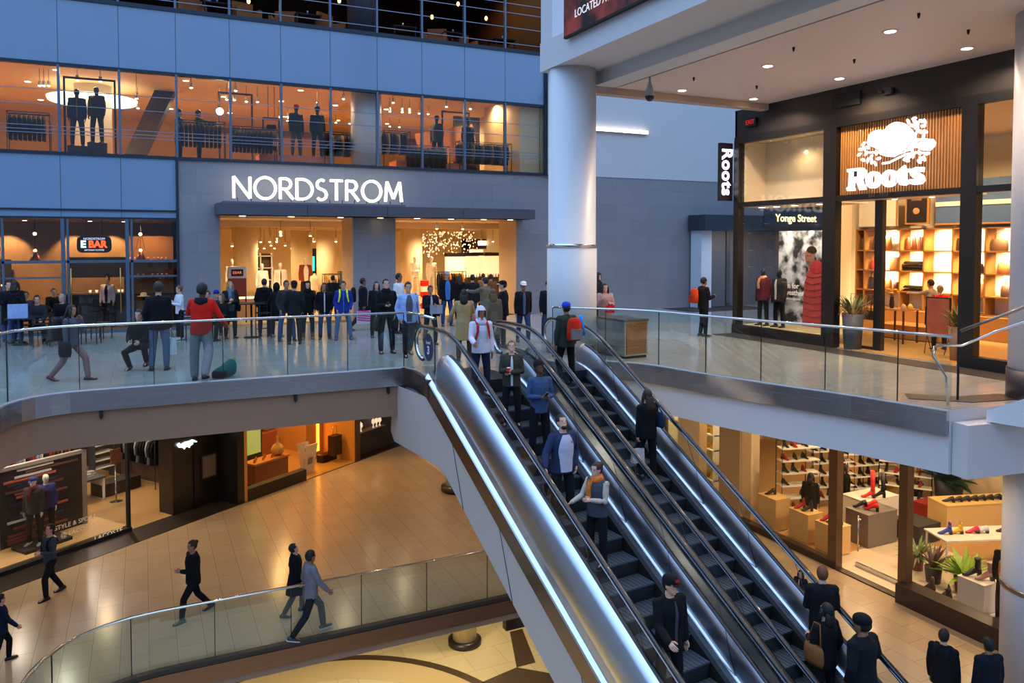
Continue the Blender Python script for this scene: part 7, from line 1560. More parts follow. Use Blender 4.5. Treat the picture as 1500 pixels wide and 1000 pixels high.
# door handle bars
dh = thing('door_pull', 'tall steel pull handle on the glass shoe shop door', 'handle', (SX + .0, 13.35, -4.9)); MB().tube([(-.06, 0, 0), (-.06, 0, .9)], .018, 8).build('bar', chrome, dh); MB().box(-.06, -.015, .1, .03, .015, .13).box(-.06, -.015, .77, .03, .015, .80).build('bracket', chrome, dh)
def shoe_rack(lb, x, y, rz, w, nsh, seed, hgt=2.4):
    t_ = thing('shoe_rack', lb, 'shelving', (x, y, -5.6), rz); rr = random.Random(seed)
    for sx_ in (0, w):
        MB().tube([(sx_, 0, 0), (sx_, 0, hgt), (sx_, .35, hgt), (sx_, .35, 0)], .015, 6).build('side_frame', blackm, t_)
    M_ = Matrix.Translation((x, y, -5.6)) @ Matrix.Rotation(rz, 4, 'Z')
    out = []
    for k in range(nsh):
        z_ = .28 + k * (hgt - .5) / (nsh - 1); MB().box(0, -.02, z_ - .03, w, .37, z_).build('shelf', mat('shelf_white', '#e2dccf', .5), t_)
        for q in range(int(w / .32)):
            if rr.random() < .15: continue
            out.append((M_ @ Vector((.2 + q * .32 + rr.uniform(-.03, .03), .2, z_)), rr.choice([0, 1, 2, 3]), rz + PI + rr.uniform(-.3, .3)))
    return out
allsh = []
for a in (('white shelves rack of shoes, nearest the beige pier', 17.25, 17.2, -.25, 1.25, 6, 1), ('white shelves rack of shoes standing behind the nearest rack', 18.9, 17.6, -.25, 1.5, 6, 2), ('white shelves rack of shoes left of the first bronze mullion', 20.6, 17.9, -.25, 1.6, 6, 3), ('white shelves rack of shoes seen between the bronze mullions', 21.2, 17.0, -.9, 1.5, 6, 4), ('white shelves rack of shoes farthest along the wood floor', 22.4, 18.6, -.6, 1.4, 6, 5)):
    allsh += shoe_rack(*a)
kinds = [('#1a1414', 0, 'black leather shoe on the white shelf racks'), ('#2a1c16', .18, 'dark brown ankle boot on the white shelf racks'), ('#a01c18', 0, 'red shoe on the white shelf racks'), ('#17151a', .30, 'tall black boot on the white shelf racks')]
for i, (c_, bt, lb) in enumerate(kinds):
    pts = [(tuple(p), r_) for p, k_, r_ in allsh if k_ == i]
    if not pts: continue
    o = shoeprop(lb, (0, 0, 0), 0, c_, bt, .05, ['black shoes', 'brown ankle boots', 'red shoes', 'tall black boots'][i] + ' on the white shelf racks', 1.15)
    scatter(o, [p for p, _ in pts], [r_ for _, r_ in pts])
pine = mat('pine_block', '#d8ae6c', .5, noise=.08)
for i, (x_, y_, h_, lb) in enumerate(((16.65, 16.9, .95, 'tall pale wood plinth nearest the beige pier'), (16.75, 15.8, .85, 'pale wood plinth with red and black heels, middle of three'), (16.75, 14.85, .80, 'pale wood plinth beside the first bronze mullion'))):
    podium(lb, (x_, y_, -5.6), 0, .55, .7, h_, pine)
for i, (x_, y_, z_, c_, bt, lb) in enumerate(((16.7, 15.95, -4.75, '#b01c14', .14, 'red ankle boot on the middle pale plinth'), (16.72, 15.7, -4.75, '#15121a', .16, 'black heeled boot on the middle pale plinth'), (16.7, 15.02, -4.80, '#c4183a', .16, 'crimson boot on the plinth by the bronze mullion'), (16.75, 14.85, -4.80, '#1a1a1e', .14, 'black boot between the crimson and silver boots'), (16.72, 14.68, -4.80, '#b8b0b8', .14, 'silver boot on the plinth by the bronze mullion'), (16.62, 17.0, -4.65, '#1c1414', 0, 'black shoe on the tall pale plinth'))): shoeprop(lb, (x_, y_, z_), 1.2, c_, bt, .06, None, 1.25)
podium('grey display counter with red shoes inside the shoe shop door', (18.3, 14.9, -5.6), 0, 1.15, .75, .95, mat('grey_counter', '#6e645c', .4)); podium('white-topped step counter behind the grey counter', (19.1, 15.6, -5.6), 0, 1.4, .8, 1.02, mat('white_counter', '#d8cdbd', .4))
od = thing('dark_ottoman', 'square dark ottoman beside the grey display counter', 'ottoman', (19.6, 14.5, -5.6)); MB().box(-.45, -.45, .05, .45, .45, .55).build('cushion', mat('ottoman_dark', '#2e2622', .7), od); MB().box(-.4, -.4, 0, .4, .4, .05).build('base', blackm, od)
ro = thing('red_ottoman', 'dark red upholstered stool behind the second bronze mullion', 'stool', (21.3, 15.1, -5.6)); MB().box(-.5, -.4, .05, .5, .4, .62).build('cushion', mat('ottoman_red', '#8a1c16', .6), ro); MB().box(-.45, -.35, 0, .45, .35, .05).build('base', blackm, ro)
for i, (x_, y_, z_, rz_, c_, bt, lb) in enumerate(((18.15, 14.75, -4.65, .5, '#b81c14', 0, 'bright red flat shoe on the grey counter'), (18.35, 14.95, -4.65, .9, '#c42018', 0, 'second bright red shoe on the grey counter'), (18.05, 15.05, -4.65, .9, '#14141a', 0, 'black loafer on the grey counter'), (18.8, 15.4, -4.58, .9, '#c8201a', .5, 'tall bright red boot on the white-topped counter'), (19.1, 15.3, -4.58, .9, '#17151a', .45, 'tall black boot on the white-topped counter'))): shoeprop(lb, (x_, y_, z_), rz_, c_, bt, .07, None, 1.4)
podium('long pine shoe counter with a row of black shoes on top', (21.6, 14.0, -5.6), -.3, 2.6, .8, 1.0, pine); s9 = shoeprop('black shoe in the row on the long pine counter', (0, 0, 0), 0, '#15110f', 0, .04, 'black shoes on the long pine counter', 1.2); scatter(s9, [(20.6 + .24 * k, 14.2 - .07 * k, -4.6) for k in range(9)], .8)
table('white shoe table with bright blue and yellow boots', (19.4, 12.6, -5.6), -.35, 2.3, .9, .85, mat('white_counter', '#d8cdbd', .4))
for i, (dx, c_, lb, bt) in enumerate(((-.85, '#24389a', 'bright blue boot on the white shoe table', .16), (-.55, '#e0b020', 'yellow boot on the white shoe table', .16), (-.1, '#c02a3a', 'red shoe on the white shoe table', 0), (.15, '#c9c9d0', 'silver sandal on the white shoe table', 0), (.75, '#2a1614', 'dark shoe at the right end of the white shoe table', 0))): shoeprop(lb, (19.4 + dx * .94, 12.6 - dx * .35, -4.75), 1.0, c_, bt, .05, None, 1.3)
table('small white shoe table in the far right of the shoe shop', (20.6, 11.6, -5.6), -.35, 1.3, .9, 1.05, mat('white_counter', '#d8cdbd', .4))
for dx, lb in ((-.3, 'brown shoe on the small white table'), (.2, 'dark ankle shoe on the small white table')): shoeprop(lb, (20.6 + dx, 11.6, -4.55), 1.3, '#4a2c1c', 0, .05, None, 1.4)
podium('white cube plinth with ankle boots beside the mannequin', (17.0, 10.95, -5.6), 0, .62, .62, .78, mat('white_counter', '#d8cdbd', .4)); podium('low white window plinth with dark boots', (16.6, 11.75, -5.6), 0, .5, 1.0, .12, mat('white_counter', '#d8cdbd', .4))
for x_, y_, z_, c_, bt, lb in ((16.95, 11.08, -4.82, '#1a1618', .22, 'black ankle boot on the white cube plinth'), (17.0, 10.82, -4.82, '#b08070', .22, 'dusty pink ankle boot on the white cube plinth'), (16.6, 11.95, -5.48, '#3a2620', .16, 'dark ruffled boot on the low window plinth'), (16.55, 11.5, -5.48, '#3a2c2a', .10, 'dark suede bootie on the low window plinth')): shoeprop(lb, (x_, y_, z_), 1.0, c_, bt, .06, None, 1.5)
leafplant('bright green fern in a dark red pot in the shoe shop window', (17.6, 11.7, -5.6), .68, .4, 60, '#6b1a1e', .24, .42, '#86a82a', 'blade', w=.06, seed=2)
leafplant('fan-leaved palm in a red pot beside the fern', (17.75, 13.05, -5.6), .55, .3, 30, '#7a2a2e', .15, .38, '#5f7a34', 'blade', w=.03, seed=3)
leafplant('dark reddish plant in a black pot between palm and fern', (17.45, 12.4, -5.6), .62, .25, 30, '#241c1c', .20, .40, '#5a3a2e', 'up', w=.035, seed=5)
leafplant('broad-leaved plant in a black pot deep in the shoe shop', (22.6, 15.6, -5.6), .85, .5, 34, '#1c1a1c', .42, 1.0, '#2e4a24', 'round', w=.10, seed=6)
leafplant('reddish grass in a black pot deep in the shoe shop', (22.9, 17.0, -5.6), 1.1, .3, 30, '#17151a', .28, .45, '#8a5a3a', 'up', w=.02, seed=7)
pm_ = person('mannequin in a black coat and leggings seen from behind in the shoe shop', 16.85, 10.25, -5.48, h=1.82, face=60, top=('jacket', '#15120f'), pants='#0f0d0e', skin='black', hair=None, mann=True)
backpack(pm_, 'tan leather backpack on the mannequin in the shoe shop window', '#c07a34', '#b06c2c', .30, .40, .14)
podium('thin white base under the shoe shop mannequin', (16.85, 10.25, -5.6), 0, .7, .7, .12, mat('white_counter', '#d8cdbd', .4))
person('shopper in a black coat browsing beside the first shoe rack', 17.35, 16.2, -5.58, h=1.68, face=60, top=('coat', '#1a1512'), pants='#15120f', hair=('shoulder', 'brown'))
person('shopper in black beside the red boot in the shoe shop', 19.0, 16.4, -5.58, h=1.66, face=140, top=('jacket', '#120f12'), pants='#b81c14', hair=('shoulder', 'brown'), skin='mid')
for x_, y_, pw in ((17.6, 16, 190), (17.6, 13, 220), (17.6, 10, 190), (20.5, 17, 220), (20.5, 13, 240), (20.5, 10, 200), (17.6, 7, 150), (22.8, 20, 150)): spot('shoe_shop_spot', (x_, y_, -1.35), pw * 1.5, WARM2, 165, .8, (x_, y_, -5.6), r=.1)
# the bright neighbour shop north of the beige pier
struct('floor_neighbour', MB().box(SX, 18.6, -5.6, 17.4, 24.8, -5.58), shoe_fl); struct('wall_neighbour', MB().box(17.3, 18.6, -5.6, 17.4, 24.8, -1.1), mat('neighbour_cream', '#e8d8a8', .6))
struct('window_neighbour', MB().box(SX + .02, 20.6, -5.5, SX + .04, 24.8, -1.1), gl_shop); struct('trim_neighbour_post', MB().box(SX - .03, 21.2, -5.6, SX + .06, 21.3, -1.1).box(SX - .03, 22.6, -5.6, SX + .06, 22.7, -1.1), steel_dark)
nb = thing('neighbour_shelving', 'white shelving with small bright goods in the neighbouring shop', 'shelving', (17.1, 19.8, -5.6), PI / 2)
for k in range(6): MB().box(0, 0, .5 + .5 * k, 1.8, .25, .54 + .5 * k).build('shelf', white, nb)
MB().box(0, -.02, 0, .04, .27, 3.4).build('side_panel', white, nb); MB().box(1.76, -.02, 0, 1.8, .27, 3.4).build('side_panel', white, nb)
nbx = thing('small_box', 'small colourful box on the neighbouring shop shelving', 'box', (0, 0, 0), 0, 'small boxes on the neighbouring shop shelving'); MB().box(-.08, -.06, 0, .08, .06, .16).build('box_body', fabric('#c9a03a'), nbx); MB().box(-.08, -.065, .05, .08, -.06, .11).build('band', fabric('#b02a1c'), nbx)
scatter(nbx, [(16.98, 20.0 + .27 * k, -5.06 + .5 * j) for k in range(6) for j in range(5)], PI / 2)
rsn = thing('round_shop_sign', 'round dark hanging sign at the neighbouring shop front', 'sign', (15.7, 21.6, -2.7)); MB().prism([(.30 * math.cos(2 * PI * k / 24), .30 * math.sin(2 * PI * k / 24)) for k in range(24)], 'y', -.04, .04).build('disc', mat('disc_dark', '#2a1c14', .5), rsn); MB().box(.2, -.02, -.03, .5, .02, .03).build('bracket', blackm, rsn)
text_obj('lettering', 'AVEDA', .16, emis('disc_letters', '#d8c8a8', .5), rsn, .003, M=TR(0, -.045, 0) @ FACE_S)
for y_ in (19.6, 21.8, 23.8): spot('neighbour_spot', (16.7, y_, -1.4), 330, (1.0, .82, .52), 160, .8, (16.7, y_, -5.6), r=.1)
# sign bracket in front of the column by the entrance
# concourse lamps of the lower levels
lc = disc_lamp('round lamp in the ceiling over the lower concourse', 'ceiling lamps of the lower concourse', st=8, r=.12)
lpos = [(-4, 19.5), (-1, 19.5), (2, 19.5), (5, 19.5), (8, 19.5), (0, 23), (3, 23.5), (6, 25.5), (8.5, 27), (13.2, 15.5), (13.2, 12.5), (13.2, 9.5), (13.2, 19)]
scatter(lc, [(x_, y_, -1.09) for x_, y_ in lpos])
for x_, y_ in lpos: spot('concourse_spot', (x_, y_, -1.15), (38 if x_ < 1 else 78 if x_ < 5.5 else 125), (1.0, .70, .42), 165, .9, (x_, y_, -5.6), r=.1)
for x_, y_, pw in ((3, 20, 500), (7, 22, 420), (-1, 22, 300), (10.8, 24, 260), (0, 14, 500), (6, 14, 500)): spot('lowest_spot', (x_, y_, -6.7), pw * 1.5, (1.0, .82, .52), 165, .9, (x_, y_, -11.2), r=.2)
for x_, y_ in ((4.0, 25.3), (7.5, 25.3), (11, 25.3)): pass
# =================================================================== the crowd, level three plaza
NEUTP = '#1b1c22'
def toC(x, y): return 180 + math.degrees(math.atan2(x, y))
P_ = {}
# --- left, by the cafe
P_['a1'] = person('man in dark coat and glasses looking at a phone at the far left edge', -3.40, 25.57, h=1.67, face=150, legs='relax', aL='phone', aR='phone', top=('coat', '#15161b'), pants='#2c4a78', htilt=18, shoes='#26221f')
hand_phone('phone held by the man at the far left edge', (P_['a1']['hL'] + P_['a1']['hR']) / 2, 150)
P_['a2'] = person('person seen from behind in black jacket and blue jeans beside the far left man', -3.17, 24.97, h=1.72, face=20, legs='stand', aL='pocket', aR='pocket', top=('jacket', '#0f1014'), pants='#33527e', hair=('shoulder', 'brown'))
P_['a3'] = person('woman in grey sweatshirt and dusty pink trousers striding past with a hand at her mouth', -1.31, 17.73, h=1.58, face=118, legs='stride', aL='face', aR='down', top=('hoodie', '#4a4c55'), pants='#8a6662', hair=('shoulder', 'black'), shoes='#5a1f22', skin='mid')
backpack(P_['a3'], 'dark backpack on the striding woman in dusty pink trousers', '#1d1d22', '#3a3a3e')
shoulder_bag(P_['a3'], 'dark quilted handbag carried low by the woman in dusty pink trousers', '#15161c', 1, .26, .30, .22)
P_['a4'] = person('man seen from behind in a black jacket and faded jeans standing at the cafe', 0.30, 18.35, h=1.89, face=8, legs='relax', aL='pocket', aR='bag', top=('jacket', '#0d0e13'), pants='#51617a', hair=('curly', 'brown'), shoes='#17120f')
shopping_bag('white plastic bag hanging from the hand of the man in faded jeans', P_['a4']['hR'], 60, .30, .36, .10, '#c4c6cc')
P_['a5'] = person('person in a dark hooded jacket crouching with a face turned to the railing', -0.06, 18.73, h=1.68, face=200, legs='squat', aL='lap', aR='lap', lean=(0, .15), top=('hoodie', '#101116'), pants='#14151a', hair=('short', 'black'), hood=True)
P_['a6'] = person('man seen from behind in a bright red jacket leaning on the handrail', 1.05, 16.77, h=1.92, face=15, legs='lean', aL='elbow', aR='railside', lean=(.02, .12), hyaw=22, top=('jacket', '#c01c10'), pants='#77777c', hair=('curly', 'black'), skin='dark', shoes='#0c0c10', hood='#14161e', loose=.03)
P_['a7'] = person('woman in a white top and black skirt holding papers by the stone corner', 0.94, 24.01, h=1.53, face=250, legs='stand', aL='hold', aR='phoneup', top=('shirt', '#c9ccd6'), pants='#0d0d12', hair=('bun', 'dkblond'), shoes='#d9d9de')
P_['a8'] = person('blond woman with a striped scarf and dark open coat standing near the entrance', 2.28, 23.72, h=1.63, face=170, legs='stand', aL='cross', aR='hold', top=('coat', '#1a1b20'), inner=('#3d3f42', 1.6), pants='#101014', hair=('shoulder', 'blond'), scarf='#5c6a7c')
shoulder_bag(P_['a8'], 'large dark shoulder bag on the blond woman with the striped scarf', '#15151a', -1, .34, .26, .05)
def seated(lb, x, y, fc, tc_, hr, ht=None):
    person(lb, x, y, h=1.68, face=fc, legs='sit', aL='lap', aR='lap', lean=(0, .10), top=('jacket', tc_), pants='#16161b', hair=hr, hat=ht)
seated('seated person with short black hair at a cafe table behind the red jacket', 1.80, 25.26, 200, '#14161c', ('short', 'black'))
seated('seated person in a blue knitted hat at a cafe table', 2.03, 25.17, 190, '#1a2030', ('short', 'black'), ('beanie', '#1c2f86'))
seated('seated person with light brown hair in a black coat at a cafe table', 2.08, 23.57, 230, '#0f1013', ('shoulder', 'dkblond'))
seated('seated cafe guest in grey facing the plaza beside a white bag', -3.18, 27.29, 180, '#3c3c44', ('short', 'brown'))
seated('seated cafe guest in black outlined against the lit counter', -2.60, 28.68, 165, '#0c0c10', ('short', 'black'))
seated('grey-haired guest seated at a dark cafe table', -2.07, 25.37, 200, '#0e0e12', ('short', 'grey'))
seated('small seated cafe guest in dark blue behind the white bag', -2.67, 25.08, 175, '#26262e', ('short', 'black'))
# --- row watching from the plaza
P_['b1'] = person('person in a black hooded coat seen from behind, leftmost of the standing row', 3.25, 23.81, h=1.69, face=20, legs='stand', aL='pocket', aR='pocket', top=('coat', '#0c0d11'), pants='#16213c', hair=('short', 'black'), hood=True)
P_['b2'] = person('slim person in a black long coat with a hood up beside the hooded coat', 3.55, 23.48, h=1.56, face=30, legs='stand', aL='pocket', aR='pocket', top=('coat', '#0e0f13'), pants='#15171f', hat=('hood', '#0e0f13'), shoes='#8a8a90')
P_['b3'] = person('man in a dark grey jacket over a printed black shirt, hands in pockets', 3.65, 22.37, h=1.70, face=178, legs='wide', aL='pocket', aR='pocket', top=('jacket', '#2b2a2a'), inner=('#101014', .9), pants='#2f4f7a', hair=('short', 'black'), skin='mid')
P_['b4'] = person('person in black jacket and knitted cap between the grey-jacketed man and the headscarf', 3.72, 21.52, h=1.70, face=10, legs='stand', aL='pocket', aR='pocket', top=('jacket', '#17181c'), pants='#1c1c22', hat=('beanie', '#14161c'))
P_['b5'] = person('woman in a black headscarf and black coat wearing tan boots', 4.28, 22.58, h=1.64, face=186, legs='stand', aL='pocket', aR='pocket', top=('jacket', '#0a0a0d'), pants='#15192a', hat=('hijab', '#0a0a0c'), shoes='#8a6233', boot=.55)
shoulder_bag(P_['b5'], 'brown leather shoulder bag on the woman in tan boots', '#6a3f22', -1, .26, .24, -.05, strap=True)
P_['b6'] = person('woman in a black jacket with white collar trim and dark hair', 4.72, 22.37, h=1.60, face=192, legs='stand', aL='pocket', aR='pocket', hyaw=20, top=('jacket', '#0d0d11'), inner=('#b9bbc4', .3), pants='#24406c', hair=('shoulder', 'black'), skin='mid', boot=.3)
P_['b7'] = person('man in black seen from behind walking into the store doorway', 6.08, 27.39, h=1.65, face=10, legs='walk', aL='swf', aR='swb', top=('jacket', '#101217'), pants='#111216')
P_['b8'] = person('man in a bright blue zipped jacket with neon yellow straps', 5.17, 21.98, h=1.67, face=190, legs='wide', aL='pocket', aR='pocket', htilt=-6, top=('jacket', '#1c2f86'), inner=('#2f8f7c', .12), pants='#4a6a94', straps='#c8e02a', hair=('short', 'brown'), skin='light', shoes='#3a3d46')
P_['b9'] = person('man in glasses and dark jacket walking to the right with a backpack', 6.31, 24.15, h=1.72, face=105, legs='stride', aL='down', aR='bag', top=('jacket', '#14151f'), pants='#15161d', hair=('short', 'black'), skin='tan', shoes='#1d3f63')
backpack(P_['b9'], 'black backpack on the man in glasses', '#131419', '#1c1d22')
shopping_bag('bag with bright pink diagonal stripes carried by the man in glasses', P_['b9']['hR'], 185, .42, .40, .12, '#d9c8dc', stripes='#e0209a', hl=.08)
P_['b10'] = person('woman with long black hair behind the man looking at his phone', 6.18, 22.12, h=1.62, face=185, legs='stand', top=('jacket', '#101015'), pants='#14141a', hair=('long', 'black'))
P_['b11'] = person('man with a thick black scarf holding a phone in front of the entrance pillar', 5.49, 18.76, h=1.84, face=184, legs='relax', aL='pocket', aR='phone', htilt=8, top=('jacket', '#121318'), pants='#101117', hair=('short', 'black'), scarf='#0c0d10', shoes='#3a2019', near=True)
hand_phone('phone held by the man with the thick black scarf', P_['b11']['hR'], 184)
shoulder_bag(P_['b11'], 'black and green holdall hanging beside the man with the thick scarf', '#14201c', 1, .40, .34, .32)
P_['b12'] = person('security guard in a white short shirt with dark epaulettes and radio strap', 7.08, 22.83, h=1.82, face=140, legs='stand', aL='down', aR='down', hyaw=-10, top=('shirt', '#cfd3dc'), pants='#11131c', hair=('short', 'black'), skin='tan')
P_['b13'] = person('woman in a grey shirt with a pale blue open coat and glasses', 5.84, 18.07, h=1.84, face=186, legs='walk2', aL='down', aR='pocket', top=('jacket', '#8fa9dc'), inner=('#4d525c', 1.2), pants='#1b1c22', hair=('bun', 'black'), near=True, shoes='#101014')
shoulder_bag(P_['b13'], 'dark fringed handbag hanging low beside the woman in the pale blue coat', '#23262c', -1, .30, .32, .30)
P_['b14'] = person('woman with short dark hair in a black patterned jacket carrying papers', 7.10, 20.01, h=1.62, face=184, legs='walk', aL='hold', aR='cross', top=('jacket', '#11131c'), inner=('#a9a9b4', .5), pants='#1a1c28', hair=('short', 'brown'), skin='mid')
shoulder_bag(P_['b14'], 'navy tote bag on the arm of the woman carrying papers', '#131c33', -1, .36, .30, .0)
shopping_bag('grey paper folder held by the woman in the patterned jacket', P_['b14']['hL'], 200, .34, .24, .03, '#8d929c', name='paper_folder', cat='folder', hl=.0)
P_['b15'] = person('man in a grey cap and open black jacket over a blue shirt in the doorway', 9.16, 24.15, h=1.81, face=188, legs='stand', aL='down', aR='down', top=('jacket', '#0d0f16'), inner=('#3f6fb0', 1.3), pants='#1f3f70', hair=('short', 'brown'), hat=('cap', '#9aa0a6'))
P_['b16'] = person('person in a black coat and long dark hair entering the store, seen from behind', 10.41, 26.17, h=1.62, face=15, legs='walk', top=('coat', '#120f0f'), pants='#121216', hair=('long', 'brown'))
P_['b17'] = person('man in a black leather jacket and blue jeans entering the store, seen from behind', 9.91, 23.73, h=1.74, face=10, legs='walk2', top=('jacket', '#14161b'), pants='#33527e', hair=('short', 'black'))
P_['b18'] = person('person in a tan coat inside the store entrance, seen from behind', 11.65, 26.84, h=1.60, face=0, legs='stand', top=('coat', '#8a6236'), pants='#191310', hair=('short', 'brown'))
P_['b19'] = person('shopper in brown inside the store entrance beside the tan coat', 11.24, 25.22, h=1.64, face=20, legs='stand', top=('jacket', '#6b4523'), pants='#151515', hair=('short', 'brown'))
P_['b20'] = person('person with long blond hair in a taupe coat seen from behind near the stairs', 7.89, 17.57, h=1.60, face=15, legs='stand', aL='swb', aR='down', top=('coat', '#5f5648'), pants='#14141a', hair=('long', 'dkblond'))
P_['b21'] = person('young man in black cap and black jacket with a white hood, in profile', 8.68, 18.66, h=1.74, face=290, legs='stand', aL='pocket', aR='down', top=('jacket', '#101118'), pants='#17181f', hair=('short', 'black'), hat=('cap', '#101118', '#d4d4d8'), hood='#c9ccd4')
P_['b22'] = person('man arm outstretched in a taupe jacket standing behind the long-haired person', 9.25, 21.15, h=1.72, face=330, legs='stand', aL='reach', aR='down', top=('jacket', '#665e50'), pants='#1b1b1f', hair=('short', 'black'))
P_['b23'] = person('man in a white cap and black bomber jacket walking towards the escalators', 9.52, 19.14, h=1.72, face=195, legs='walk', aL='swb', aR='down', top=('jacket', '#12141a'), inner=('#4c5a72', .6), pants='#24385c', hair=('short', 'black'), hat=('cap', '#d8d8dc'), skin='tan')
P_['b24'] = person('woman with very long dark hair in a beige coat at the top of the escalator', 6.76, 16.70, h=1.66, face=25, legs='stand', aL='railside', aR='hold', top=('coat', '#a3885c'), pants='#3b2f28', hair=('long', 'black'), near=True)
shoulder_bag(P_['b24'], 'pinkish leather handbag of the woman in the beige coat', '#a5705c', 1, .24, .20, -.05)
P_['b25'] = person('person half hidden by the left side of the round white column', 10.15, 18.86, h=1.70, face=190, legs='stand', aL='hold', top=('jacket', '#15171d'), pants='#24405f', hair=('short', 'black'))
P_['b26'] = person('person in a dark grey hood standing right behind the round white column', 13.68, 21.92, h=1.74, face=150, legs='stand', top=('jacket', '#1c2027'), pants='#1c1c22', hat=('hood', '#242830'))
P_['b27'] = person('woman in a pale pink coat with long black hair right of the round white column', 11.41, 17.92, h=1.64, face=200, legs='stand', aL='hold', aR='phoneup', top=('coat', '#a08688'), pants='#14151b', hair=('long', 'black'), near=True)
shopping_bag('small bright red bag held by the woman in the pale pink coat', P_['b27']['hL'], 200, .22, .20, .08, '#b8170f', hl=.06)
P_['b28'] = person('man in black with an orange backpack standing alone on the right walkway', 15.01, 18.17, h=1.73, face=95, legs='relax', aL='pocket', aR='hold', top=('jacket', '#0e0f13'), pants='#0d0d11', hair=('short', 'black'), skin='tan', shoes='#2a1c19', near=True)
backpack(P_['b28'], 'orange backpack worn by the man standing alone on the right walkway', '#b03a12', '#8a2c10', .30, .44, .20)
# green rucksack lying on the floor beside the red jacket
rb_ = thing('rucksack', 'teal and black rucksack lying on the floor by the glass railing', 'backpack', (1.50, 16.82, 0.0), R(25))
ringm = MB(); ringloft(ringm, [(Vector((x_, 0, z_)), Vector((0, 1, 0)), Vector((0, 0, 1)), a, b, b) for x_, z_, a, b in ((-.26, .07, .05, .05), (-.22, .09, .12, .08), (-.05, .13, .15, .12), (.12, .19, .15, .18), (.20, .19, .11, .16), (.23, .19, .04, .06))], 14)
ringm.build('main_body', fabric('#0f5a55'), rb_)
pk = MB(); ringloft(pk, [(Vector((x_, -.02, z_)), Vector((0, 1, 0)), Vector((0, 0, 1)), a, b, b) for x_, z_, a, b in ((-.29, .06, .03, .04), (-.24, .08, .125, .075), (-.06, .10, .145, .10), (-.02, .10, .08, .07))], 12); pk.build('front_pocket', fabric('#101418'), rb_)
MB().tube([(.17, 0, .34), (.20, 0, .40), (.24, 0, .34)], .012, 6).build('grab_loop', fabric('#c8b93a'), rb_)
# --- escalator riders (left, going down)
def rider(u, t, **k):
    zz = min(0.0, math.floor((t - T0) / 0.40) * 0.40 * S_ + 0.0)
    # stand on the step that carries this t
    i = math.floor((13.55 - t) / 0.40); tm = 13.55 - 0.40 * (i + 0.5); zt = min(0.0, (13.55 - 0.40 * (i + 1) - T0) * S_)
    if t > 13.55: tm, zt = t, 0.004
    x_, y_, _ = EU(u, tm); return (x_, y_, zt + 0.008)
def rp(label, u, t, **k):
    x_, y_, z_ = rider(u, t); return person(label, x_, y_, z_, near=True, **k)
D_ = 180 - 5.3   # heading down the escalator
P_['e1'] = rp('young man in a white hooded sweatshirt with the hood up, first rider at the top', 7.27, 13.22, h=1.72, face=D_+10, legs='stand', aL='down', aR='rail', top=('hoodie', '#c3c2d2'), pants='#161f38', hat=('hood', '#c6c5d4'), skin='tan', straps='#a02018', shoes='#d0d0d4')
P_['e2'] = rp('woman in an olive jacket holding a red cup, second rider from the top', 7.50, 12.45, h=1.60, face=D_+28, legs='stand', aL='cross', aR='hold', htilt=16, top=('jacket', '#37352c'), inner=('#c4c4c8', .4), pants='#14141a', hair=('bun', 'dkblond'), hood='#37352c')
cup = thing('paper_cup', 'small bright red cup in the hand of the woman in the olive jacket', 'cup', tuple(P_['e2']['hR'] + Vector((0, 0, -.02))))
MB().lathe((0, 0, 0), [(.026, -.04), (.036, .055)], 14).build('cup_body', fabric('#c21a12'), cup); MB().lathe((0, 0, 0), [(.038, .055), (.034, .066)], 14).build('lid', fabric('#d9d4d0'), cup)
P_['e3'] = rp('man in a denim shirt and dark cap looking at a phone on the escalator', 7.62, 11.9, h=1.78, face=D_+12, legs='stand', aL='phone', aR='phone', htilt=24, top=('shirt', '#354a6c'), pants='#0e1016', hair=('short', 'black'), hat=('beanie', '#16181f'), skin='dark')
hand_phone('phone held by the man in the denim shirt', (P_['e3']['hL'] + P_['e3']['hR']) / 2 + Vector((0, 0, .02)), D_)
P_['e4'] = rp('bearded man in a white shirt and open navy hooded jacket holding the handrail', 7.30, 10.72, h=1.76, face=D_+6, legs='stand', aL='pocket', aR='railside', htilt=20, top=('jacket', '#25304d'), inner=('#b3b2c2', 1.9), pants='#15181f', hair=('short', 'black'), beard=True, width=1.08)
P_['e5'] = rp('woman in a grey quilted vest and bright orange scarf turned towards the handrail', 7.42, 9.9, h=1.62, face=D_+75, legs='stand', aL='hold', aR='rail', hyaw=10, top=('shirt', '#b3a594'), pants='#101118', hair=('bun', 'brown'), scarf=mat('scarf_orange', '#c4621a', .8, noise=.9, nscale=14), width=1.05)
J5 = P_['e5']['J']
vst = bpy.data.objects.new('quilted_vest', top_mesh(J5, 'vestkey', 'vest', .012)); COL.objects.link(vst); vst.parent = P_['e5']['root']
if not len(vst.data.materials): vst.data.materials.append(fabric('#3d4048'))
P_['e6'] = rp('man in a black cap with red mark, lowest rider on the left escalator', 7.13, 7.95, h=1.78, face=D_+6, legs='stand', aL='down', aR='rail', hyaw=-14, top=('jacket', '#0b0b0f'), inner=('#3a3b45', .35), pants='#0c0e16', hair=('short', 'black'), hat=('cap', '#0f0f13'), hood='#55565c', width=1.06)
mk = MB(); hh = P_['e6']
mk.cbox(tuple(hh['J']['H'] + hh['J']['HM'] @ Vector((0, .108, .085))), (.05, .006, .035)); mk.build('cap_emblem', fabric('#c02414'), hh['root'])
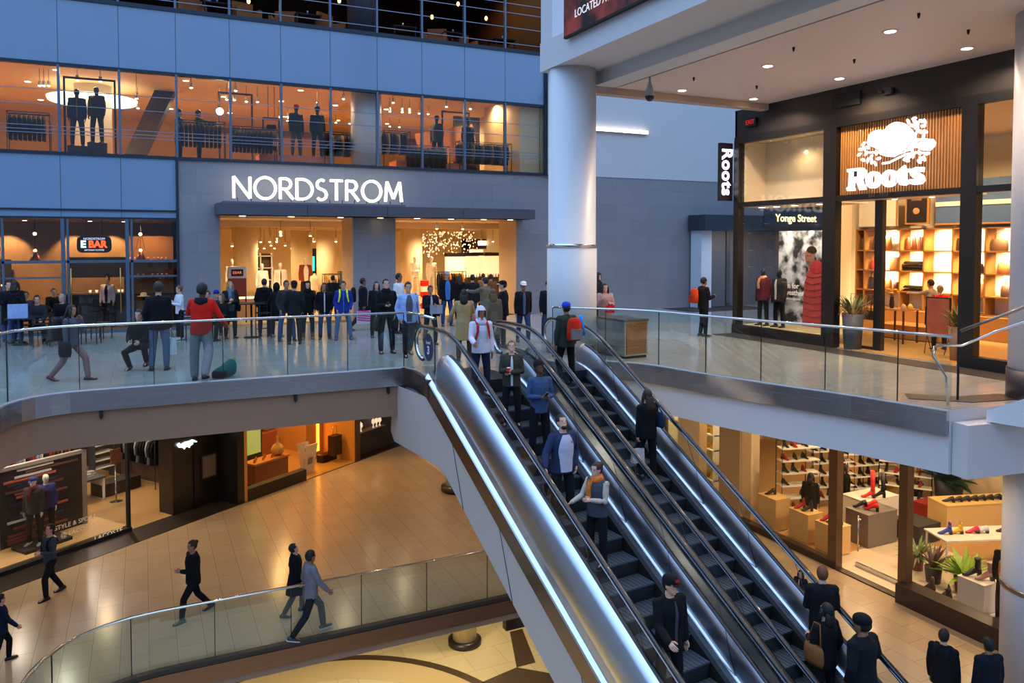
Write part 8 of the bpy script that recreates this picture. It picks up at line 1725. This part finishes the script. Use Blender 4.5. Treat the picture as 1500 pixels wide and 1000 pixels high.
# --- escalator riders (right, going up)
U_ = -5.3
P_['f1'] = rp('young man with a blue cap and red backpack topping the right escalator', 9.33, 13.35, h=1.74, face=U_+4, legs='step', aL='down', aR='down', top=('jacket', '#2a322c'), pants='#0c0c10', hair=('short', 'black'), hat=('cap', '#1a3fc0'), skin='tan')
backpack(P_['f1'], 'red, black and grey backpack worn at the top of the right escalator', '#b8260f', '#6e6c6c', .33, .48, .20)
fl = thing('rolled_mat', 'bright blue rolled mat tucked against the red and grey backpack', 'mat', tuple(P_['f1']['back'] + Vector((.20, -.12, .0))), 0)
MB().tube([(-.03, 0, .26), (.05, 0, -.16)], .035, 12).build('roll', fabric('#2a86e0'), fl)
P_['f2'] = rp('woman with long dark hair in black with a blue-striped bag on the right escalator', 9.50, 11.14, h=1.68, face=U_+6, legs='step', aL='bag', aR='hold', top=('jacket', '#0b0b0f'), pants='#0b0b10', hair=('long', 'brown'))
shoulder_bag(P_['f2'], 'black and pale blue sports bag slung across the long-haired woman', '#1c2a44', 1, .40, .28, -.14)
shopping_bag('pale plastic bag hanging from the left hand of the long-haired woman', P_['f2']['hL'], 10, .24, .26, .10, '#b9aea8')
P_['f3'] = rp('dark-haired woman in a black jacket with a tan bag low on the right escalator', 9.35, 6.95, h=1.66, face=U_+4, legs='stand', aL='phone', aR='pocket', htilt=12, top=('jacket', '#100c11'), pants='#0d0d12', hair=('shoulder', 'black'))
shoulder_bag(P_['f3'], 'tan leather bag at the hip of the dark-haired woman low on the escalator', '#7a4a26', -1, .34, .28, -.02)
P_['f4'] = rp('large man in a black jacket and black knitted cap, lowest rider on the right escalator', 9.62, 6.50, h=1.80, face=U_+2, legs='stand', aL='pocket', aR='railside', hyaw=-20, top=('jacket', '#101318'), pants='#0b0b0f', hair=('short', 'black'), hat=('beanie', '#0d0d11'), skin='tan', hood=True, width=1.12)
P_['f5'] = rp('reddish-haired man in a dark shirt holding a small camera on the right escalator', 9.80, 7.3, h=1.70, face=U_+40, legs='stand', aL='phone', aR='phone', top=('jacket', '#101014'), pants='#101014', hair=('short', 'red'))
cm = thing('pocket_camera', 'small silver camera held by the reddish-haired man', 'camera', tuple((P_['f5']['hL'] + P_['f5']['hR']) / 2 + Vector((0, 0, .03))), R(-40))
MB().box(-.05, -.015, -.03, .05, .015, .03).build('camera_body', mat('silver_plastic', '#a9abb2', .3, .6), cm); MB().lathe((0, 0, 0), [(.02, .0), (.018, .03)], 12).build('lens', black, cm)
# --- level two walkers
Z2 = -5.6
person('person in a blue-grey shirt with a backpack standing by the lower clothing window', -2.08, 20.94, Z2, h=1.75, face=235, legs='walk', aL='phone', aR='phone', htilt=14, top=('shirt', '#3b4552'), pants='#14151c', hair=('short', 'black'), straps='#101015')
person('woman in a black jacket striding left across the beige lower floor', 0.91, 18.40, Z2, h=1.80, face=250, legs='stride', aL='hold', aR='swb', top=('jacket', '#0d0d12'), pants='#0d0d13', hair=('bun', 'brown'), skin='mid')
person('man in a long black coat with bowed head walking on the lower floor', 3.00, 17.57, Z2, h=1.64, face=85, legs='walk', aL='pocket', aR='down', htilt=24, top=('coat', '#0b0c11'), pants='#0e0f15', hair=('short', 'black'))
person('man in a pale grey hooded top and dark trousers walking beside the long coat', 3.12, 16.47, Z2, h=1.89, face=80, legs='stride', aL='pocket', aR='swf', top=('hoodie', '#6c6a74'), pants='#1a1c22', hair=('short', 'black'), skin='tan', shoes='#1c2c40', sole='#c9c9cc')
person('person in a dark blue jacket cut by the left edge on the lower floor', -2.65, 17.95, Z2, h=1.43, face=70, legs='walk', aL='down', aR='swf', top=('jacket', '#101c33'), pants='#0f1017', hair=('short', 'black'))
person('woman in a navy jacket passing behind the right escalator on the lower floor', 13.11, 12.48, Z2, h=1.11, face=250, legs='walk', aL='swb', aR='phone', top=('jacket', '#151624'), inner=('#b08f88', .4), pants='#101117', hair=('shoulder', 'brown'))
person('man in a black suit jacket with a backpack near the bottom right corner', 12.31, 8.53, Z2, h=1.76, face=75, legs='walk', aL='down', aR='down', top=('jacket', '#0f0e13'), inner=('#8f8d96', .3), pants='#0f0f14', hair=('short', 'black'), skin='light', straps='#15151a', near=True)
person('man in a navy suit seen from behind at the bottom right corner', 12.63, 7.95, Z2, h=1.76, face=20, legs='stand', top=('jacket', '#10131f'), pants='#0f111b', hair=('short', 'black'), skin='tan', near=True)
person('person in dark clothes glimpsed behind the glass of the right escalator by the shoe shop', 16.60, 18.89, Z2, h=1.66, face=240, legs='walk', top=('jacket', '#14110f'), pants='#121014', hair=('shoulder', 'black'))
# =================================================================== lamps of the interiors
